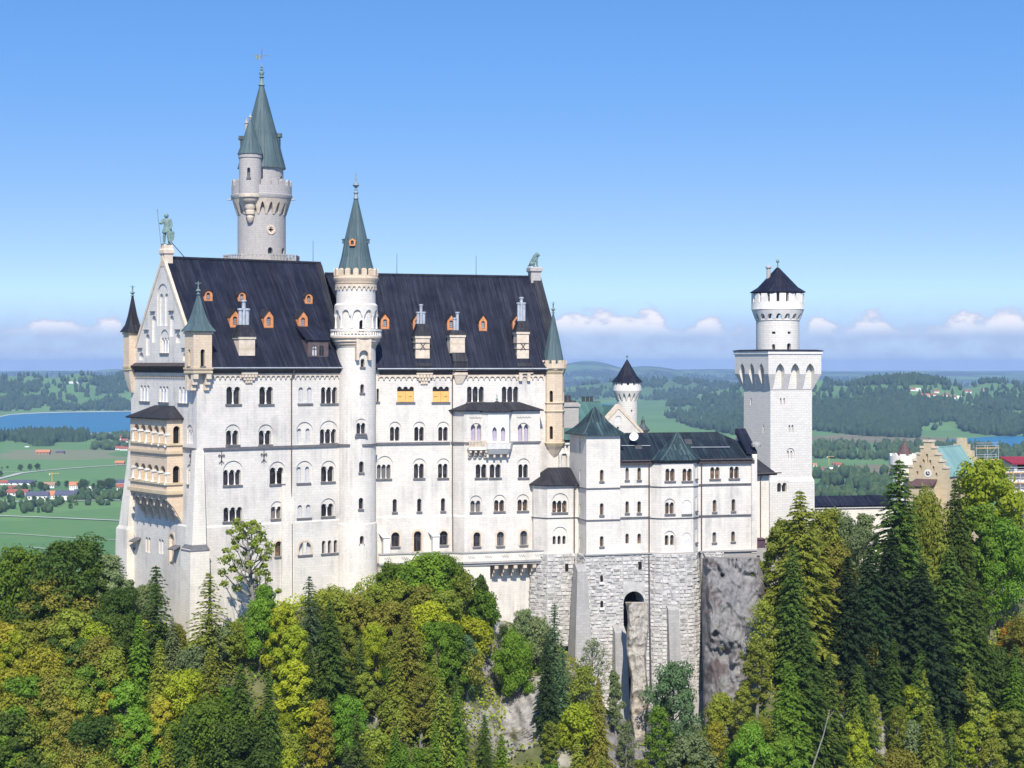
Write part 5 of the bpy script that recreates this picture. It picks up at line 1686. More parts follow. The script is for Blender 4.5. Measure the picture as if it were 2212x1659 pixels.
# rusticated stone footing: real projecting blocks in courses on battered walls
def rustic(path, z0, z1, batter, seed, bh=.58, bl=1.05, root=None, proud=(.05, .17)):
    """path: (X, Y) points left to right seen from outside; the wall leans out by batter metres per metre of depth"""
    rnd = random.Random(seed)
    core, blk = MB(), MB()
    P2 = [Vector(p) for p in path]
    nrm = []
    for i in range(len(P2)):
        d = (P2[min(i + 1, len(P2) - 1)] - P2[max(i - 1, 0)]).normalized()
        nrm.append(Vector((d.y, -d.x)))
    def off(i, z):
        return P2[i] + nrm[i] * ((z1 - z) * batter)
    rows = int((z1 - z0) / bh)
    for i in range(len(P2) - 1):
        a0, b0, a1, b1 = off(i, z0), off(i + 1, z0), off(i, z1), off(i + 1, z1)
        ia0, ib0 = a0 - nrm[i] * 1.5, b0 - nrm[i + 1] * 1.5
        ia1, ib1 = a1 - nrm[i] * 1.2, b1 - nrm[i + 1] * 1.2
        core.hexa([(*a0, z0), (*b0, z0), (*ib0, z0), (*ia0, z0), (*a1, z1), (*b1, z1), (*ib1, z1), (*ia1, z1)])
        for r in range(rows):
            zb_, zt2 = z1 - (r + 1) * bh + .03, z1 - r * bh - .03
            A, B, A2, B2 = off(i, zb_), off(i + 1, zb_), off(i, zt2), off(i + 1, zt2)
            L = (B - A).length
            cuts = [0.0]
            while cuts[-1] < L - .5:
                cuts.append(min(cuts[-1] + bl * rnd.uniform(.55, 1.35), L))
            if cuts[-1] < L:
                cuts.append(L)
            for c0, c1 in zip(cuts[:-1], cuts[1:]):
                if rnd.random() < .04:
                    continue
                f0, f1 = c0 / L + .02 / L, c1 / L - .02 / L
                pr = rnd.uniform(*proud)
                n = nrm[i].lerp(nrm[i + 1], (f0 + f1) / 2).normalized()
                q = [A.lerp(B, f0), A.lerp(B, f1), A2.lerp(B2, f1), A2.lerp(B2, f0)]
                zq = [zb_, zb_, zt2, zt2]
                m = (q[0] + q[1] + q[2] + q[3]) / 4
                vs = [(*(p_ - n * .03), zz_) for p_, zz_ in zip(q, zq)]
                sh = .80
                tilt = rnd.uniform(-.07, .07)
                zm = (zb_ + zt2) / 2 + rnd.uniform(-.05, .05)
                for p_, zz_ in zip(q, zq):
                    pp = m + (p_ - m) * sh + n * (pr + tilt * (1 if zz_ > zm else -1) + rnd.uniform(-.05, .05))
                    vs.append((*pp, zm + (zz_ - zm) * sh))
                blk.add(vs, [(4, 5, 6, 7), (0, 1, 5, 4), (1, 2, 6, 5), (2, 3, 7, 6), (3, 0, 4, 7)])
    o = build('stone_footing', core, MAT['mortar'], root)
    build('stone_blocks', blk, MAT['rustic_stone'], o)
    return o


k2 = lambda u, o: FK.w(u, 0, o)[:2]
zf = FOOT
rustic([k2(ulb - .25, lo - 5), k2(ulb - .25, lo - 2.2), k2(ul0 - .1, lo + .25), k2(-.3, lo + .25)], zK(1400), zf, .03, 5, root=KEM)
rustic([k2(-.25, lo + .3), k2(-.25, .45)], zK(1420), zf, .02, 6, root=KEM)
# the middle wall with its big arched cave
cavx0, cavx1, cavt = KX(1348, 1320, 1.2), KX(1394, 1320, 1.2), zK(1283, 278)
zbot = zK(1600)
def mid(u0, u1, zt2, zb2, seed, b=.045):
    rustic([k2(u0, .45 + (zf - zt2) * b), k2(u1, .45 + (zf - zt2) * b)], zb2, zt2, b, seed, bh=.52, bl=.95, root=KEM)
mid(-.25, cavx0 - .02, zf, zbot, 11)
mid(cavx0, cavx1 + .05, zf, cavt + 1.4, 12)
mid(cavx1, uw + .3, zf, zbot, 13)
ob_ = .45 + (zf - cavt) * .045
arcm = boolean(MB().box(FK, cavx0 - .01, cavx1 + .01, ob_ - 3.6, ob_ + .03, cavt - 1.8, cavt + 1.42).mesh(), [MB().prism(FK, arch_poly(cavx0 + .05, cavx1 - .05, cavt - 4, cavt, n=18), ob_ + 1, ob_ - 5)])
build('stone_arch', arcm, MAT['rustic_stone'], KEM)
build('cave_shade', MB().box(FK, cavx0 - .6, cavx0 + .02, ob_ - 6, ob_ - .4, zbot, cavt + .5).box(FK, cavx1 - .02, cavx1 + .6, ob_ - 6, ob_ - .4, zbot, cavt + .5).box(FK, cavx0 - .6, cavx1 + .6, ob_ - 6.4, ob_ - 5.6, zbot, cavt + .5).box(FK, cavx0 - .5, cavx1 + .5, ob_ - 6, ob_ - 3.5, cavt + .1, cavt + .6), MAT['dark_void'], KEM)  # near-black walls, the shade inside the recess put into their colour
# small loop windows in the footing
sl = MB()
for x_, y_ in ((643, 290), (645, 505)):
    xx, yy = Q(16, x_, y_)
    o = .45 + (zf - zK(yy)) * .045 + .16
    u, z = FK.uz(xx, yy, o)
    build('window', MB().prism(FK, arch_poly(u - .2, u + .2, z - .55, z + .45), o - .06, o + .1), MAT['dark_void'], KEM)
    build('sill', MB().box(FK, u - .38, u + .38, o - .2, o + .22, z - .95, z - .56), MAT['white_trim'], KEM)
for x_, y_ in ((350, 195), (968, 180)):
    xx, yy = Q(16, x_, y_)
    o = (lo + .25 + .18 if x_ < 500 else .7)
    u, z = FK.uz(xx, yy, o)
    build('window', MB().box(FK, u - .24, u + .24, o - .2, o + .09, z - .6, z + .5), MAT['dark_void'], KEM)
# smooth buttresses
def buttress(x0, x1, yt, yb, o0, o1, spread=.5):
    u0, u1 = KX(x0, yt, o0), KX(x1, yt, o0)
    zt2, zb2 = zK(yt), zK(yb)
    return build('buttress', MB().loft([kpl([(u0 - spread, o1), (u1 + spread * .4, o1), (u1 + spread * .4, -1), (u0 - spread, -1)], zb2), kpl([(u0, o0), (u1, o0), (u1, -1), (u0, -1)], zt2), kpl([(u0, o0 - 1.2), (u1, o0 - 1.2), (u1, -1.1), (u0, -1.1)], zt2 + 1.0)]), MAT['smooth_stone'], KEM)
buttress(1247, 1268, 1232, 1520, 1.2, 3.4, 1.3)
buttress(1328, 1352, 1365, 1640, 2.2, 4.6, .5)
# round bastion under the polygonal bay
cxb = (ub1 + ub2) / 2 - .1
bp_ = []
for i in range(13):
    a = math.radians(190 - i * (200 / 12))
    bp_.append(k2(cxb + 4.25 * math.cos(a), -1.2 + 3.35 * math.sin(a)))
rustic(bp_, zK(1610), zf, .05, 21, bh=.55, bl=1.0, root=KEM)
build('footing_cap', MB().plan(bp_, zf - .05, zf + .12), MAT['smooth_stone'], KEM)
buttress(1443, 1466, 1318, 1640, 3.0, 5.2, .1)
buttress(1492, 1524, 1512, 1640, 3.2, 4.2, .3)
rustic([k2(ub3 + .2, .35), k2(uend - 5.4, .35)], zK(1400), zf, .05, 31, bh=.52, root=KEM)
build('footing_wall', MB().box(FK, uend - 5.5, uend + .15, -9, .2, zf - 4, zf - .1), MAT['smooth_stone'], KEM)
build('footing_ledge', MB().box(FK, -.35, uw + .2, -.1, .75, zf - .02, zf + .14), MAT['smooth_stone'], KEM)
build('footing_ledge', MB().box(FK, ub3, uend + .2, -.1, .5, zf - .1, zf + .14), MAT['smooth_stone'], KEM)

# ------------------------------------------------------------------ square tower
FQ = Frame(1663.5, 312, 25)
SA = 8.35
zq_ = lambda y, Y=314: CZ + (HY - y) * Y / F
SQ = thing('square_tower', 'white stone square tower with overhanging pointed-arch gallery and round turret on top', 'tower', FQ.w(SA / 2, zq_(1300), -SA / 2))
FQL = Frame(0, FQ.w(0, 0, -SA)[1], 25 - 90, X=FQ.w(0, 0, -SA)[0])
T = Wall(FQ)
rp = lambda d, z: [FQ.w(-d, z, d), FQ.w(SA + d, z, d), FQ.w(SA + d, z, -SA - d), FQ.w(-d, z, -SA - d)]
T.mb.loft([rp(.35, zq_(1300)), rp(.3, zq_(1040)), rp(0, zq_(1030)), rp(0, zq_(775))])
T.win(11, 293, 333, 476, 530, 2, pane='pale_panel', sep=True, gap=.7, sill=False, depth=.4)
T.win(11, 360, 399, 688, 745, 2, pane='pale_panel', sep=True, gap=.5, sill=False, depth=.4)
T.win(11, 352, 394, 892, 960, 2, arch=(344, 408, 870), pane='pale_panel', sep=True, gap=.5, sill=False, depth=.35)
T.win(11, 275, 350, 1142, 1215, 2, arch=(266, 360, 1100), pane='glass', sill=False, out=.3)
for a, t, b in ((64, 476, 530), (163, 688, 748)):
    T.win(11, a - 5, a + 5, t, b, 1, fr=FQL, pane='pale_panel', sill=False, depth=.4)
T.finish(SQ, MAT['tower_stone'], 'shaft')
Gq = Wall(FQ)
zt0, zt1, zc0 = zq_(766), zq_(808), zq_(842)
ov = 1.12
Gq.mb.loft([rp(.06, zc0), rp(ov, zt1), rp(ov, zt0)])
for g, L in ((FQ, SA), (FQL, SA), (Frame(0, FQ.w(SA, 0, 0)[1], 115, X=FQ.w(SA, 0, 0)[0]), SA)):
    n = 3
    span = SA + 2 * ov
    cw = 1.55
    aw = (span - (n + 1) * cw) / n + .25
    for i in range(n):
        u = -ov + cw - .12 + i * (span - cw) / n + .05
        Gq.deep.prism(g, arch_poly(u, u + aw, zc0 - .5, zq_(785), True), 3, .12)
Gq.finish(SQ, MAT['tower_stone'], 'gallery')
build('gallery_cornice', MB().loft([rp(ov + .02, zt0 - .02), rp(ov + .17, zt0 + .12), rp(ov + .17, zq_(759)), rp(ov + .13, zq_(758.8))]), MAT['white_trim'], SQ)
build('platform_roof', MB().loft([rp(ov + .28, zq_(758.7)), rp(ov + .28, zq_(757)), rp(.5, zq_(755))]), MAT['roof_slate'], SQ)
qx, qy, _ = FQ.w(SA / 2, 0, -SA / 2)
D = Wall(Frame(0, qy, 0, X=qx))
zr_ = lambda y: CZ + (HY - y) * (qy - 2) / F
rq = 46.3 * qy / F
D.mb.lathe(qx, qy, [(rq, zr_(760)), (rq, zr_(693)), (rq + .12, zr_(692)), (rq + .12, zr_(688))], 56)
tower_win(D, qx, qy, rq, 6, 700, 735, 1140, 1208, sill=False)
tower_win(D, qx, qy, rq, 6, 878, 922, 1130, 1208, sill=False)
for a, b in ((695, 742), (882, 925)):
    fr = circle_hit(Q(6, (a + b) / 2, 0)[0], qx, qy, rq)
    D.rect(fr, -.3, .3, zr_(721.5), zr_(716.5))
D.finish(SQ, MAT['tower_stone'], 'drum', True)
rr_ = 56.3 * qy / F
build('arcade', scallop_ring(qx, qy, rq - .3, rr_ - .02, zr_(669), 20 * qy / F, 17, ri_bot=rq + .2), MAT['white_trim'], SQ, True)
build('parapet', MB().lathe(qx, qy, [(rq, zr_(669.2)), (rr_ - .05, zr_(669)), (rr_ + .06, zr_(668)), (rr_ + .02, zr_(666)), (rr_, zr_(652)), (rq - .5, zr_(652))], 56), MAT['white_trim'], SQ, True)
build('battlement', merlons(qx, qy, rr_, 17, .68, zr_(652.3), zr_(634), .5, a0=-math.pi / 2 + .05), MAT['white_trim'], SQ)
build('drum_core', MB().lathe(qx, qy, [(rq - .6, zr_(653)), (rq - .6, zr_(631))], 32), MAT['dark_trim'], SQ, True)
re_ = 61.5 * qy / F
build('roof', spire(qx, qy, [(re_ - .3, zr_(632.5)), (re_, zr_(631)), (re_ * .985, zr_(629.8)), (re_ * .72, zr_(620)), (re_ * .05, zr_(577))], 8, math.radians(25)), MAT['roof_dark'], SQ)
build('finial', MB().lathe(qx, qy, [(.16, zr_(579)), (.12, zr_(572)), (.07, zr_(567)), (.28, zr_(565)), (.3, zr_(562.5)), (.2, zr_(560)), (.03, zr_(559))], 12), MAT['bronze'], SQ, True)
cx_ = qx + (660 - 774) * .18307 * qy / F
build('chimney', MB().lathe(cx_, qy - .6, [(.36, zr_(612)), (.34, zr_(580)), (.52, zr_(578)), (.52, zr_(575)), (.3, zr_(573))], 10), MAT['grey_stone'], SQ, True)

# ------------------------------------------------------------------ knights' house and its round tower, behind the courtyard
FH = Frame(1355, 318, 25)
zh = lambda y, Y=320: CZ + (HY - y) * Y / F
HOUSE = thing('gabled_house', 'white gabled house with green copper roof behind the palace corner', 'house', FH.w(3, zh(1100), -6))
gu0, gu1 = FH.uz(1305, 960)[0], FH.uz(1384, 940)[0]
gm_ = FH.uz(1335, 900)[0]
H = Wall(FH)
hl = gm_ - gu0
H.mb.prism(FH, [(gm_ - 5.6, zh(1100)), (gu1, zh(1100)), (gu1, zh(932)), (gm_, zh(878)), (gm_ - 5.6, zh(946))], 0, -14)
H.win(5, 897, 917, 562, 612, 1, sill=False)
H.win(5, 885, 935, 470, 545, 1, pane='blind_panel', depth=.2, sill=False)
H.finish(HOUSE, MAT['limestone'])
vb = MB()
for a, za, b, zb_ in ((gm_ - 5.9, zh(948), gm_, zh(873)), (gu1 + .4, zh(934), gm_, zh(873))):
    vb.hexa([FH.w(a, za - .4, .12), FH.w(b, zb_ - .7, .12), FH.w(b, zb_ - .7, -.9), FH.w(a, za - .4, -.9), FH.w(a, za + .2, .12), FH.w(b, zb_ + .1, .12), FH.w(b, zb_ + .1, -.9), FH.w(a, za + .2, -.9)])
build('verge', vb, MAT['sand_trim'], HOUSE)
rb = MB()
rb.slab([FH.w(gm_ - 6.3, zh(950), -.6), FH.w(gm_, zh(875), -.6), FH.w(gm_, zh(875), -14.4), FH.w(gm_ - 6.3, zh(950), -14.4)], .25)
rb.slab([FH.w(gu1 + .8, zh(938), -.6), FH.w(gm_, zh(875) - .01, -.6), FH.w(gm_, zh(875) - .01, -14.4), FH.w(gu1 + .8, zh(938), -14.4)], .25)
build('roof', rb, MAT['copper_green'], HOUSE)
# long green roof running left to the palace
ROW = thing('connecting_range', 'low range with green copper roof and carved parapet between palace and gabled house', 'castle wing', FH.w(-7, zh(1100), -4))
xl0, xl1 = FH.uz(1205, 950, 1)[0], gm_ - 5.5
build('wall', MB().plan([FH.w(xl0, 0, .2)[:2], FH.w(xl1 + 5, 0, .2)[:2], FH.w(xl1 + 5, 0, -12)[:2], FH.w(xl0, 0, -12)[:2]], zh(1100), zh(950)), MAT['limestone'], ROW)
zr1, zr0 = zh(868), zh(946)
build('roof', MB().loft([[FH.w(xl0 - .5, zr0, 1.2), FH.w(xl1 + 5.4, zr0, 1.2), FH.w(xl1 + 5.4, zr0, -12.5), FH.w(xl0 - .5, zr0, -12.5)],
                         [FH.w(xl0 + 6.2, zr1, -5.2), FH.w(xl1 + 4.6, zr1, -5.2), FH.w(xl1 + 4.6, zr1, -6.2), FH.w(xl0 + 6.2, zr1, -6.2)]]), MAT['copper_green'], ROW)
pb = MB().box(FH, xl0, xl1 + 3, .2, .75, zh(956), zh(951)).box(FH, xl0, xl1 + 3, .2, .55, zh(975), zh(971))
for i in range(14):
    u = xl0 + .2 + i * (xl1 + 2.6 - xl0) / 13
    pb.box(FH, u - .12, u + .12, .25, .55, zh(971), zh(956))
build('parapet', pb, MAT['white_trim'], ROW)
pb = MB()
for i in range(6):
    u = xl0 + .6 + i * 1.5
    x, y, _ = FH.w(u, 0, .6)
    pb.lathe(x, y, [(.3, zh(1090)), (.24, zh(1086)), (.24, zh(982)), (.36, zh(977)), (.36, zh(975))], 8)
build('column', pb, MAT['white_trim'], ROW, True)
chu = FH.uz(*Q(5, 495, 440), -1.5)[0]
o = build('chimney', MB().box(FH, chu - 1.5, chu + 1.5, -3, -.8, zh(962), zh(868)).box(FH, chu - 1.75, chu + 1.75, -3.2, -.6, zh(877), zh(871)), MAT['grey_stone'], ROW)
for dx_, h in ((-1.3, 862), (-.75, 864), (-.1, 853), (.55, 862), (1.25, 864)):
    x, y, _ = FH.w(chu + dx_, 0, -1.8)
    build('chimney_pot', MB().lathe(x, y, [(.3 if abs(dx_) > .2 else .55, zh(869)), (.26 if abs(dx_) > .2 else .5, zh(h))], 10), MAT['iron'], o, True)
o = build('chimney', MB().box(FH, gm_ - 3.4, gm_ + .4, -8.6, -7.4, zh(885), zh(868)), MAT['maroon_roof'], HOUSE)
for dx_ in (-2.6, -1.8, -1.0):
    x, y, _ = FH.w(gm_ + dx_, 0, -8)
    build('chimney_pot', MB().lathe(x, y, [(.3, zh(868.5)), (.26, zh(857))], 8), MAT['iron'], o, True)
# small stone gable end behind, a lantern chimney on the right
lx = FH.uz(1394, 930)[0]
o = build('chimney', MB().box(FH, lx - .7, lx + .9, -1.9, -.4, zh(960), zh(930)), MAT['sand_trim'], HOUSE)
x, y, _ = FH.w(lx + .1, 0, -1.15)
build('chimney_cap', MB().lathe(x, y, [(1.15, zh(931)), (1.2, zh(929)), (.75, zh(922)), (.4, zh(917)), (.3, zh(911)), (.36, zh(909)), (.1, zh(905)), (.05, zh(899))], 12), MAT['copper_dark'], o, True)

sx2, sy2 = (1354 - HX) * 328 / F, 328.0
zs2 = lambda y: CZ + (HY - y) * 326 / F
SMALL = thing('round_tower', 'slim white round tower with black cone roof behind the green-roofed house', 'tower', (sx2, sy2, zs2(1100)))
rs2 = 22.0 * sy2 / F
T = Wall(Frame(0, sy2, 0, X=sx2))
T.mb.lathe(sx2, sy2, [(rs2, zs2(1100)), (rs2, zs2(850))], 40)
tower_win(T, sx2, sy2, rs2, 5, 1018, 1030, 418, 440, sill=False)
T.finish(SMALL, MAT['tower_stone'], 'shaft', True)
rh = 31.0 * sy2 / F
build('gallery', scallop_ring(sx2, sy2, rs2 - .1, rh, zs2(844), 21 * sy2 / F, 15, pointed=True, ri_bot=rs2 + .1), MAT['white_trim'], SMALL, True)
build('parapet', MB().lathe(sx2, sy2, [(rs2, zs2(844.2)), (rh, zs2(844)), (rh, zs2(832)), (rs2 - .2, zs2(832))], 40), MAT['white_trim'], SMALL, True)
build('battlement', merlons(sx2, sy2, rh, 14, .66, zs2(832.2), zs2(826.5), .3), MAT['white_trim'], SMALL)
build('drum_core', MB().lathe(sx2, sy2, [(rs2, zs2(833)), (rs2, zs2(825))], 24), MAT['dark_trim'], SMALL)
rc = 34.5 * sy2 / F
build('roof', spire(sx2, sy2, [(rc, zs2(826)), (rc * .98, zs2(825)), (rc * .62, zs2(812)), (.1, zs2(777))], 12), MAT['roof_dark'], SMALL)
build('finial', MB().lathe(sx2, sy2, [(.1, zs2(779)), (.06, zs2(772)), (.22, zs2(770.5)), (.22, zs2(769)), (.03, zs2(767))], 10), MAT['bronze'], SMALL, True)

# ------------------------------------------------------------------ low link range, terrace and hut between white range and square tower
FL = Frame(1631, 300, 25)
zl = lambda y, Y=301: CZ + (HY - y) * Y / F
LINK = thing('connecting_range', 'narrow white lean-to range with dark roof beside the square tower', 'castle wing', FL.w(2, zl(1200), -2))
build('wall', MB().plan([FL.w(-1.5, 0, 0)[:2], FL.w(2.6, 0, 0)[:2], FL.w(2.6, 0, -9)[:2], FL.w(-1.5, 0, -9)[:2]], zl(1200), zl(1018)), MAT['limestone_base'], LINK)
build('roof', MB().slab([FL.w(-1.2, zl(1023), .9), FL.w(3.6, zl(1023), .9), FL.w(2.2, zl(985), -4.5), FL.w(-1.2, zl(985), -4.5)], .25), MAT['roof_slate'], LINK)
build('gutter', MB().tube([FL.w(-1.2, zl(1022), 1.0), FL.w(4.3, zl(1021), 1.0)], .1, 6), MAT['pipe_metal'], LINK)
build('rain_pipe', MB().tube([FL.w(.9, zl(1024), .8), FL.w(.9, zl(1030), .15), FL.w(.9, zl(1160), .15)], .08, 6), MAT['pipe_metal'], LINK)
TER = thing('terrace_wall', 'grey terrace wall at the foot of the narrow lean-to range', 'wall', FL.w(3, zl(1300), 1))
build('wall', MB().plan([FL.w(-3, 0, 2.5)[:2], FL.w(9, 0, 4.5)[:2], FL.w(12, 0, -4)[:2], FL.w(-3, 0, -4)[:2]], zl(1330), zl(1168)), MAT['terrace'], TER)
build('coping', MB().plan([FL.w(-3, 0, 2.8)[:2], FL.w(9.2, 0, 4.8)[:2], FL.w(12.2, 0, -4)[:2], FL.w(-3, 0, -4)[:2]], zl(1168) - .02, zl(1168) + .25), MAT['smooth_stone'], TER)
HUT = thing('hut', 'small maroon hut on the terrace at the right end of the white range', 'hut', FL.w(.8, zl(1196), 3))
FT = Frame(1632, 292, 10)
zx_ = lambda y: CZ + (HY - y) * 292 / F
build('base', MB().box(FT, 0, 1.6, -2, 0, zx_(1200), zx_(1184)), MAT['smooth_stone'], HUT)
build('wall', MB().box(FT, .02, 1.58, -1.98, -.02, zx_(1184) - .02, zx_(1166)), MAT['shed_paint'], HUT)
build('roof', MB().box(FT, -.1, 1.75, -2.2, .15, zx_(1166), zx_(1164)), MAT['maroon_roof'], HUT)
RAIL = thing('railing', 'thin iron railing on the terrace beside the square tower', 'railing', FL.w(3, zl(1168), 3))
rl_ = MB()
for i in range(6):
    rl_.tube([FL.w(2.2 + i * .7, zl(1168) + .2, 1.5), FL.w(2.2 + i * .7, zl(1168) + 1.5, 1.5)], .04, 4)
rl_.tube([FL.w(2.2, zl(1168) + 1.45, 1.5), FL.w(5.7, zl(1168) + 1.45, 1.5)], .04, 4)
build('rail', rl_, MAT['iron'], RAIL)

# white wall with a dark roof running right to the gatehouse
FR = Frame(1735, 322, 12)
zr3 = lambda y, Y=325: CZ + (HY - y) * Y / F
GAL = thing('curtain_wall', 'long low white castle wall under a dark roof, half hidden by trees', 'castle wall', FR.w(9, zr3(1200), -2))
lr = FR.uz(1930, 1100)[0]
CWALL = Wall(FR)
CWALL.mb.plan([FR.w(-1, 0, 0)[:2], FR.w(lr, 0, 0)[:2], FR.w(lr, 0, -5)[:2], FR.w(-1, 0, -5)[:2]], zr3(1240), zr3(1094))
for a in (1283, 1340):
    CWALL.win(15, a, a + 34, 1120, 1212, 1, sill=False)
CWALL.finish(GAL, MAT['limestone_base'])
build('cornice', MB().box(FR, -1, lr, -.05, .3, zr3(1096), zr3(1091)), MAT['white_trim'], GAL)
build('roof', MB().slab([FR.w(-1, zr3(1090.5), .5), FR.w(lr, zr3(1090.5), .5), FR.w(lr, zr3(1072), -3), FR.w(-1, zr3(1072), -3)], .25).slab([FR.w(-1, zr3(1090.5), -6), FR.w(lr, zr3(1090.5), -6), FR.w(lr, zr3(1072) - .01, -3), FR.w(-1, zr3(1072) - .01, -3)], .25), MAT['roof_dark'], GAL)

# ------------------------------------------------------------------ gatehouse with stepped gables
FO = Frame(1968, 350, -38)
zo = lambda y, Y=350: CZ + (HY - y) * Y / F
GATE = thing('gatehouse', 'ochre gatehouse with stepped gables and pale green copper roof', 'gatehouse', FO.w(4, zo(1200), -7))
def ou(x, y=1000):
    return FO.uz(x, y)[0]
um = ou(Q(12, 411, 0)[0])
steps = [(27, 165), (48, 212), (75, 262), (98, 312), (124, 362), (124, 520)]
s_ = .28318 * 350 / F / FO.c * 1.0
left, right = [], []
prev = 0
for w, y in steps:
    z = zo(Q(12, 0, y)[1])
    if left:
        left.append((left[-1][0], z)); right.append((right[-1][0], z))
    left.append((um - w * s_, z)); right.append((um + w * s_, z))
poly = [(um - 124 * s_, zo(1200)), (um + 124 * s_, zo(1200))] + [p for p in right[::-1]] + left
# remove the doubled bottom points
poly = [p for i, p in enumerate(poly) if i == 0 or (abs(p[0] - poly[i - 1][0]) + abs(p[1] - poly[i - 1][1])) > 1e-4]
Wg = Wall(FO)
Wg.mb.prism(FO, poly, 0, -1.1)
for a, b, t, q in ((394, 412, 258, 325), (370, 386, 300, 335), (420, 436, 305, 345), (345, 362, 345, 380), (445, 460, 352, 392), (322, 338, 390, 420), (468, 482, 402, 435)):
    Wg.win(12, a, b, t, q, 1, pane='ochre_stone', depth=.4, sill=False)
Wg.finish(GATE, MAT['ochre_stone'], 'gable')
cap = MB()
pu = 0
for (w, y), (w2, y2) in zip([(0, 0)] + steps[:4], steps[:5]):
    z = zo(Q(12, 0, y2)[1])
    for sg in (-1, 1):
        a, b = um + sg * max(w - 2, 0) * s_, um + sg * (w2 + 3) * s_
        if w == 0 and sg == 1:
            continue
        if w == 0:
            a, b = um - (w2 + 3) * s_, um + (w2 + 3) * s_
        cap.box(FO, min(a, b), max(a, b), -1.25, .15, z + .005, z + .4)
build('gable_coping', cap, MAT['sand_trim'], GATE)
cz_ = zo(Q(12, 0, 402)[1])
build('clock_face', MB().prism(FO, [(um + a, cz_ + b) for a, b in disc(.75, 24)], .005, .06), MAT['white_trim'], GATE, False)
build('clock_centre', MB().prism(FO, [(um + a, cz_ + b) for a, b in disc(.42, 24)], .065, .09), MAT['tile_dark'], GATE)
build('clock_hands', MB().box(FO, um - .06, um + .06, .095, .11, cz_ - .05, cz_ + .55).box(FO, um - .05, um + .35, .112, .125, cz_ - .06, cz_ + .06), MAT['white_trim'], GATE)
hd = 124 * s_ - .2
zE3, zR3 = zo(Q(12, 0, 425)[1]), zo(Q(12, 0, 205)[1])
LG = 14.5
build('wall', MB().plan([FO.w(um - hd, 0, -1)[:2], FO.w(um + hd, 0, -1)[:2], FO.w(um + hd, 0, -LG)[:2], FO.w(um - hd, 0, -LG)[:2]], zo(1200), zE3), MAT['ochre_stone'], GATE)
build('roof', MB().slab([FO.w(um - hd - .3, zE3, -1.05), FO.w(um, zR3, -1.05), FO.w(um, zR3, -LG), FO.w(um - hd - .3, zE3, -LG)], .25).slab([FO.w(um + hd + .3, zE3, -1.05), FO.w(um, zR3 - .01, -1.05), FO.w(um, zR3 - .01, -LG), FO.w(um + hd + .3, zE3, -LG)], .25), MAT['gate_copper'], GATE)
FO2 = FO.at(0, -LG - .02)
rb = MB()
for w, y in steps[:5]:
    z = zo(Q(12, 0, y - 12)[1])
    rb.box(FO2, um - w * s_, um + w * s_, -1.1 - w * .0008, w * .0008, zE3 - 2, z)
build('gable', rb, MAT['ochre_stone'], GATE)
build('porch_roof', MB().slab([FO.w(um - 112 * s_, zo(Q(12, 0, 500)[1]), 3.0), FO.w(um + 70 * s_, zo(Q(12, 0, 490)[1]), 3.0), FO.w(um + 60 * s_, zo(Q(12, 0, 445)[1]), .02), FO.w(um - 75 * s_, zo(Q(12, 0, 445)[1]), .02)], .25), MAT['maroon_roof'], GATE)
build('porch', MB().box(FO, um - 100 * s_, um + 60 * s_, -.03, 2.7, zo(1200), zo(Q(12, 0, 500)[1]) - .2), MAT['ochre_stone'], GATE)
gx, gy = (1953 - HX) * 356 / F, 356.0
zg = lambda y: CZ + (HY - y) * 354 / F
GT = thing('gate_tower', 'stubby white tower with brown cone roof left of the stepped gable', 'tower', (gx, gy, zg(1200)))
build('shaft', MB().lathe(gx, gy, [(2.3, zg(1200)), (2.3, zg(1012)), (2.95, zg(1004)), (2.95, zg(985))], 32), MAT['white_trim'], GT, True)
build('battlement', merlons(gx, gy, 2.95, 10, .62, zg(985.2), zg(981), .4), MAT['white_trim'], GT)
build('drum', MB().lathe(gx, gy, [(1.45, zg(986)), (1.45, zg(981))], 24), MAT['dark_trim'], GT, True)
build('roof', spire(gx, gy, [(1.5, zg(983)), (1.45, zg(981)), (.05, zg(952))], 16), MAT['maroon_roof'], GT)
build('finial', MB().tube([(gx, gy, zg(953)), (gx, gy, zg(948))], .05, 5), MAT['iron'], GT)

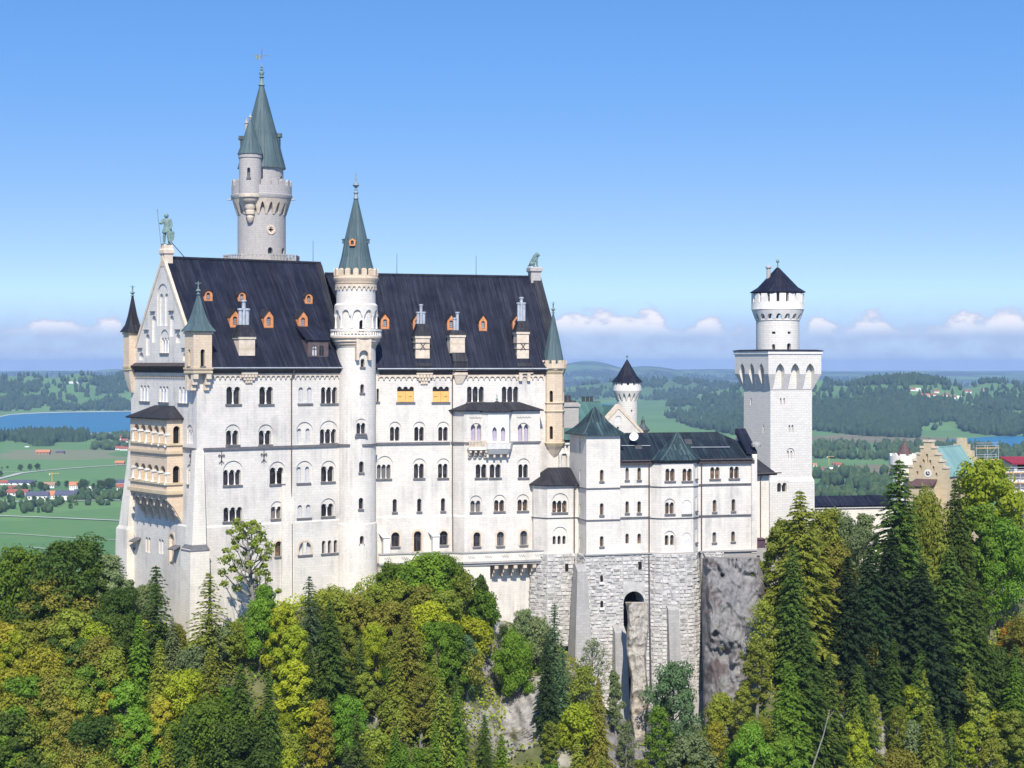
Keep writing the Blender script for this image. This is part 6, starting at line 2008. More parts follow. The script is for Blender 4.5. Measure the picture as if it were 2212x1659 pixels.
# scaffolding round the building at the right edge
def scaffold(label, x0, x1, y0, y1, Y, deg, nb, decks, sheet=None, group='scaffolds on the gatehouse'):
    fs = Frame(x0, Y, deg)
    u1 = fs.uz(x1, (y0 + y1) / 2)[0]
    z0, z1 = CZ + (HY - y1) * Y / F, CZ + (HY - y0) * Y / F
    S = thing('scaffold', label, 'scaffold', fs.w(u1 / 2, z0, -.5), group)
    for i in range(nb + 1):
        u = u1 * i / nb
        for o in (0, -1.0):
            build('standard', MB().tube([fs.w(u, z0, o), fs.w(u, z1, o)], .06, 5), MAT['scaffold_steel'], S)
    for j in range(decks):
        z = z0 + (z1 - z0) * (j + .75) / decks
        build('deck', MB().box(fs, -.1, u1 + .1, -1.05, .05, z - .05, z + .05), MAT['scaffold_board'], S)
        build('guard_rail', MB().tube([fs.w(0, z + .55, .04), fs.w(u1, z + .55, .04)], .045, 5).tube([fs.w(0, z + 1.0, .04), fs.w(u1, z + 1.0, .04)], .045, 5), MAT['scaffold_steel'], S)
    if nb:
        build('brace', MB().tube([fs.w(0, z0, .1), fs.w(u1, z1, .1)], .04, 4), MAT['scaffold_steel'], S)
    if sheet:
        nx_, nz_ = 14, 10
        vs = [fs.w(u1 * a / nx_, z0 + sheet[0] * (z1 - z0) + (sheet[1] - sheet[0]) * (z1 - z0) * b / nz_, -1.2 + .12 * math.sin(a * 2.1 + b) + .1 * mnoise.noise((a * .7, b * .9, 3))) for b in range(nz_ + 1) for a in range(nx_ + 1)]
        vs2 = [(p[0] + .03 * fs.s * -1, p[1] + .03 * fs.c, p[2]) for p in vs]
        sm = MB()
        W_ = nx_ + 1
        fs_ = [(b * W_ + a, b * W_ + a + 1, (b + 1) * W_ + a + 1, (b + 1) * W_ + a) for b in range(nz_) for a in range(nx_)]
        sm.add(vs, fs_)
        build('sheeting', sm, MAT['sheeting'], S)
    return S
scaffold('tall steel scaffold with orange decks and white sheeting at the right edge', 2172, 2250, 1016, 1125, 338, 8, 5, 5, (0, .97))
scaffold('lower steel scaffold with orange boards below the green leafy tree', 2118, 2240, 1195, 1278, 330, 8, 5, 4, (0, .35))
scaffold('light steel scaffold standing behind the second stepped gable', 2108, 2156, 962, 1012, 362, 14, 2, 2)
WR = thing('site_building', 'building under red tin roof wrapped in scaffolding at the right edge', 'building', P(2215, 1200, 342))
fw_ = Frame(2190, 342, 8)
zw = lambda y: CZ + (HY - y) * 342 / F
build('wall', MB().box(fw_, 0, 8, -6, 0, zw(1300), zw(1000)), MAT['pale_panel'], WR)
build('window_band', MB().box(fw_, .6, 7, 0.0, .06, zw(1016), zw(1003)), MAT['dark_void'], WR)
build('roof', MB().slab([fw_.w(-.8, zw(1000), .8), fw_.w(9, zw(1000), .8), fw_.w(9, zw(989), -5), fw_.w(-.8, zw(989), -5)], .25), MAT['red_tin'], WR)

# ------------------------------------------------------------------ bronze figures on the gables
apx = FG.w(11.2, 0, -.6)
PED = build('pedestal', MB().lathe(apx[0], apx[1], [(.95, CZ + 14.2), (.95, CZ + 15.9), (1.2, CZ + 16.1), (1.2, CZ + 16.6), (1.0, CZ + 16.8), (1.0, CZ + 17.3), (.85, CZ + 17.4)], 4, math.radians(35.6 + 45)), MAT['sand_trim'], WEST)
zk0 = CZ + 17.4
KN = thing('knight_statue', 'green bronze knight statue with lance and shield on the gable top', 'statue', (apx[0], apx[1], zk0))
ax, ay = apx[0], apx[1]
H_ = 4.45
def kp(x, y, z):
    return (ax + x * H_, ay + y * H_, zk0 + z * H_)
J = [kp(.02, 0, .53), kp(.02, 0, .62), kp(.02, 0, .72), kp(.015, -.01, .82), kp(.0, -.02, .865), kp(-.005, -.03, .93), kp(-.01, -.03, .985),
     kp(-.115, -.02, .80), kp(-.16, -.06, .68), kp(-.20, -.12, .70), kp(-.215, -.13, .72),
     kp(.12, -.01, .80), kp(.165, -.03, .64), kp(.14, -.09, .52), kp(.13, -.10, .48),
     kp(-.045, -.01, .50), kp(-.075, -.03, .28), kp(-.085, -.0, .055), kp(-.10, -.07, .02),
     kp(.07, .0, .50), kp(.085, -.015, .28), kp(.085, .01, .055), kp(.10, -.05, .02)]
ED = [(0, 1), (1, 2), (2, 3), (3, 4), (4, 5), (5, 6), (3, 7), (7, 8), (8, 9), (9, 10), (3, 11), (11, 12), (12, 13), (13, 14), (0, 15), (15, 16), (16, 17), (17, 18), (0, 19), (19, 20), (20, 21), (21, 22)]
RA = [.095, .088, .105, .10, .05, .062, .05, .06, .045, .038, .032, .06, .045, .038, .032, .075, .055, .04, .03, .075, .055, .04, .03]
body = skin_mesh(J, ED, [r * H_ for r in RA], 1)
kn_body = build('body', body, MAT['bronze'], KN, True)
cl_ = MB()
rings = []
for z, rx, ry in ((.50, .15, .12), (.56, .125, .105), (.64, .11, .10), (.74, .135, .11), (.80, .12, .095)):
    rings.append([kp(.02 + rx * math.cos(t), ry * math.sin(t) - .005, z) for t in [2 * math.pi * i / 16 for i in range(16)]])
rings.insert(0, [kp(.02 + .175 * math.cos(t), .14 * math.sin(t), .40 + .015 * math.sin(4 * t)) for t in [2 * math.pi * i / 16 for i in range(16)]])
build('tunic', MB().loft(rings), MAT['bronze'], KN, True)
build('helmet', MB().lathe(*kp(-.007, -.025, 0)[:2], [(.075 * H_, zk0 + .915 * H_), (.08 * H_, zk0 + .94 * H_), (.07 * H_, zk0 + .985 * H_), (.04 * H_, zk0 + 1.015 * H_), (.01 * H_, zk0 + 1.03 * H_)], 14), MAT['bronze'], KN, True)
build('face', MB().loft([[kp(-.03, -.095, .905), kp(.02, -.095, .905), kp(.02, -.06, .905), kp(-.03, -.06, .905)], [kp(-.035, -.1, .94), kp(.025, -.1, .94), kp(.025, -.06, .94), kp(-.035, -.06, .94)]]).add([kp(-.012, -.1, .935), kp(.002, -.1, .935), kp(-.005, -.118, .918), kp(-.005, -.1, .912)], [(0, 1, 2), (1, 3, 2), (3, 0, 2), (0, 3, 1)]), MAT['bronze'], KN)
build('lance', MB().tube([kp(-.16, -.13, .0), kp(-.235, -.14, .72), kp(-.275, -.145, 1.08)], [.05, .05, .04], 6).lathe(*kp(-.278, -.145, 0)[:2], [(.03, zk0 + 1.06 * H_), (.09, zk0 + 1.10 * H_), (.02, zk0 + 1.17 * H_)], 6), MAT['bronze'], KN)
fsh = Frame(0, ay - .115 * H_, 28, X=ax + .15 * H_)
shp = [(0, .02), (.10, .16), (.13, .30), (.13, .42), (0, .45), (-.13, .42), (-.13, .30), (-.10, .16)]
build('shield', MB().prism(fsh, [(a * H_, zk0 + b * H_) for a, b in shp], -.06, .06), MAT['bronze'], KN)
build('base', MB().lathe(ax, ay, [(.82, zk0 - .01), (.82, zk0 + .1), (.6, zk0 + .12)], 8, .4), MAT['bronze'], KN)
rod_ = MB().tube([(ax + .7, ay + .2, zk0 + .3), FW.w(3.5, CZ + 15.6, -11.2)], .06, 5)
build('brace', rod_, MAT['iron'], KN)

lx_, ly_, _ = FE.w(LE - .3, 0, -hdE)
build('pedestal', MB().lathe(lx_, ly_, [(1.15, CZ + 11.8), (1.15, CZ + 14.6), (1.45, CZ + 14.8), (1.45, CZ + 15.3), (1.2, CZ + 15.5)], 4, math.radians(18.5 + 45)), MAT['grey_stone'], EAST)
zl0 = CZ + 15.5
LION = thing('lion_statue', 'green bronze seated lion statue on the right gable end of the palace', 'statue', (lx_, ly_, zl0))
def lp_(x, z, y=0.0):
    return (lx_ + x, ly_ + y, zl0 + z)
J = [lp_(-.62, .42), lp_(-.3, .85), lp_(.1, 1.35), lp_(.3, 1.68), lp_(.48, 1.95), lp_(.72, 1.9), lp_(.88, 1.78),
     lp_(-.45, .5, -.42), lp_(.1, .62, -.46), lp_(-.2, .18, -.42), lp_(.2, .1, -.44),
     lp_(-.45, .5, .42), lp_(.1, .62, .46), lp_(-.2, .18, .42), lp_(.2, .1, .44),
     lp_(.32, 1.15, -.3), lp_(.42, .6, -.28), lp_(.44, .12, -.28), lp_(.66, .08, -.28),
     lp_(.32, 1.15, .3), lp_(.42, .6, .28), lp_(.44, .12, .28), lp_(.66, .08, .28),
     lp_(-.95, .18), lp_(-1.1, .1, -.3)]
ED = [(0, 1), (1, 2), (2, 3), (3, 4), (4, 5), (5, 6), (0, 7), (7, 8), (8, 9), (9, 10), (0, 11), (11, 12), (12, 13), (13, 14), (2, 15), (15, 16), (16, 17), (17, 18), (2, 19), (19, 20), (20, 21), (21, 22), (0, 23), (23, 24)]
RA = [.42, .46, .5, .45, .34, .24, .17, .3, .22, .15, .13, .3, .22, .15, .13, .22, .16, .13, .12, .22, .16, .13, .12, .1, .08]
build('body', skin_mesh(J, ED, RA, 1), MAT['bronze'], LION, True)
mane = []
for x, z, r in ((.02, 1.45, .5), (.22, 1.72, .58), (.36, 1.95, .52), (.42, 2.2, .34), (.44, 2.32, .12)):
    mane.append([lp_(x + r * .8 * math.cos(t), z + r * .18 * math.sin(3 * t), r * (1 + .1 * math.cos(5 * t)) * math.sin(t)) for t in [2 * math.pi * i / 18 for i in range(18)]])
build('mane', MB().loft(mane), MAT['bronze'], LION, True)
for sg in (-1, 1):
    build('ear', MB().lathe(*lp_(.5, 0, sg * .24)[:2], [(.1, zl0 + 2.12), (.11, zl0 + 2.2), (.03, zl0 + 2.32)], 8), MAT['bronze'], LION, True)

# ------------------------------------------------------------------ ground: the castle hill
def ss(x, a, b):
    t = np.clip((x - a) / (b - a), 0, 1)
    return t * t * (3 - 2 * t)


FT_X = [-500, 0, 240, 330, 420, 560, 740, 830, 950, 1040, 1080, 1150, 1245, 1290, 1370, 1520, 1545, 1660, 1700, 1800, 1950, 2211, 2800]
FT_Y = [262, 264, 262, 258, 252, 258, 267, 271, 272, 275, 276, 272, 268, 266, 265, 266, 272, 284, 292, 302, 308, 312, 312]
FT_P = [1360, 1340, 1330, 1352, 1400, 1330, 1290, 1245, 1235, 1300, 1355, 1370, 1440, 1530, 1600, 1590, 1540, 1330, 1262, 1240, 1262, 1330, 1400]


def ground_z(k, Y):
    """height of the hillside; k is the sideways direction X / Y"""
    x = HX + k * F
    Yf = np.interp(x, FT_X, FT_Y)
    zf = CZ + (HY - np.interp(x, FT_X, FT_P)) * Yf / F
    d = Yf - Y
    down = zf - .62 * np.maximum(d, 0) - .004 * np.maximum(d, 0) ** 2
    down = np.maximum(down, 62 + 0 * d)
    back = zf - 1.1 * np.maximum(-d - 45, 0)
    return np.where(d > 0, down, np.maximum(back, -3))


def vnoise(x, y, s, seed=0):
    return np.array([mnoise.noise((a / s, b / s, seed)) for a, b in zip(np.ravel(x), np.ravel(y))]).reshape(np.shape(x))


def grid_mesh(name, X, Y, Z):
    n, m = X.shape
    co = np.stack([X, Y, Z], -1).reshape(-1, 3).astype(np.float32)
    i = np.arange(n * m).reshape(n, m)
    q = np.stack([i[:-1, :-1], i[:-1, 1:], i[1:, 1:], i[1:, :-1]], -1).reshape(-1, 4)
    return raw_mesh(name, co, q)


def raw_mesh(name, co, faces):
    me = bpy.data.meshes.new(name)
    k = faces.shape[1]
    me.vertices.add(len(co)); me.vertices.foreach_set('co', np.asarray(co, np.float32).ravel())
    me.loops.add(faces.size); me.loops.foreach_set('vertex_index', faces.astype(np.int32).ravel())
    me.polygons.add(len(faces))
    me.polygons.foreach_set('loop_start', np.arange(0, faces.size, k, dtype=np.int32))
    me.polygons.foreach_set('loop_total', np.full(len(faces), k, np.int32))
    me.update(calc_edges=True)
    return me


def put(name, me, mat, kind=None, parent=None):
    me.name = name
    me.materials.append(mat)
    o = bpy.data.objects.new(name, me)
    COL.objects.link(o)
    ORIGIN[o.name] = Vector((0, 0, 0))
    if kind:
        o['kind'] = kind
    return o


# soil, grass and leaf litter with limestone showing through
m, nt, b = material('hill_soil')
n1 = N(nt, 'ShaderNodeTexNoise', Vector=obj_co(nt), Scale=.35, Detail=6.0, Roughness=.65)
n2 = N(nt, 'ShaderNodeTexNoise', Vector=obj_co(nt), Scale=.12, Detail=6.0, Roughness=.6)
c = mixc(nt, rng(nt, n1.outputs['Fac'], .35, .65), (.05, .065, .02), (.13, .13, .055))
c = mixc(nt, rng(nt, n2.outputs['Fac'], .56, .64), c, (.30, .28, .24))
nt.links.new(c, b.inputs['Base Color']); b.inputs['Roughness'].default_value = .95
bp = N(nt, 'ShaderNodeBump', Strength=.8, Distance=.4, Height=n1.outputs['Fac']); nt.links.new(bp.outputs[0], b.inputs['Normal'])
m, nt, b = material('rock')
n1 = N(nt, 'ShaderNodeTexNoise', Vector=obj_co(nt), Scale=.5, Detail=8.0, Roughness=.7)
n2 = N(nt, 'ShaderNodeTexNoise', Vector=obj_co(nt), Scale=.22, Detail=6.0, Roughness=.65)
n3 = N(nt, 'ShaderNodeTexNoise', Vector=obj_co(nt), Scale=.9, Detail=7.0, Roughness=.7)
c = mixc(nt, rng(nt, n1.outputs['Fac'], .3, .7), (.12, .115, .115), (.27, .26, .255))
c = mixc(nt, rng(nt, n2.outputs['Fac'], .53, .62), c, (.095, .075, .072))
c = mixc(nt, rng(nt, n3.outputs['Fac'], .60, .68), c, (.09, .095, .035))
nt.links.new(c, b.inputs['Base Color']); b.inputs['Roughness'].default_value = .95
bp = N(nt, 'ShaderNodeBump', Strength=.9, Distance=.5, Height=n1.outputs['Fac']); nt.links.new(bp.outputs[0], b.inputs['Normal'])
m, nt, b = material('pale_rock')
n1 = N(nt, 'ShaderNodeTexNoise', Vector=obj_co(nt), Scale=.8, Detail=8.0, Roughness=.7)
n2 = N(nt, 'ShaderNodeTexNoise', Vector=obj_co(nt), Scale=.35, Detail=6.0, Roughness=.65)
c = mixc(nt, rng(nt, n1.outputs['Fac'], .3, .7), (.16, .15, .14), (.40, .38, .35))
c = mixc(nt, rng(nt, n2.outputs['Fac'], .56, .66), c, (.16, .15, .08))
nt.links.new(c, b.inputs['Base Color']); b.inputs['Roughness'].default_value = .95
bp = N(nt, 'ShaderNodeBump', Strength=.9, Distance=.4, Height=n1.outputs['Fac']); nt.links.new(bp.outputs[0], b.inputs['Normal'])

m, nt, b = material('tan_rock')
n1 = N(nt, 'ShaderNodeTexNoise', Vector=obj_co(nt), Scale=1.1, Detail=8.0, Roughness=.7)
n2 = N(nt, 'ShaderNodeTexNoise', Vector=obj_co(nt), Scale=.6, Detail=6.0, Roughness=.65)
c = mixc(nt, rng(nt, n1.outputs['Fac'], .3, .7), (.24, .21, .17), (.46, .42, .36))
c = mixc(nt, rng(nt, n2.outputs['Fac'], .56, .62), c, (.13, .10, .075))
nt.links.new(c, b.inputs['Base Color']); b.inputs['Roughness'].default_value = .95
bp = N(nt, 'ShaderNodeBump', Strength=.9, Distance=.4, Height=n1.outputs['Fac']); nt.links.new(bp.outputs[0], b.inputs['Normal'])

xs = np.concatenate([np.arange(-1700, -500, 40.0), np.arange(-500, 2801, 12.0), np.arange(2820, 4200, 40.0)])
Ys = np.concatenate([np.arange(90, 250, 5.0), np.arange(250, 330, 1.6), np.arange(330, 560, 6.0)])
XX, YY = np.meshgrid((xs - HX) / F, Ys)
ZZ = ground_z(XX, YY)
nz = vnoise(XX * YY, YY, 9.0, 2) * 1.3 + vnoise(XX * YY, YY, 3.5, 5) * .5
hill_me = grid_mesh('hill', XX * YY, YY, ZZ + nz - 1.0)
hill_me.polygons.foreach_set('use_smooth', [True] * len(hill_me.polygons))
HILL = put('hill', hill_me, MAT['hill_soil'], 'structure')


def crag(name, outline_x, y0, y1, Y0, Y1, seed, mat, amp=1.6, deep=5.0, nx=60, ny=80, ledges=0, conform=False):
    """a rough rock face with ledges that breaks out of the hillside"""
    a = np.linspace(0, 1, nx); t = np.linspace(0, 1, ny)
    A, T_ = np.meshgrid(a, t)
    ypx = y0 + (y1 - y0) * T_
    xl_, xr_ = outline_x(T_)
    xpx = xl_ + (xr_ - xl_) * A
    k = (xpx - HX) / F
    if conform:
        Y = np.full(k.shape, 150.0); done = np.zeros(k.shape, bool)
        for yy in np.arange(170, 320, .4):
            hit = (~done) & (CZ + (HY - ypx) * yy / F <= ground_z(k, np.full(k.shape, yy)))
            Y[hit] = yy; done |= hit
        edge = np.minimum(1, np.minimum(np.minimum(A, 1 - A) / .3, np.minimum(T_, 1 - T_) / .25))
    else:
        Y = Y0 + (Y1 - Y0) * T_
        edge = np.minimum(1, np.minimum(A, 1 - A) / .12)
    X = k * Y
    Zb = CZ + (HY - ypx) * Y / F
    d = np.array([mnoise.ridged_multi_fractal((x_ * .30, y_ * .16, z_ * .20 + seed), 1.0, 2.1, 7, 1.0, 2.0) for x_, y_, z_ in zip(X.ravel(), Y.ravel(), Zb.ravel())]).reshape(X.shape)
    d2 = vnoise(X, Zb, 1.6, seed + 3) + .5 * vnoise(X, Zb, .7, seed + 8)
    if ledges:
        d = d + .6 * np.sign(np.sin(T_ * ledges * 3.1 + d2)) * np.abs(np.sin(T_ * ledges * 3.1 + d2)) ** .3
    if conform:
        Y = Y - edge * (amp * (d - .4) + .45 * d2) + 1.2 * (1 - edge) + (1 - edge) * vnoise(X, Zb, 2.5, seed) * 2
    else:
        Y = Y - amp * (d - .9) * edge - .45 * d2 + deep * (1 - np.sqrt(np.clip(edge, 0, 1)))
        Y[0, :] += 2.0
    X = k * Y
    return put(name, grid_mesh(name, X, Y, CZ + (HY - ypx) * Y / F), MAT[mat], 'structure')


crag('cliff', lambda t: (1512 + 8 * t, np.interp(t, [0, .1, .3, .55, 1], [1640, 1652, 1672, 1690, 1700])), 1203, 1600, 283.2, 268, 7, 'rock', 1.5, 5, ledges=2, nx=90, ny=140)
crag('outcrop', lambda t: (1020 - 12 * np.sin(t * 5), 1098 + 10 * t + 14 * np.sin(t * 7)), 1312, 1480, 0, 0, 17, 'pale_rock', 1.3, conform=True)
crag('outcrop', lambda t: (1350 + 3 * np.sin(t * 14) + 16 * t, 1398 + 3 * np.sin(t * 11)), 1300 + 0, 1600, 272.4, 266.2, 23, 'tan_rock', .85, 1.2, nx=44, ny=160)
crag('outcrop', lambda t: (1070 - 40 * t, 1190 + 30 * np.sin(3 * t)), 1460, 1620, 0, 0, 29, 'pale_rock', 1.2, conform=True)
crag('outcrop', lambda t: (1270 - 30 * t, 1420 + 30 * np.sin(3 * t)), 1540, 1720, 0, 0, 31, 'rock', 1.2, conform=True)
crag('outcrop', lambda t: (1830 - 50 * t, 2030 + 60 * t), 1410, 1680, 0, 0, 41, 'pale_rock', 1.6, conform=True, nx=90, ny=100)
crag('outcrop', lambda t: (1715 - 20 * t, 1850 + 10 * t), 1500, 1700, 0, 0, 43, 'pale_rock', 1.3, conform=True)

# ------------------------------------------------------------------ the valley with its lakes, meadows and far hills
RID = [  # far swells: px, distance, ridge height on the photo, half width px, depth
    (60, 8500, 812, 230, 1150), (170, 8300, 808, 120, 950), (290, 8700, 806, 110, 1250), (600, 9000, 806, 300, 1500), (40, 7750, 845, 150, 420),
    (1960, 6700, 824, 230, 1700), (2150, 7200, 829, 120, 1700), (1700, 7600, 818, 200, 900), (2300, 8200, 822, 200, 1200),
    (1420, 9900, 822, 260, 1150), (1270, 19000, 781, 95, 3500), (1390, 18500, 793, 110, 3200), (1520, 21000, 799, 200, 3000),
    (250, 20000, 799, 60, 3000), (120, 19000, 803, 160, 3000), (1950, 20000, 806, 400, 3000), (2200, 24000, 806, 300, 3000), (700, 22000, 800, 400, 3000)]


def valley_z(X, Y):
    x = HX + F * X / Y
    z = np.zeros_like(X)
    far = ss(Y, 9500, 26000) * 62
    for px, Yr, yt, w, dp in RID:
        h = CZ + (HY - yt) * Yr / F
        base = float(ss(np.array(Yr), 9500, 26000)) * 62
        z = np.maximum(z, np.maximum(h - base, 5) * np.exp(-((x - px) / w) ** 2) * np.where(Y < Yr, ss(Y, Yr - dp, Yr), np.exp(-((Y - Yr) / dp) ** 2)))
    roll = ss(Y, 5000, 6200) * ss(x, 1500, 1650) + ss(Y, 9000, 10500) * (1 - ss(x, 1500, 1650))
    return z + far + roll * (7 * np.sin(X / 310 + Y / 900) * np.sin(Y / 420 + 1.3) + 7)


xs = np.concatenate([np.arange(-5200, -420, 80.0), np.arange(-420, 2700, 10.0), np.arange(2700, 7600, 80.0)])
Ys = 900 * (30000 / 900) ** np.linspace(0, 1, 260)
Ys = np.concatenate([[330, 520, 700], Ys])
XX, YY = np.meshgrid((xs - HX) / F, Ys)
val_me = grid_mesh('meadow', XX * YY, YY, valley_z(XX * YY, YY))
val_me.polygons.foreach_set('use_smooth', [True] * len(val_me.polygons))
m, nt, b = material('meadow')
geo = nt.nodes.new('ShaderNodeTexCoord')
mp = nt.nodes.new('ShaderNodeMapping'); mp.inputs['Scale'].default_value = (1 / 260, 1 / 420, 0); mp.inputs['Rotation'].default_value = (0, 0, .12)
nt.links.new(geo.outputs['Object'], mp.inputs[0])
vor = N(nt, 'ShaderNodeTexVoronoi', Vector=mp.outputs[0], Scale=1.0, Randomness=.8); vor.feature = 'F1'; vor.distance = 'CHEBYCHEV'
n1 = N(nt, 'ShaderNodeTexNoise', Vector=mp.outputs[0], Scale=6.0, Detail=6.0, Roughness=.6)
n2 = N(nt, 'ShaderNodeTexNoise', Vector=mp.outputs[0], Scale=.9, Detail=5.0, Roughness=.6)
sc_ = nt.nodes.new('ShaderNodeSeparateColor'); nt.links.new(vor.outputs['Color'], sc_.inputs[0])
c = mixc(nt, sc_.outputs[0], (.055, .15, .028), (.10, .215, .045))
c = mixc(nt, rng(nt, n1.outputs['Fac'], .35, .7, 0, .5), c, (.13, .20, .06))
c = mixc(nt, rng(nt, sc_.outputs[1], .985, .99), c, (.17, .18, .08))
# woodland floor tone on the far swells
n3 = N(nt, 'ShaderNodeTexNoise', Vector=mp.outputs[0], Scale=.55, Detail=7.0, Roughness=.62)
sxyz = N(nt, 'ShaderNodeSeparateXYZ', Vector=geo.outputs['Object'])
fw = nt.nodes.new('ShaderNodeMath'); fw.operation = 'MULTIPLY'
nt.links.new(rng(nt, n3.outputs['Fac'], .44, .52), fw.inputs[0]); nt.links.new(rng(nt, sxyz.outputs[1], 8000, 11500), fw.inputs[1])
c = mixc(nt, fw.outputs[0], c, (.018, .045, .022))
nt.links.new(c, b.inputs['Base Color']); b.inputs['Roughness'].default_value = .95
put('meadow', val_me, MAT['meadow'], 'structure')


def gpt(x, y, lift=0.0):
    """point of the flat valley floor seen at a place in the photograph"""
    Y = CZ * F / (y - HY)
    X = (x - HX) * Y / F
    return (X, Y, float(valley_z(np.array([X]), np.array([Y]))[0]) + lift)


def flat(name, pts, mat, z, kind='structure'):
    me = MB().add([(p[0], p[1], z) for p in pts], [tuple(range(len(pts)))])
    m_ = bpy.data.meshes.new(name)
    m_.from_pydata(me.v, [], me.f)
    bm = bmesh.new(); bm.from_mesh(m_); bmesh.ops.triangulate(bm, faces=bm.faces); bmesh.ops.recalc_face_normals(bm, faces=bm.faces)
    for f_ in bm.faces:
        if f_.normal.z < 0:
            f_.normal_flip()
    bm.to_mesh(m_); bm.free()
    return put(name, m_, MAT[mat], kind)


m, nt, b = material('water')
n1 = N(nt, 'ShaderNodeTexNoise', Vector=obj_co(nt), Scale=.004, Detail=4.0)
nt.links.new(mixc(nt, rng(nt, n1.outputs['Fac'], .3, .7), (.008, .115, .21), (.014, .145, .24)), b.inputs['Base Color'])
b.inputs['Roughness'].default_value = .35
b.inputs['Specular IOR Level'].default_value = .12


def smooth_pts(pts, n=6):
    out = []
    for i in range(len(pts) - 1):
        p0, p1, p2, p3 = [np.array(pts[max(0, min(len(pts) - 1, i + d))], float) for d in (-1, 0, 1, 2)]
        for j in range(n):
            t = j / n
            out.append(tuple(.5 * ((2 * p1) + (p2 - p0) * t + (2 * p0 - 5 * p1 + 4 * p2 - p3) * t * t + (3 * p1 - p0 - 3 * p2 + p3) * t ** 3)))
    out.append(tuple(pts[-1]))
    return out


def lake(far, near, shore_far, shore_near=1.0):
    fr_, nr_ = smooth_pts(far), smooth_pts(near)
    flat('lakeshore', [gpt(x, y - shore_far) for x, y in fr_] + [gpt(x, y + shore_near) for x, y in nr_[::-1]], 'beach', 14.3 if False else .5)
    flat('lake', [gpt(x, y) for x, y in fr_] + [gpt(x, y) for x, y in nr_[::-1]], 'water', 1.2)


lake([(-260, 925), (-60, 908), (0, 901), (30, 896), (120, 892), (280, 889.5), (460, 888)], [(-260, 946), (-60, 940), (0, 938), (100, 937), (190, 937), (212, 935.5), (280, 934), (460, 932)], 1.8, 2.6)
lake([(1165, 878), (1260, 874), (1370, 872), (1405, 873), (1434, 877)], [(1165, 912), (1260, 905), (1370, 893), (1405, 886), (1434, 879)], 1.6)
lake([(2040, 951), (2110, 946), (2150, 944), (2260, 942), (2500, 938)], [(2040, 953), (2080, 962), (2130, 974), (2230, 980), (2500, 990)], .4, .6)
# brown reed flats on the right
flat('reed_field', [gpt(x, y) for x, y in ((1753, 944), (1830, 938), (1880, 941), (1990, 944), (2080, 947), (2080, 963), (1950, 958), (1850, 957), (1753, 953))], 'reed' if 'reed' in MAT else 'barn_wood', .9)
MAT['reed'] = plain('reed', (.17, .15, .075), .95, .2, .01)
bpy.data.objects['reed_field'].data.materials[0] = MAT['reed']
flat('reed_field', [gpt(x, y) for x, y in ((1770, 1010), (1880, 1004), (2010, 1007), (2010, 1030), (1880, 1026), (1770, 1034))], 'reed', .9)


def track(name, pts, w, mat='track_gravel'):
    g = [Vector(gpt(x, y)) for x, y in smooth_pts(pts, 5)]
    L, R_ = [], []
    for i, p in enumerate(g):
        d = g[min(i + 1, len(g) - 1)] - g[max(i - 1, 0)]
        n = Vector((-d.y, d.x, 0)).normalized() * w
        L.append(p + n); R_.append(p - n)
    return flat(name, L + R_[::-1], mat, 1.0)


Z18 = lambda *a: [Q(18, x, y) for x, y in a]
track('track', Z18((-300, 1305), (0, 1318), (450, 1335), (900, 1355), (1300, 1372)), 4.0)
track('track', Z18((-200, 1090), (0, 1043), (90, 1020), (180, 1000), (430, 975), (700, 955), (940, 940), (1300, 920)), 5.5)
track('road', Z18((-300, 1222), (0, 1212), (300, 1215), (620, 1205), (900, 1203)), 6.5)
track('track', Z18((0, 1000), (60, 995), (180, 998)), 3.0)
track('track', Z18((-200, 1440), (150, 1455), (500, 1480), (900, 1500)), 1.6)
track('track', Z18((200, 1548), (500, 1580), (900, 1620)), 1.4)

# ------------------------------------------------------------------ woods: countless far trees, one object per wood
def blob_template(kind, rnd):
    if kind == 0:   # rounded crown, 12 verts
        bm = bmesh.new(); bmesh.ops.create_icosphere(bm, subdivisions=1, radius=1.0)
        v = np.array([p.co[:] for p in bm.verts]); f = np.array([[q.index for q in p.verts] for p in bm.faces]); bm.free()
        v = v * (1 + .22 * rnd.standard_normal(len(v))[:, None]); v[:, 2] = v[:, 2] * .5 + .5
        v[:, :2] *= .34
        return v, f
    n = 6
    v = [(.24 * math.cos(2 * math.pi * i / n) * rnd.uniform(.7, 1.2), .24 * math.sin(2 * math.pi * i / n) * rnd.uniform(.7, 1.2), .06) for i in range(n)]
    v += [(.15 * math.cos(2 * math.pi * (i + .5) / n), .15 * math.sin(2 * math.pi * (i + .5) / n), .48) for i in range(n)]
    v += [(0, 0, 1)]
    f = []
    for i in range(n):
        j = (i + 1) % n
        f += [(i, j, n + i), (j, n + j, n + i), (n + i, n + j, 2 * n)]
    return np.array(v), np.array(f)


rs_ = np.random.default_rng(4)
TPL = [[blob_template(k, rs_) for _ in range(6)] for k in (0, 1)]


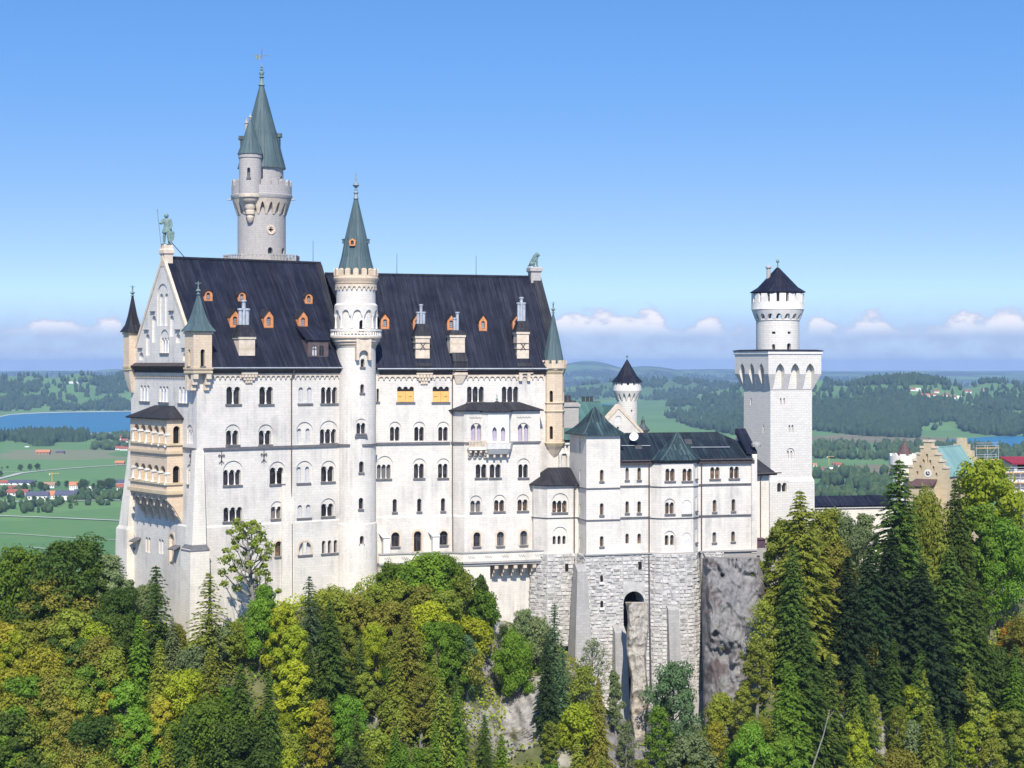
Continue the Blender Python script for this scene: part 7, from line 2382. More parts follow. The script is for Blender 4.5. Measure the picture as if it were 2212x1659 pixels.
def wood(name, X, Y, hmin, hmax, conif, mat, label=None):
    vs, fs, base = [], [], 0
    Z = valley_z(X, Y)
    for x, y, z in zip(X, Y, Z):
        kd = 1 if rs_.random() < conif else 0
        v, f = TPL[kd][rs_.integers(6)]
        h = rs_.uniform(hmin, hmax) * (1.1 if kd else .9)
        w = h * rs_.uniform(.85, 1.35) * (1.0 if kd else 1.15)
        a = rs_.uniform(0, 6.28)
        c_, s_2 = math.cos(a) * w, math.sin(a) * w
        q = np.stack([v[:, 0] * c_ - v[:, 1] * s_2 + x, v[:, 0] * s_2 + v[:, 1] * c_ + y, v[:, 2] * h + z - .8], 1)
        vs.append(q); fs.append(f + base); base += len(v)
    if not vs:
        return
    me = raw_mesh(name, np.concatenate(vs), np.concatenate(fs))
    me.polygons.foreach_set('use_smooth', [True] * len(me.polygons))
    o = put(name, me, MAT[mat], 'stuff')
    return o


def leaf_far(name, a, b_):
    m, nt, b = material(name)
    n = N(nt, 'ShaderNodeTexNoise', Vector=obj_co(nt), Scale=.035, Detail=5.0, Roughness=.7)
    n2 = N(nt, 'ShaderNodeTexNoise', Vector=obj_co(nt), Scale=.4, Detail=2.0)
    c = mixc(nt, rng(nt, n.outputs['Fac'], .38, .62), a, b_)
    c = mixc(nt, .6, c, mixc(nt, rng(nt, n2.outputs['Fac'], .3, .7), (.6, .6, .6), (1.4, 1.4, 1.4)), 'MULTIPLY')
    nt.links.new(c, b.inputs['Base Color']); b.inputs['Roughness'].default_value = .9
    b.inputs['Specular IOR Level'].default_value = .1


leaf_far('far_wood', (.018, .042, .018), (.042, .074, .026))
leaf_far('mixed_wood', (.028, .056, .02), (.065, .10, .034))


def pix_ground(px, py):
    """where the line of sight through photo points meets the valley, following the swells"""
    px, py = np.asarray(px, float), np.asarray(py, float)
    k = (px - HX) / F; s = (HY - py) / F
    Y = np.full(px.shape, 800.0); done = np.zeros(px.shape, bool); res = Y.copy()
    for yy in 900 * (29500 / 900) ** np.linspace(0, 1, 700):
        z = CZ + s * yy
        hit = (~done) & (z <= valley_z(k * yy, np.full(px.shape, yy)))
        res[hit] = yy; done |= hit
    return k * res, res, done


def scatter(poly, n, jit=1.0, noise_s=None, thr=0.0, seed=0):
    """points spread evenly over a polygon drawn on the photograph, dropped on the ground"""
    p = np.array(poly, float)
    lo_, hi = p.min(0), p.max(0)
    r = np.random.default_rng(seed + 100)
    q = lo_ + (hi - lo_) * r.random((n * 3, 2))
    inside = np.zeros(len(q), bool)
    j = len(p) - 1
    for i in range(len(p)):
        xi, yi, xj, yj = p[i, 0], p[i, 1], p[j, 0], p[j, 1]
        with np.errstate(divide='ignore', invalid='ignore'):
            c = ((yi > q[:, 1]) != (yj > q[:, 1])) & (q[:, 0] < (xj - xi) * (q[:, 1] - yi) / (yj - yi) + xi)
        inside ^= c
        j = i
    q = q[inside][:n]
    X, Y, ok = pix_ground(q[:, 0], q[:, 1])
    if noise_s:
        m_ = np.array([mnoise.fractal((x / noise_s, y / (noise_s * 2.2), seed * 3.1), 1.0, 2.0, 4) for x, y in zip(X, Y)])
        ok &= m_ > thr
    return X[ok], Y[ok]


def woods(name, polys, mat, hmin, hmax, conif):
    XS, YS = [], []
    for i, (poly, n, ns, th) in enumerate(polys):
        x, y = scatter(poly, n, noise_s=ns, thr=th, seed=len(name) * 7 + i)
        XS.append(x); YS.append(y)
    return wood(name, np.concatenate(XS), np.concatenate(YS), hmin, hmax, conif, mat)


woods('lakeside_wood', [([(12, 951), (60, 943), (185, 944), (196, 949), (180, 955), (60, 957)], 420, None, 0), ([(62, 958), (112, 954), (112, 964), (70, 965)], 70, None, 0), ([(-60, 950), (12, 945), (12, 955), (-60, 958)], 60, None, 0)], 'far_wood', 20, 30, .75)
woods('lakeside_wood', [([(190, 948), (285, 940), (285, 950), (230, 955)], 60, 150, -.1), ([(196, 968), (225, 962), (285, 968), (285, 972), (200, 973)], 45, None, 0)], 'mixed_wood', 14, 22, .2)
woods('hill_wood', [([(-150, 812), (280, 810), (280, 888), (-150, 885)], 300, None, 0), ([(-150, 808), (280, 806), (280, 835), (-150, 830)], 1100, 300, -.22), ([(-150, 835), (280, 832), (280, 870), (-150, 860)], 900, 260, .0), ([(-150, 868), (280, 866), (280, 888), (-150, 890)], 900, 260, -.28)], 'far_wood', 22, 32, .55)
woods('hill_wood', [([(1753, 835), (2300, 835), (2300, 930), (1753, 930)], 240, None, 0), ([(1780, 818), (2040, 818), (2060, 832), (1780, 836)], 520, 200, -.4), ([(2060, 826), (2300, 826), (2300, 834), (2060, 836)], 160, 300, -.1), ([(1753, 842), (2300, 842), (2300, 868), (1753, 870)], 420, 160, .16), ([(1753, 868), (2230, 868), (2230, 905), (1753, 925)], 1900, 220, -.26), ([(1753, 905), (1980, 905), (1985, 948), (1860, 943), (1753, 930)], 1000, 240, -.42), ([(2065, 915), (2230, 905), (2230, 945), (2110, 940), (2070, 930)], 330, 300, -.15)], 'far_wood', 20, 30, .5)
woods('hill_wood', [([(1200, 815), (1610, 815), (1610, 930), (1440, 900), (1440, 866), (1200, 864)], 160, None, 0), ([(1200, 805), (1610, 812), (1610, 845), (1200, 830)], 1400, 350, -.15), ([(1440, 845), (1610, 845), (1610, 880), (1440, 880)], 500, 500, -.1), ([(1200, 843), (1440, 843), (1440, 866), (1200, 862)], 400, 500, -.1), ([(1430, 880), (1610, 880), (1610, 945), (1500, 925), (1430, 900)], 500, 350, .02)], 'far_wood', 20, 30, .5)
woods('valley_wood', [([(1753, 962), (2230, 966), (2230, 985), (2040, 1000), (1753, 990)], 620, 160, -.3), ([(1753, 1030), (2020, 1025), (2060, 1075), (1753, 1085)], 620, 110, -.25), ([(2040, 995), (2260, 985), (2260, 1060), (2040, 1060)], 420, 200, -.2)], 'mixed_wood', 14, 23, .3)
woods('hill_wood', [([(-1500, 812), (-160, 810), (-160, 885), (-1500, 885)], 1300, 300, -.1), ([(2310, 822), (3700, 822), (3700, 930), (2310, 930)], 1300, 300, -.1), ([(290, 812), (1190, 812), (1190, 940), (290, 940)], 900, 300, -.05)], 'far_wood', 20, 32, .5)
woods('hedgerow', [([(-60, 1062), (280, 1062), (280, 1078), (-60, 1072)], 26, None, 0), ([(-20, 1072), (270, 1068), (275, 1092), (-20, 1098)], 70, 60, -.1), ([(-20, 1098), (110, 1092), (110, 1108), (-20, 1112)], 26, None, 0), ([(150, 1076), (275, 1070), (275, 1082), (150, 1088)], 34, None, 0)], 'mixed_wood', 9, 15, .15)

# ------------------------------------------------------------------ trees of the castle hill
def leaf_mat(name, a, b_, trans=.5, hue=.035):
    m, nt, b = material(name)
    at = nt.nodes.new('ShaderNodeAttribute'); at.attribute_name = 'tone'
    oi = nt.nodes.new('ShaderNodeObjectInfo')
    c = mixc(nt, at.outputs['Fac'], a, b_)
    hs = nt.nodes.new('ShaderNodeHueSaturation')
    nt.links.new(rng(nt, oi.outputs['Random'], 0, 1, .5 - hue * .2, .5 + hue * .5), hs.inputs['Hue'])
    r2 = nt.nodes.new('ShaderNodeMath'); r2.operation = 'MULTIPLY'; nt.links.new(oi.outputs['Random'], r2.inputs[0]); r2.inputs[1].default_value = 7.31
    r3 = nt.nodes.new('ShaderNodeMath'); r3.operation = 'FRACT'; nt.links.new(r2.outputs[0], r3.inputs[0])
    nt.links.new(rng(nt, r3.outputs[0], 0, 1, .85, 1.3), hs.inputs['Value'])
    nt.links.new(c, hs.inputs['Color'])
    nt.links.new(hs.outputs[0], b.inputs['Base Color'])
    b.inputs['Roughness'].default_value = .65
    b.inputs['Specular IOR Level'].default_value = .22
    tr = nt.nodes.new('ShaderNodeBsdfTranslucent'); nt.links.new(hs.outputs[0], tr.inputs['Color'])
    mx = nt.nodes.new('ShaderNodeMixShader'); mx.inputs[0].default_value = trans
    nt.links.new(b.outputs[0], mx.inputs[1]); nt.links.new(tr.outputs[0], mx.inputs[2])
    nt.links.new(mx.outputs[0], nt.nodes['Material Output'].inputs['Surface'])


LEAF = {'green': ((.10, .185, .016), (.19, .29, .032)), 'bright green': ((.14, .255, .02), (.24, .365, .04)), 'yellow-green': ((.28, .32, .018), (.43, .46, .035)),
        'golden': ((.31, .28, .025), (.46, .42, .05)), 'olive': ((.20, .235, .028), (.32, .345, .05)), 'dark green': ((.065, .11, .018), (.12, .175, .03)),
        'grey-green': ((.16, .205, .075), (.26, .31, .14)), 'rust': ((.32, .16, .025), (.48, .27, .05)), 'blackish green': ((.022, .044, .016), (.048, .080, .026)),
        'blue-green': ((.08, .15, .06), (.15, .23, .10)), 'brown-olive': ((.20, .20, .030), (.31, .29, .05))}
for k_, (a, b_) in LEAF.items():
    leaf_mat('leaf ' + k_, a, b_)


def leaf_mesh(name, C, Nn, S, tone, aspect=.62, T=None):
    """one small face per leaf cluster"""
    n = len(C)
    if T is None:
        T = np.cross(Nn, rs_.standard_normal((n, 3)))
    T /= np.linalg.norm(T, axis=1)[:, None] + 1e-9
    B = np.cross(Nn, T); B /= np.linalg.norm(B, axis=1)[:, None] + 1e-9
    S = S[:, None]
    fold = Nn * S * .18
    v = np.stack([C - T * S, C - B * S * aspect + fold, C + T * S, C + B * S * aspect + fold], 1).reshape(-1, 3)
    f = np.arange(4 * n).reshape(n, 4)
    me = raw_mesh(name, v, f)
    at = me.attributes.new('tone', 'FLOAT', 'FACE')
    at.data.foreach_set('value', tone.astype(np.float32))
    return me


def unit(v):
    return v / (np.linalg.norm(v, axis=1)[:, None] + 1e-9)


def make_broad(seed, H, R, nleaf, leaf=.3, sparse=False, slim=1.0):
    """a broadleaf tree: tapered trunk with limbs, and leaf clusters gathered round the limb ends"""
    r = np.random.default_rng(seed)
    tb = MB()
    base = H * (.16 if not sparse else .3)
    lean = r.uniform(-.06, .06, 2) * H
    spine = [np.array([0, 0, -.8]), np.array([lean[0] * .2, lean[1] * .2, H * .25]), np.array([lean[0] * .6, lean[1] * .6, H * .55]), np.array([lean[0], lean[1], H * .86])]
    tr = .024 * H
    tb.tube(spine, [tr * 1.3, tr, tr * .65, tr * .16], 7)
    lobes = []
    n = 24 if not sparse else 44
    for i in range(n):
        t = (i + .5) / n
        h = base + (H * .97 - base) * (t ** .8)
        prof = math.sin(math.pi * min(max((h / H - .08) / .98, 0), 1) ** .8) ** .75
        a = i * 2.4 + r.uniform(-.4, .4)
        rad = R * prof * r.uniform(.45, .95) * slim
        c = np.array([math.cos(a) * rad + lean[0] * h / H, math.sin(a) * rad + lean[1] * h / H, h])
        s = R * r.uniform(.20, .44) * (1 if not sparse else .42)
        lobes.append((c, np.array([s * 1.15, s * 1.15, s * .8])))
        hb = max(h - rad * .75 - .04 * H, H * .12)
        p0 = np.array([lean[0] * hb / H, lean[1] * hb / H, hb])
        mid = p0 * .5 + c * .5 + np.array([0, 0, -.03 * H]) + r.normal(0, .02 * H, 3)
        tb.tube([p0, mid, c], [tr * .42, tr * .28, tr * .08], 5)
        if sparse:
            for q in range(3):
                e = c + r.normal(0, s * 1.1, 3)
                tb.tube([mid * .4 + c * .6, e], [tr * .14, tr * .05], 4)
    lobes.append((np.array([lean[0], lean[1], H * .90]), np.array([R * .32, R * .32, H * .09])))
    per = nleaf // len(lobes)
    Cs, Ns, Ss = [], [], []
    for c, s in lobes:
        d = unit(r.standard_normal((per, 3)))
        q = r.random(per) ** .36
        wob = 1 + .25 * np.sin(d[:, 0] * 5 + c[0]) * np.sin(d[:, 1] * 5 + c[1] + d[:, 2] * 3)
        p = c + d * s * (q * wob)[:, None]
        Cs.append(p)
        Ns.append(unit(d * .9 + r.standard_normal((per, 3)) * .45 + np.array([0, -.0, .4])))
        Ss.append(leaf * r.uniform(.6, 1.3, per))
    C = np.concatenate(Cs); Nn = np.concatenate(Ns); S = np.concatenate(Ss)
    cl = np.array([mnoise.noise((x * .9, y * .9, z * .9 + seed)) for x, y, z in C])
    tone = np.clip(.5 + .55 * cl + r.normal(0, .16, len(C)), 0, 1)
    return tb.mesh('trunk'), leaf_mesh('crown', C, Nn, S, tone)


def make_conifer(seed, H, R, dens=1.0, gap=0.0, leaf=.34):
    """a spruce: whorls of drooping boughs set with hanging sprays"""
    r = np.random.default_rng(seed)
    tb = MB()
    tb.tube([(0, 0, -1.0), (0, 0, H * .5), (.02 * H * r.uniform(-1, 1), 0, H * .99)], [.016 * H, .010 * H, .02], 6)
    Cs, Ns, Ts, Ss, Tn = [], [], [], [], []
    z = H * .06
    while z < H * .985:
        t = z / H
        rl = R * (1 - t) ** .82 * (1 + .1 * math.sin(z * 2.2 + seed)) + .12
        nb = max(4, int((5 + 5 * (1 - t)) * dens))
        a0 = r.uniform(0, 6.28)
        for b in range(nb):
            if r.random() < gap:
                continue
            a = a0 + 2 * math.pi * b / nb + r.uniform(-.3, .3)
            L = rl * r.uniform(.62, 1.12)
            up = .30 * t - .10
            m = max(3, int(L / .22 * dens))
            s = np.linspace(.10, 1, m)
            zz = z + L * (up * s + .22 * s - .42 * s ** 2) + r.normal(0, .03, m)
            side = np.array([-math.sin(a), math.cos(a), 0])
            dirv = np.array([math.cos(a), math.sin(a), 0])
            for sg in (-1, 0, 1):
                w = sg * L * .26 * np.sin(np.pi * np.clip(s * .9 + .1, 0, 1)) * r.uniform(.4, 1.1, m)
                p = dirv * (s * L)[:, None] + side * w[:, None]
                p[:, 2] = zz - .12 * np.abs(w) + r.normal(0, .04, m)
                Cs.append(p)
                Ns.append(unit(np.array([0, 0, 1.0]) + r.standard_normal((m, 3)) * .42 + dirv * .25))
                Ts.append(unit(dirv * .8 + side * sg * .7 + np.array([0, 0, -.35]) + r.standard_normal((m, 3)) * .25))
                Ss.append(leaf * r.uniform(.65, 1.25, m) * (1 - .35 * t))
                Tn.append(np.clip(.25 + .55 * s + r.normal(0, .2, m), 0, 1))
            if L > .6:
                e = dirv * L
                tb.tube([(0, 0, z), (e[0] * .6, e[1] * .6, float(np.interp(.6, s, zz))), (e[0], e[1], float(zz[-1]))], [.012 * L + .015, .02, .008], 4)
        z += max(.32, H * .024) * r.uniform(.8, 1.25) * (1.15 - .35 * t) / (dens ** .4)
    C = np.concatenate(Cs); Nn = np.concatenate(Ns); T = np.concatenate(Ts)
    return tb.mesh('trunk'), leaf_mesh('crown', C, Nn, np.concatenate(Ss), np.concatenate(Tn), .42, T)


PROTO = {}
PROTO['broad'] = [(make_broad(11 + i, 12.0, R, n, .215), 12.0) for i, (R, n) in enumerate(((4.6, 13000), (4.0, 11500), (5.2, 14500), (3.6, 10500)))]
PROTO['slim'] = [(make_broad(31 + i, 12.0, R, n, .19, slim=.8), 12.0) for i, (R, n) in enumerate(((2.8, 8000), (2.4, 7000), (3.0, 4800)))]
PROTO['bush'] = [(make_broad(41 + i, 5.0, R, n, .18), 5.0) for i, (R, n) in enumerate(((2.9, 6500), (2.5, 5500), (3.2, 6800)))]
PROTO['thin'] = [(make_broad(51, 14.0, 4.9, 2100, .17, sparse=True), 14.0), (make_broad(53, 12.0, 3.6, 3200, .18, sparse=True), 12.0)]
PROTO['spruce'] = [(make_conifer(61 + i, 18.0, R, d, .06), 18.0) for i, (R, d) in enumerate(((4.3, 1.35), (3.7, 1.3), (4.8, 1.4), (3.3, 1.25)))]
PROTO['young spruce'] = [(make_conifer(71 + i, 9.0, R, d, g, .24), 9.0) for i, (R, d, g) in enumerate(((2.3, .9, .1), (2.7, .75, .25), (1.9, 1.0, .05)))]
USED = set()
TREES = []
KIND_WORDS = {'broad': 'broadleaf tree', 'slim': 'slender broadleaf tree', 'bush': 'bush', 'thin': 'thin-leaved tree', 'spruce': 'spruce', 'young spruce': 'young spruce'}
NAMES = {'broad': 'broadleaf_tree', 'slim': 'broadleaf_tree', 'bush': 'bush', 'thin': 'sparse_tree', 'spruce': 'spruce_tree', 'young spruce': 'spruce_tree'}
trnd = random.Random(77)


def tree(kind, colour, x, ytop, H=None, Y=None, wide=1.0, bark='bark', z0=None):
    k = (x - HX) / F
    if Y is None:
        yf = float(np.interp(x, FT_X, FT_Y))
        cand = np.arange(yf + 6, 150, -.5)
        g = ground_z(np.full(cand.shape, k), cand)
        h = CZ + (HY - ytop) * cand / F - g
        i = int(np.argmax(h >= H)) if (h >= H).any() else int(np.argmin(np.abs(h - H)))
        Y, z0, Hh = float(cand[i]), float(g[i]), float(h[i])
    else:
        z0 = float(ground_z(np.array([k]), np.array([Y]))[0]) if z0 is None else z0
        Hh = CZ + (HY - ytop) * Y / F - z0
    (trunk, crown), H0 = PROTO[kind][trnd.randrange(len(PROTO[kind]))]
    s = Hh / H0
    w = s * wide * trnd.uniform(.9, 1.1)
    if kind in ('broad', 'bush', 'slim'):
        w = min(w, 1.25 * wide)
    o = thing(NAMES[kind], '-', 'bush' if kind == 'bush' else 'tree', (k * Y, Y, z0 - .3))
    o.rotation_euler = (0, 0, trnd.uniform(0, 6.28))
    o.scale = (w, w, s)
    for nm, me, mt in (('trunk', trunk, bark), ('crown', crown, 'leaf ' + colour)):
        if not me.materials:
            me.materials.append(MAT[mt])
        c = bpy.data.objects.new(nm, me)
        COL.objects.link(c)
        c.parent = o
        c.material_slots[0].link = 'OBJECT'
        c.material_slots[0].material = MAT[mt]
    TREES.append(dict(o=o, kind=kind, colour=colour, x=x, y=ytop, h=Hh, Y=Y))
    return o


LIST = [
    # left of the palace
    ('broad', 'dark green', 163, 1163, 15, 1.0), ('broad', 'green', 56, 1182, 14, .95), ('broad', 'green', -8, 1216, 13, 1), ('broad', 'brown-olive', 128, 1238, 12, 1), ('slim', 'grey-green', 236, 1192, 13, 1.1),
    ('broad', 'dark green', 205, 1215, 12, .9), ('young spruce', 'grey-green', 257, 1200, 10, 1.3), ('slim', 'grey-green', 283, 1246, 8, .9), ('broad', 'dark green', 90, 1262, 11, 1), ('broad', 'golden', 12, 1342, 11, 1.0), ('broad', 'olive', 75, 1338, 10, 1),
    ('broad', 'olive', 152, 1318, 11, 1.05), ('broad', 'yellow-green', 215, 1345, 10, .9), ('broad', 'dark green', 255, 1270, 10, .9), ('bush', 'grey-green', 312, 1262, 5, .8),
    ('young spruce', 'dark green', 337, 1213, 14, 1.35), ('spruce', 'green', 300, 1318, 14, 1.0), ('broad', 'olive', 240, 1400, 10, 1), ('broad', 'brown-olive', 215, 1375, 10, 1),
    ('young spruce', 'olive', 451, 1232, 13, 1.5), ('young spruce', 'grey-green', 372, 1322, 8, 1.1), ('bush', 'brown-olive', 384, 1348, 4, .6), ('bush', 'grey-green', 418, 1392, 4, .8),
    ('spruce', 'olive', 345, 1372, 14, 1), ('spruce', 'olive', 455, 1392, 14, 1.1), ('bush', 'grey-green', 480, 1352, 5, .8),
    # below the west wing and the stair tower
    ('thin', 'olive', 548, 1113, 15, 1.0), ('broad', 'green', 575, 1258, 10, .75), ('broad', 'bright green', 560, 1290, 9, .7), ('broad', 'yellow-green', 612, 1298, 11, .85), ('broad', 'yellow-green', 640, 1345, 11, .9), ('bush', 'olive', 508, 1345, 5, .8),
    ('young spruce', 'blue-green', 668, 1240, 10, 1.3), ('spruce', 'dark green', 712, 1292, 17, .95), ('spruce', 'dark green', 668, 1380, 14, .9), ('bush', 'olive', 715, 1272, 5, 1.0), ('bush', 'brown-olive', 765, 1284, 5, .9), ('broad', 'olive', 745, 1345, 9, .8),
    ('bush', 'green', 843, 1215, 5, .9), ('bush', 'bright green', 925, 1196, 6, 1.0), ('bush', 'green', 955, 1200, 5.5, .8), ('bush', 'green', 885, 1216, 5, .9), ('bush', 'olive', 985, 1232, 5, .9), ('bush', 'olive', 860, 1250, 4, 1.1),
    ('bush', 'brown-olive', 915, 1262, 4, 1.2), ('bush', 'olive', 810, 1262, 4, 1.1), ('bush', 'olive', 960, 1275, 4.5, 1.1), ('bush', 'yellow-green', 930, 1302, 5, 1), ('bush', 'brown-olive', 842, 1300, 4, 1.2),
    ('spruce', 'brown-olive', 880, 1282, 17, .98), ('broad', 'dark green', 1038, 1238, 8, .6), ('bush', 'green', 1042, 1272, 6, .8), ('bush', 'yellow-green', 1018, 1335, 5, 1), ('broad', 'bright green', 945, 1340, 9, .8), ('slim', 'green', 985, 1340, 11, .9), ('broad', 'yellow-green', 812, 1345, 8, .8),
    ('slim', 'dark green', 1088, 1345, 8, .7), ('slim', 'blue-green', 1008, 1365, 9, .9),
    # below the white range
    ('young spruce', 'blue-green', 1197, 1296, 12, .95), ('slim', 'grey-green', 1122, 1312, 10, .8), ('broad', 'bright green', 1112, 1362, 10, .72), ('spruce', 'blackish green', 1180, 1362, 14, .95), ('bush', 'grey-green', 1160, 1335, 6, .7), ('young spruce', 'blue-green', 1215, 1390, 10, .9),
    ('thin', 'grey-green', 1280, 1372, 12, .75), ('slim', 'olive', 1262, 1432, 10, .9), ('spruce', 'brown-olive', 1292, 1458, 15, .8), ('bush', 'yellow-green', 1248, 1522, 6, .9), ('slim', 'grey-green', 1330, 1442, 10, .65), ('slim', 'grey-green', 1352, 1552, 8, .7),
    ('broad', 'blue-green', 1450, 1430, 13, .78), ('slim', 'green', 1425, 1520, 10, .9), ('bush', 'grey-green', 1490, 1590, 6, 1), ('slim', 'golden', 1545, 1555, 9, .9), ('slim', 'olive', 1598, 1478, 10, 1.0), ('bush', 'olive', 1560, 1498, 5, .8), ('slim', 'olive', 1650, 1290, 12, .8), ('slim', 'olive', 1635, 1380, 11, .9),
    # right of the cliff
    ('spruce', 'olive', 1728, 1050, 25, 1.15), ('broad', 'olive', 1695, 1120, 17, .85), ('spruce', 'dark green', 1712, 1165, 22, 1.05), ('slim', 'olive', 1770, 1095, 16, 1.0), ('broad', 'grey-green', 1822, 1112, 14, .72), ('slim', 'grey-green', 1865, 1105, 13, 1), ('broad', 'brown-olive', 1800, 1165, 13, .8),
    ('spruce', 'dark green', 1735, 1340, 21, 1.1), ('spruce', 'green', 1705, 1420, 16, 1.1), ('spruce', 'dark green', 1790, 1405, 18, 1.1), ('spruce', 'blackish green', 1830, 1195, 22, 1.05), ('spruce', 'blackish green', 1880, 1170, 23, 1.0),
    ('spruce', 'dark green', 1941, 982, 33, 1.25), ('spruce', 'blackish green', 1925, 1130, 26, 1.15), ('broad', 'olive', 2003, 1060, 21, .62), ('slim', 'golden', 2018, 1088, 18, .9), ('broad', 'olive', 1992, 1100, 17, .9), ('spruce', 'dark green', 2062, 1026, 26, .75), ('broad', 'yellow-green', 2130, 994, 20, 1.3), ('broad', 'green', 2115, 1085, 18, 1.0), ('broad', 'bright green', 2155, 1120, 17, .9),
    ('spruce', 'blackish green', 1990, 1205, 24, 1.1), ('spruce', 'dark green', 2052, 1170, 24, 1.05), ('spruce', 'dark green', 2100, 1270, 20, 1.05), ('broad', 'dark green', 2075, 1335, 13, 1.0), ('slim', 'yellow-green', 1975, 1478, 9, .8), ('slim', 'olive', 1890, 1495, 9, .8), ('bush', 'grey-green', 1955, 1560, 6, .9), ('slim', 'rust', 1833, 1350, 9, .75), ('slim', 'brown-olive', 1880, 1385, 10, .9),
    ('thin', 'olive', 2190, 1130, 15, .9), ('slim', 'green', 2140, 1210, 12, .8), ('broad', 'brown-olive', 2205, 1330, 10, 1), ('bush', 'rust', 2195, 1345, 5, 1.1), ('spruce', 'green', 2190, 1420, 17, 1.0), ('broad', 'dark green', 2150, 1400, 11, .9), ('broad', 'olive', 2180, 1530, 11, 1), ('slim', 'olive', 2110, 1490, 12, 1),
    ('broad', 'yellow-green', 1845, 1555, 10, .75), ('broad', 'bright green', 1620, 1560, 10, .9), ('bush', 'yellow-green', 2010, 1488, 6, .9), ('slim', 'yellow-green', 2085, 1555, 11, 1.0), ('broad', 'bright green', 1690, 1590, 9, .9), ('slim', 'olive', 1935, 1520, 9, .8), ('slim', 'olive', 2020, 1570, 10, .9),
    # lower slope, left half
    ('broad', 'golden', 28, 1440, 11, 1.1), ('broad', 'brown-olive', 110, 1462, 11, 1.1), ('broad', 'bright green', 275, 1468, 11, 1.0), ('broad', 'bright green', 300, 1540, 10, 1.0), ('broad', 'yellow-green', 395, 1445, 10, .8), ('broad', 'green', 190, 1430, 11, 1), ('spruce', 'dark green', 580, 1440, 16, 1), ('spruce', 'dark green', 520, 1425, 16, 1.05), ('broad', 'green', 460, 1510, 11, 1.05), ('broad', 'golden', 352, 1500, 9, .8),
    ('broad', 'yellow-green', 640, 1420, 11, .9), ('broad', 'bright green', 758, 1502, 9, .8), ('slim', 'golden', 690, 1510, 10, .9), ('broad', 'dark green', 30, 1540, 11, 1.2), ('broad', 'dark green', 500, 1560, 11, 1.1), ('broad', 'dark green', 200, 1545, 11, 1.1),
]
for kd, colr, x, yt, H, wd in LIST:
    tree(kd, colr, x, yt, H, wide=wd, bark='pale_bark' if kd in ('thin', 'slim') else 'bark')

for x, yb, hp, Yd in ((1572, 1243, 16, 281.6), (1588, 1302, 20, 280.2), (1626, 1250, 26, 282.6), (1556, 1400, 18, 276.2), (1604, 1428, 26, 275.2), (1545, 1322, 14, 279.4), (1640, 1340, 30, 279.2)):
    tree('bush', 'olive', x, yb - hp, Y=Yd, wide=.8, z0=CZ + (HY - yb) * Yd / F)
CAN_X = [-150, 0, 100, 230, 300, 380, 430, 560, 700, 800, 850, 1000, 1050, 1120, 1240, 1330, 1400, 1540, 1600, 1660, 1720, 1800, 1900, 2100, 2211, 2400]
CAN_Y = [1270, 1260, 1260, 1270, 1330, 1390, 1430, 1390, 1360, 1330, 1330, 1330, 1400, 1430, 1480, 1560, 1625, 1610, 1520, 1440, 1300, 1300, 1290, 1290, 1360, 1380]
ROCKS = [(1060, 1330, 1455, 34), (1130, 1490, 1590, 42), (1340, 1575, 1659, 40), (1375, 1330, 1600, 34), (1575, 1200, 1500, 55), (1925, 1450, 1600, 62), (1785, 1560, 1650, 40)]
n_fill = 0
for _ in range(4000):
    if n_fill >= 150:
        break
    x = trnd.uniform(-120, 2330)
    yt = trnd.uniform(1250, 1660)
    if yt < np.interp(x, CAN_X, CAN_Y) + 14:
        continue
    v = mnoise.noise((x / 170, yt / 120, 4.4)) + .25 * trnd.uniform(-1, 1)
    right = x > 1690
    if right and yt < 1430:
        kd, colr, H = ('spruce', trnd.choice(['dark green', 'blackish green', 'dark green']), trnd.uniform(13, 18))
    elif x < 260:
        kd, colr, H = ('broad', trnd.choice(['brown-olive', 'golden', 'olive', 'olive', 'yellow-green']) if v > -.15 else trnd.choice(['green', 'dark green']), trnd.uniform(8, 11))
    elif v < -.18:
        kd, colr, H = (trnd.choice(['spruce', 'spruce', 'young spruce']), trnd.choice(['dark green', 'olive', 'olive', 'green']), trnd.uniform(10, 15))
    elif v < .12:
        kd, colr, H = (trnd.choice(['slim', 'bush', 'broad']), trnd.choice(['olive', 'green', 'olive', 'brown-olive']), trnd.uniform(5, 9))
    else:
        kd, colr, H = (trnd.choice(['slim', 'bush', 'broad']), trnd.choice(['yellow-green', 'olive', 'bright green', 'olive']), trnd.uniform(5, 9))
    if kd == 'bush':
        H = trnd.uniform(3.5, 5.5)
    if any(abs(x - rx) < w and yt > ry0 - 60 and yt < ry1 for rx, ry0, ry1, w in ROCKS):
        continue
    if any(abs(t['x'] - x) < 30 and abs(t['y'] - yt) < 26 for t in TREES):
        continue
    tree(kd, colr, x, yt, H, wide=trnd.uniform(.85, 1.05), bark='pale_bark' if kd == 'slim' else 'bark')
    n_fill += 1

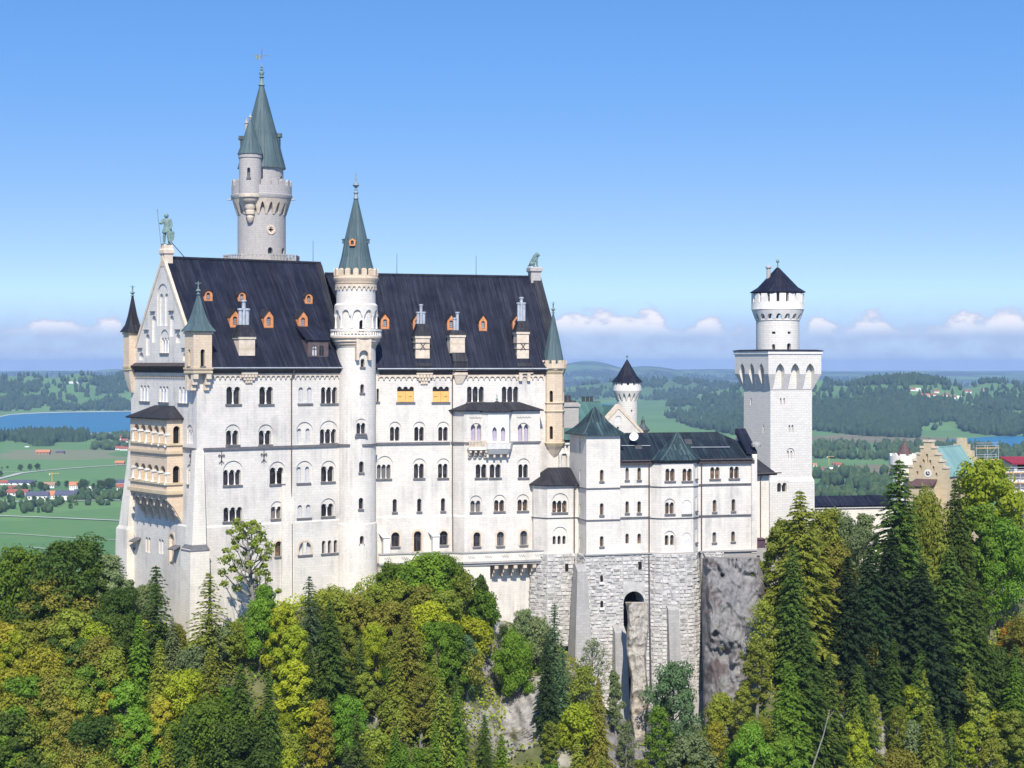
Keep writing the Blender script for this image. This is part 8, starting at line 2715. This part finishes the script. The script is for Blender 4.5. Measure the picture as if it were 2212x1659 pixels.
# labels that single every tree out
PLACE = [(110, 'at the left edge of the photo'), (270, 'left of the stone palace'), (430, 'below the sandstone loggia'), (620, 'below the west wing facade'), (810, 'below the round stair tower'), (1000, 'below the long terrace'),
         (1150, 'below the terrace brackets'), (1320, 'below the polygonal annex'), (1530, 'below the round bastion'), (1680, 'beside the grey cliff'), (1860, 'below the square tower'), (2060, 'below the gatehouse'), (9999, 'at the right edge of the photo')]
ORD = ['leftmost', 'second', 'third', 'fourth', 'fifth', 'sixth', 'seventh', 'eighth', 'ninth', 'tenth', 'eleventh', 'twelfth']
groups = {}
for t in TREES:
    pl = next(p for lim, p in PLACE if t['x'] < lim)
    band = 'high' if t['y'] < 1290 else ('halfway up' if t['y'] < 1450 else 'low')
    groups.setdefault((pl, band, t['colour'], t['kind']), []).append(t)
for (pl, band, colr, kd), ts in groups.items():
    ts.sort(key=lambda t: t['x'])
    for i, t in enumerate(ts):
        w = KIND_WORDS[kd]
        if len(ts) == 1:
            lab = f'{colr} {w} {band} on the slope {pl}'
        elif i == 0:
            lab = f'leftmost {colr} {w} {band} {pl}'
        elif i == len(ts) - 1:
            lab = f'rightmost {colr} {w} {band} {pl}'
        else:
            lab = f'{ORD[i]} {colr} {w} from left, {band} {pl}'
        t['o']['label'] = lab
        t['o']['group'] = 'trees and bushes on the castle hill'

# bare pale trunks standing in the lower slope
for x0, y0, x1, y1, lab in ((1757, 1650, 1792, 1532, 'bare pale leaning trunk below the square tower'),):
    Yd = 238
    p, q = P(x0, y0, Yd), P(x1, y1, Yd)
    D_ = thing('dead_trunk', lab, 'tree trunk', tuple(p), 'bare trunks')
    pb = MB().tube([p - (q - p) * .6, p, p.lerp(q, .5) + Vector((.15, 0, 0)), q], [.13, .11, .08, .04], 6)
    build('trunk', pb, MAT['pale_bark'], D_)
    tw = MB().tube([p.lerp(q, .8), p.lerp(q, .95) + Vector((.7, .2, .2))], [.06, .02], 4)
    build('twig', tw, MAT['pale_bark'], D_)

# undergrowth that covers the slopes between the trees
r = np.random.default_rng(9)
n = 150000
xp = r.uniform(-200, 2420, n)
yf = np.interp(xp, FT_X, FT_Y)
Yp = yf + 4 - (r.random(n) ** 1.15) * 78
k = (xp - HX) / F
Z = ground_z(k, Yp)
X = k * Yp
lump = np.array([mnoise.noise((a / 3.2, b / 3.2, c / 3.2)) for a, b, c in zip(X, Yp, Z)])
big = np.array([mnoise.noise((a / 11, b / 11, c / 8 + 9)) for a, b, c in zip(X, Yp, Z)])
keep = lump + .5 * big > -.28
for rx, ry0, ry1, w in ROCKS:
    ypx = HY + (CZ - Z) * F / Yp
    keep &= ~((np.abs(xp - rx) < w * .9) & (ypx > ry0 - 10) & (ypx < ry1))
X, Yp, Z, lump, big = X[keep], Yp[keep], Z[keep], lump[keep], big[keep]
m_ = len(X)
C = np.stack([X, Yp, Z + (.2 + 1.9 * np.clip(lump + .4, 0, 1)) * r.random(m_) ** .7 - .5], 1)
Nn = unit(np.array([0, -.45, .8]) + r.standard_normal((m_, 3)) * .7)
for i, colr in enumerate(('olive', 'green', 'brown-olive', 'yellow-green')):
    sel = (np.digitize(big + r.normal(0, .12, m_), (-.22, .02, .24)) == i)
    me = leaf_mesh('undergrowth', C[sel], Nn[sel], .22 * r.uniform(.6, 1.4, sel.sum()), np.clip(.5 + lump[sel] * .6 + r.normal(0, .2, sel.sum()), 0, 1))
    put('undergrowth', me, MAT['leaf ' + colr], 'stuff')

# ------------------------------------------------------------------ farms, villages and single trees in the valley
def valley_house(label, x, y, wpx, hpx, roof, deg=0.0, cat='house', group='houses in the valley', name='house', wall='plaster', deep=.7, flatr=False):
    X, Y, ok = pix_ground([x], [y])
    X, Y = float(X[0]), float(Y[0])
    z = float(valley_z(np.array([X]), np.array([Y]))[0])
    s = Y / F
    w, h = wpx * s, hpx * s
    d = min(w * deep, 16)
    T = thing(name, label, cat, (X, Y, z), group)
    f = Frame(0, Y, deg, X=X)
    hw = h * (.5 if not flatr else .8)
    build('wall', MB().box(f, -w / 2, w / 2, -d, 0, z - 1, z + hw), MAT[wall], T)
    e = .06 * w
    zr = z + h
    rf = MB()
    if deg > 45:
        pass
    rf.slab([f.w(-w / 2 - e, z + hw - .2, .8), f.w(w / 2 + e, z + hw - .2, .8), f.w(w / 2 + e, zr, -d / 2), f.w(-w / 2 - e, zr, -d / 2)], .4)
    rf.slab([f.w(-w / 2 - e, z + hw - .2, -d - .8), f.w(w / 2 + e, z + hw - .2, -d - .8), f.w(w / 2 + e, zr - .02, -d / 2), f.w(-w / 2 - e, zr - .02, -d / 2)], .4)
    rf.prism(Frame(0, f.w(-w / 2 + .1, 0, 0)[1], deg + 90, X=f.w(-w / 2 + .1, 0, 0)[0]), [(0, z + hw), (d, z + hw), (d / 2, zr - .3)], 0, .3)
    rf.prism(Frame(0, f.w(w / 2 - .4, 0, 0)[1], deg + 90, X=f.w(w / 2 - .4, 0, 0)[0]), [(0, z + hw), (d, z + hw), (d / 2, zr - .3)], 0, .3)
    build('roof', rf, MAT[roof], T)
    if wpx > 16:
        wb = MB()
        for i in range(4):
            u = -w / 2 + w * (i + .5) / 4
            wb.box(f, u - w * .035, u + w * .035, .02, .12, z + hw * .3, z + hw * .72)
        build('window_row', wb, MAT['dark_void'], T)
    return T


def vh(zx, zy, w, h, roof, label, k=18, **kw):
    s = ZM[k][2]
    x, y = Q(k, zx, zy)
    return valley_house(label, x, y, w * s, h * s, roof, **kw)


vh(312, 865, 95, 34, 'tile_orange', 'orange-roofed barn alone in the green meadow', name='barn', cat='barn', wall='barn_wood')
vh(440, 860, 60, 22, 'tile_dark', 'dark-roofed barn right of the orange barn', name='barn', cat='barn', wall='barn_wood')
vh(880, 942, 64, 32, 'tile_orange', 'tan barn on the track near the palace edge', name='barn', cat='barn', wall='barn_wood')
vh(24, 1092, 60, 34, 'tile_red', 'red-roofed house at the left edge of the village')
vh(152, 1092, 185, 36, 'tile_dark', 'long blue-roofed hall at the back of the village', name='hall', cat='hall')
vh(48, 1132, 66, 32, 'tile_red', 'low red-roofed house at the left, in front of the long hall', deg=8)
vh(118, 1118, 48, 24, 'tile_red', 'small red-roofed house below the long hall')
vh(120, 1172, 150, 46, 'tile_red', 'wide red-roofed farmhouse in the village front row', deg=-6)
vh(272, 1200, 150, 60, 'tile_dark', 'big blue-roofed hall beside the village road', name='hall', cat='hall', deg=6)
vh(385, 1196, 84, 60, 'tile_orange', 'white house with bright orange roof in the village middle', deg=10)
vh(480, 1200, 150, 68, 'tile_dark', 'blue-roofed workshop with blue front by the village road', name='hall', cat='hall', deg=-4)
vh(360, 1112, 78, 44, 'barn_wood', 'brown building beside the yellow crane')
vh(540, 1118, 62, 50, 'tile_orange', 'white house with pale orange roof right of the crane')
vh(535, 1142, 40, 26, 'plaster', 'small white house below the pale orange roof')
vh(588, 1146, 36, 22, 'tile_dark', 'small white shed left of the round trees')
vh(905, 1132, 90, 50, 'tile_red', 'red-roofed house beside the palace foot')
vh(888, 1096, 90, 44, 'tile_dark', 'dark-roofed house behind the red one beside the palace')
vh(660, 1132, 40, 30, 'plaster', 'white house between the round village trees')
vh(640, 1198, 60, 16, 'plaster', 'low white shed right of the blue workshop')
for zx, zy, w, lab in ((870, 832, 70, 'leftmost red roof of the hamlet below the lake'), (915, 835, 60, 'right red roof of the hamlet below the lake'), (905, 806, 56, 'middle red roof of the hamlet below the lake'), (868, 757, 46, 'upper left red roof of the lakeside hamlet'), (915, 775, 50, 'upper right red roof of the lakeside hamlet')):
    vh(zx, zy, w, 28, 'tile_red', lab, group='red-roofed hamlet below the lake')
for i, zx in enumerate((405, 480, 540, 600)):
    vh(zx, 766 - i * 2, 34, 12, 'plaster', ('leftmost', 'second', 'third', 'rightmost')[i] + ' white cabin at the wood by the lake', group='white cabins by the lake', name='cabin', cat='cabin')
vh(197, 812, 28, 8, 'plaster', 'white tent roof alone in the upper meadow', name='cabin', cat='cabin')
vh(555, 350, 86, 14, 'plaster', 'long white building high on the hill beyond the lake')
vh(240, 384, 34, 14, 'plaster', 'small white farmhouse on the hill beyond the lake')
# right of the square tower
for zx, zy, w, h, roof, lab in ((745, 1024, 60, 40, 'tile_red', 'red-roofed house right of the square tower'), (735, 1046, 90, 22, 'plaster', 'white house front below the red roof by the tower'), (792, 1036, 44, 22, 'tile_red', 'small red-roofed house right of the white house front'), (568, 1016, 30, 26, 'tile_orange', 'small house touching the right side of the tower'), (615, 1042, 44, 20, 'tile_red', 'low red roof among trees beside the tower')):
    vh(zx, zy, w, h, roof, lab, k=11, group='houses right of the square tower')
for zx, zy, w, roof, lab in ((1340, 428, 40, 'tile_red', 'leftmost red roof of the ridge village'), (1380, 432, 36, 'plaster', 'white house at the upper left of the ridge village'), (1440, 470, 60, 'tile_orange', 'large white house in the ridge village front'), (1410, 460, 40, 'tile_red', 'red roof left of the large white ridge house'), (1505, 472, 44, 'tile_red', 'white house with red roof right of the large one'),
                            (1525, 436, 40, 'tile_red', 'red roof at the top of the ridge village'), (1600, 474, 50, 'tile_red', 'wide red roof in the right half of the ridge village'), (1650, 484, 50, 'tile_red', 'low red roof at the right of the ridge village'), (1705, 490, 34, 'plaster', 'small white house at the right end of the village'), (1775, 442, 50, 'tile_red', 'white farm with red roof right of the ridge village'), (1895, 432, 44, 'tile_orange', 'far right white farm on the green ridge')):
    vh(zx, zy, w, 24, roof, lab, k=11, group='village on the ridge')
# church with white tower
X, Y, ok = pix_ground([Q(11, 1063, 562)[0]], [Q(11, 1063, 562)[1]])
X, Y = float(X[0]), float(Y[0]); z = float(valley_z(np.array([X]), np.array([Y]))[0])
CH = thing('chapel', 'tiny white chapel on a clearing in the dark wood', 'chapel', (X, Y, z))
f = Frame(0, Y, 10, X=X)
build('tower', MB().box(f, -2.4, 2.4, -5, 0, z - 1, z + 17), MAT['plaster'], CH)
build('roof', MB().loft([[f.w(-2.8, z + 17, .4), f.w(2.8, z + 17, .4), f.w(2.8, z + 17, -5.4), f.w(-2.8, z + 17, -5.4)], [f.w(-.1, z + 23, -2.4), f.w(.1, z + 23, -2.4), f.w(.1, z + 23, -2.6), f.w(-.1, z + 23, -2.6)]]), MAT['tile_red'], CH)
build('nave', MB().box(f, -8, -2.41, -7, -.5, z - 1, z + 7), MAT['plaster'], CH)
# tower cranes
for zx, y0, y1, k_, lab in ((383, 1100, 1000, 18, 'thin yellow crane standing in the village'), (678, 1010, 935, 11, 'thin yellow crane right of the square tower')):
    X, Y, ok = pix_ground([Q(k_, zx, y0)[0]], [Q(k_, zx, y0)[1]])
    X, Y = float(X[0]), float(Y[0]); h = (y0 - y1) * ZM[k_][2] * Y / F
    CR = thing('crane', lab, 'crane', (X, Y, 0), 'yellow cranes')
    f = Frame(0, Y, 20, X=X)
    MAT.setdefault('crane_paint', plain('crane_paint', (.62, .42, .06), .6, .1) if 'crane_paint' not in MAT else None)
    build('mast', MB().box(f, -.35, .35, -.35, .35, -.5, h), MAT['crane_paint'], CR)
    build('jib', MB().box(f, -4, 11, -.3, .3, h * .93, h * .93 + .7), MAT['crane_paint'], CR)
    build('counterweight', MB().box(f, -4.5, -3, -.6, .6, h * .93 - 2, h * .93 - .02), MAT['plaster'], CR)

# single trees in the meadows
VT = [(152, 985, 46), (222, 980, 46), (278, 975, 46), (14, 972, 18), (56, 970, 20), (5, 1030, 45), (615, 1140, 92), (690, 1135, 60), (740, 1135, 80), (795, 1135, 92), (820, 1120, 80), (230, 1255, 55), (518, 1265, 42), (720, 1190, 50), (788, 1185, 30), (858, 1188, 32), (180, 1135, 60), (240, 1120, 58), (300, 1130, 62), (430, 1105, 45), (490, 1110, 50), (165, 1195, 46), (65, 1200, 40), (15, 1190, 55), (345, 1208, 28), (412, 1200, 30), (250, 1210, 40), (610, 1190, 30), (560, 1200, 28), (820, 760, 40), (780, 790, 40), (690, 820, 34), (845, 810, 36), (115, 778, 34), (790, 750, 38)]
for i, (zx, zy, h) in enumerate(VT):
    x, y = Q(18, zx, zy)
    X, Y, ok = pix_ground([x], [y])
    X, Y = float(X[0]), float(Y[0])
    hh = h * ZM[18][2] * Y / F
    (trunk, crown), H0 = PROTO['broad'][i % 4]
    row = 'in the meadow above the village' if zy < 1040 else ('in the village' if zy < 1212 else 'in the near meadow below the village road')
    if zy < 850:
        row = 'between the hamlet and the lakeside wood'
    same = sorted([q for q in VT if (('a' if q[1] < 850 else 'b' if q[1] < 1040 else 'c' if q[1] < 1212 else 'd') == ('a' if zy < 850 else 'b' if zy < 1040 else 'c' if zy < 1212 else 'd'))])
    j = same.index((zx, zy, h))
    od = (ORD + ['thirteenth', 'fourteenth', 'fifteenth', 'sixteenth', 'seventeenth', 'eighteenth', 'nineteenth', 'twentieth', 'twenty-first', 'twenty-second'])[j]
    lab = f'leftmost dark round tree {row}' if j == 0 else f'{od} dark round tree from left {row}'
    o = thing('valley_tree', lab, 'tree', (X, Y, float(valley_z(np.array([X]), np.array([Y]))[0])), 'single trees in the valley')
    s = hh / H0
    o.scale = (s * 1.15, s * 1.15, s); o.rotation_euler = (0, 0, i * 1.7)
    for nm, me, mt in (('trunk', trunk, 'bark'), ('crown', crown, 'leaf dark green')):
        c = bpy.data.objects.new(nm, me); COL.objects.link(c); c.parent = o
        c.material_slots[0].link = 'OBJECT'; c.material_slots[0].material = MAT[mt]

# ------------------------------------------------------------------ the air: pale summer haze over the whole valley
hm, nt, b = material('haze')
for n in list(nt.nodes):
    nt.nodes.remove(n)
out = nt.nodes.new('ShaderNodeOutputMaterial')
pv = nt.nodes.new('ShaderNodeVolumePrincipled')
pv.inputs['Color'].default_value = (.46, .65, .98, 1)
pv.inputs['Density'].default_value = 4.6e-5
pv.inputs['Anisotropy'].default_value = 0.0
nt.links.new(pv.outputs[0], out.inputs['Volume'])
hb = MB().box(Frame(0, 0, 0, X=0), -16000, 16000, -36000, 600, -6, CZ + 56)
ho = build('haze', hb, hm)
ho['kind'] = 'stuff'
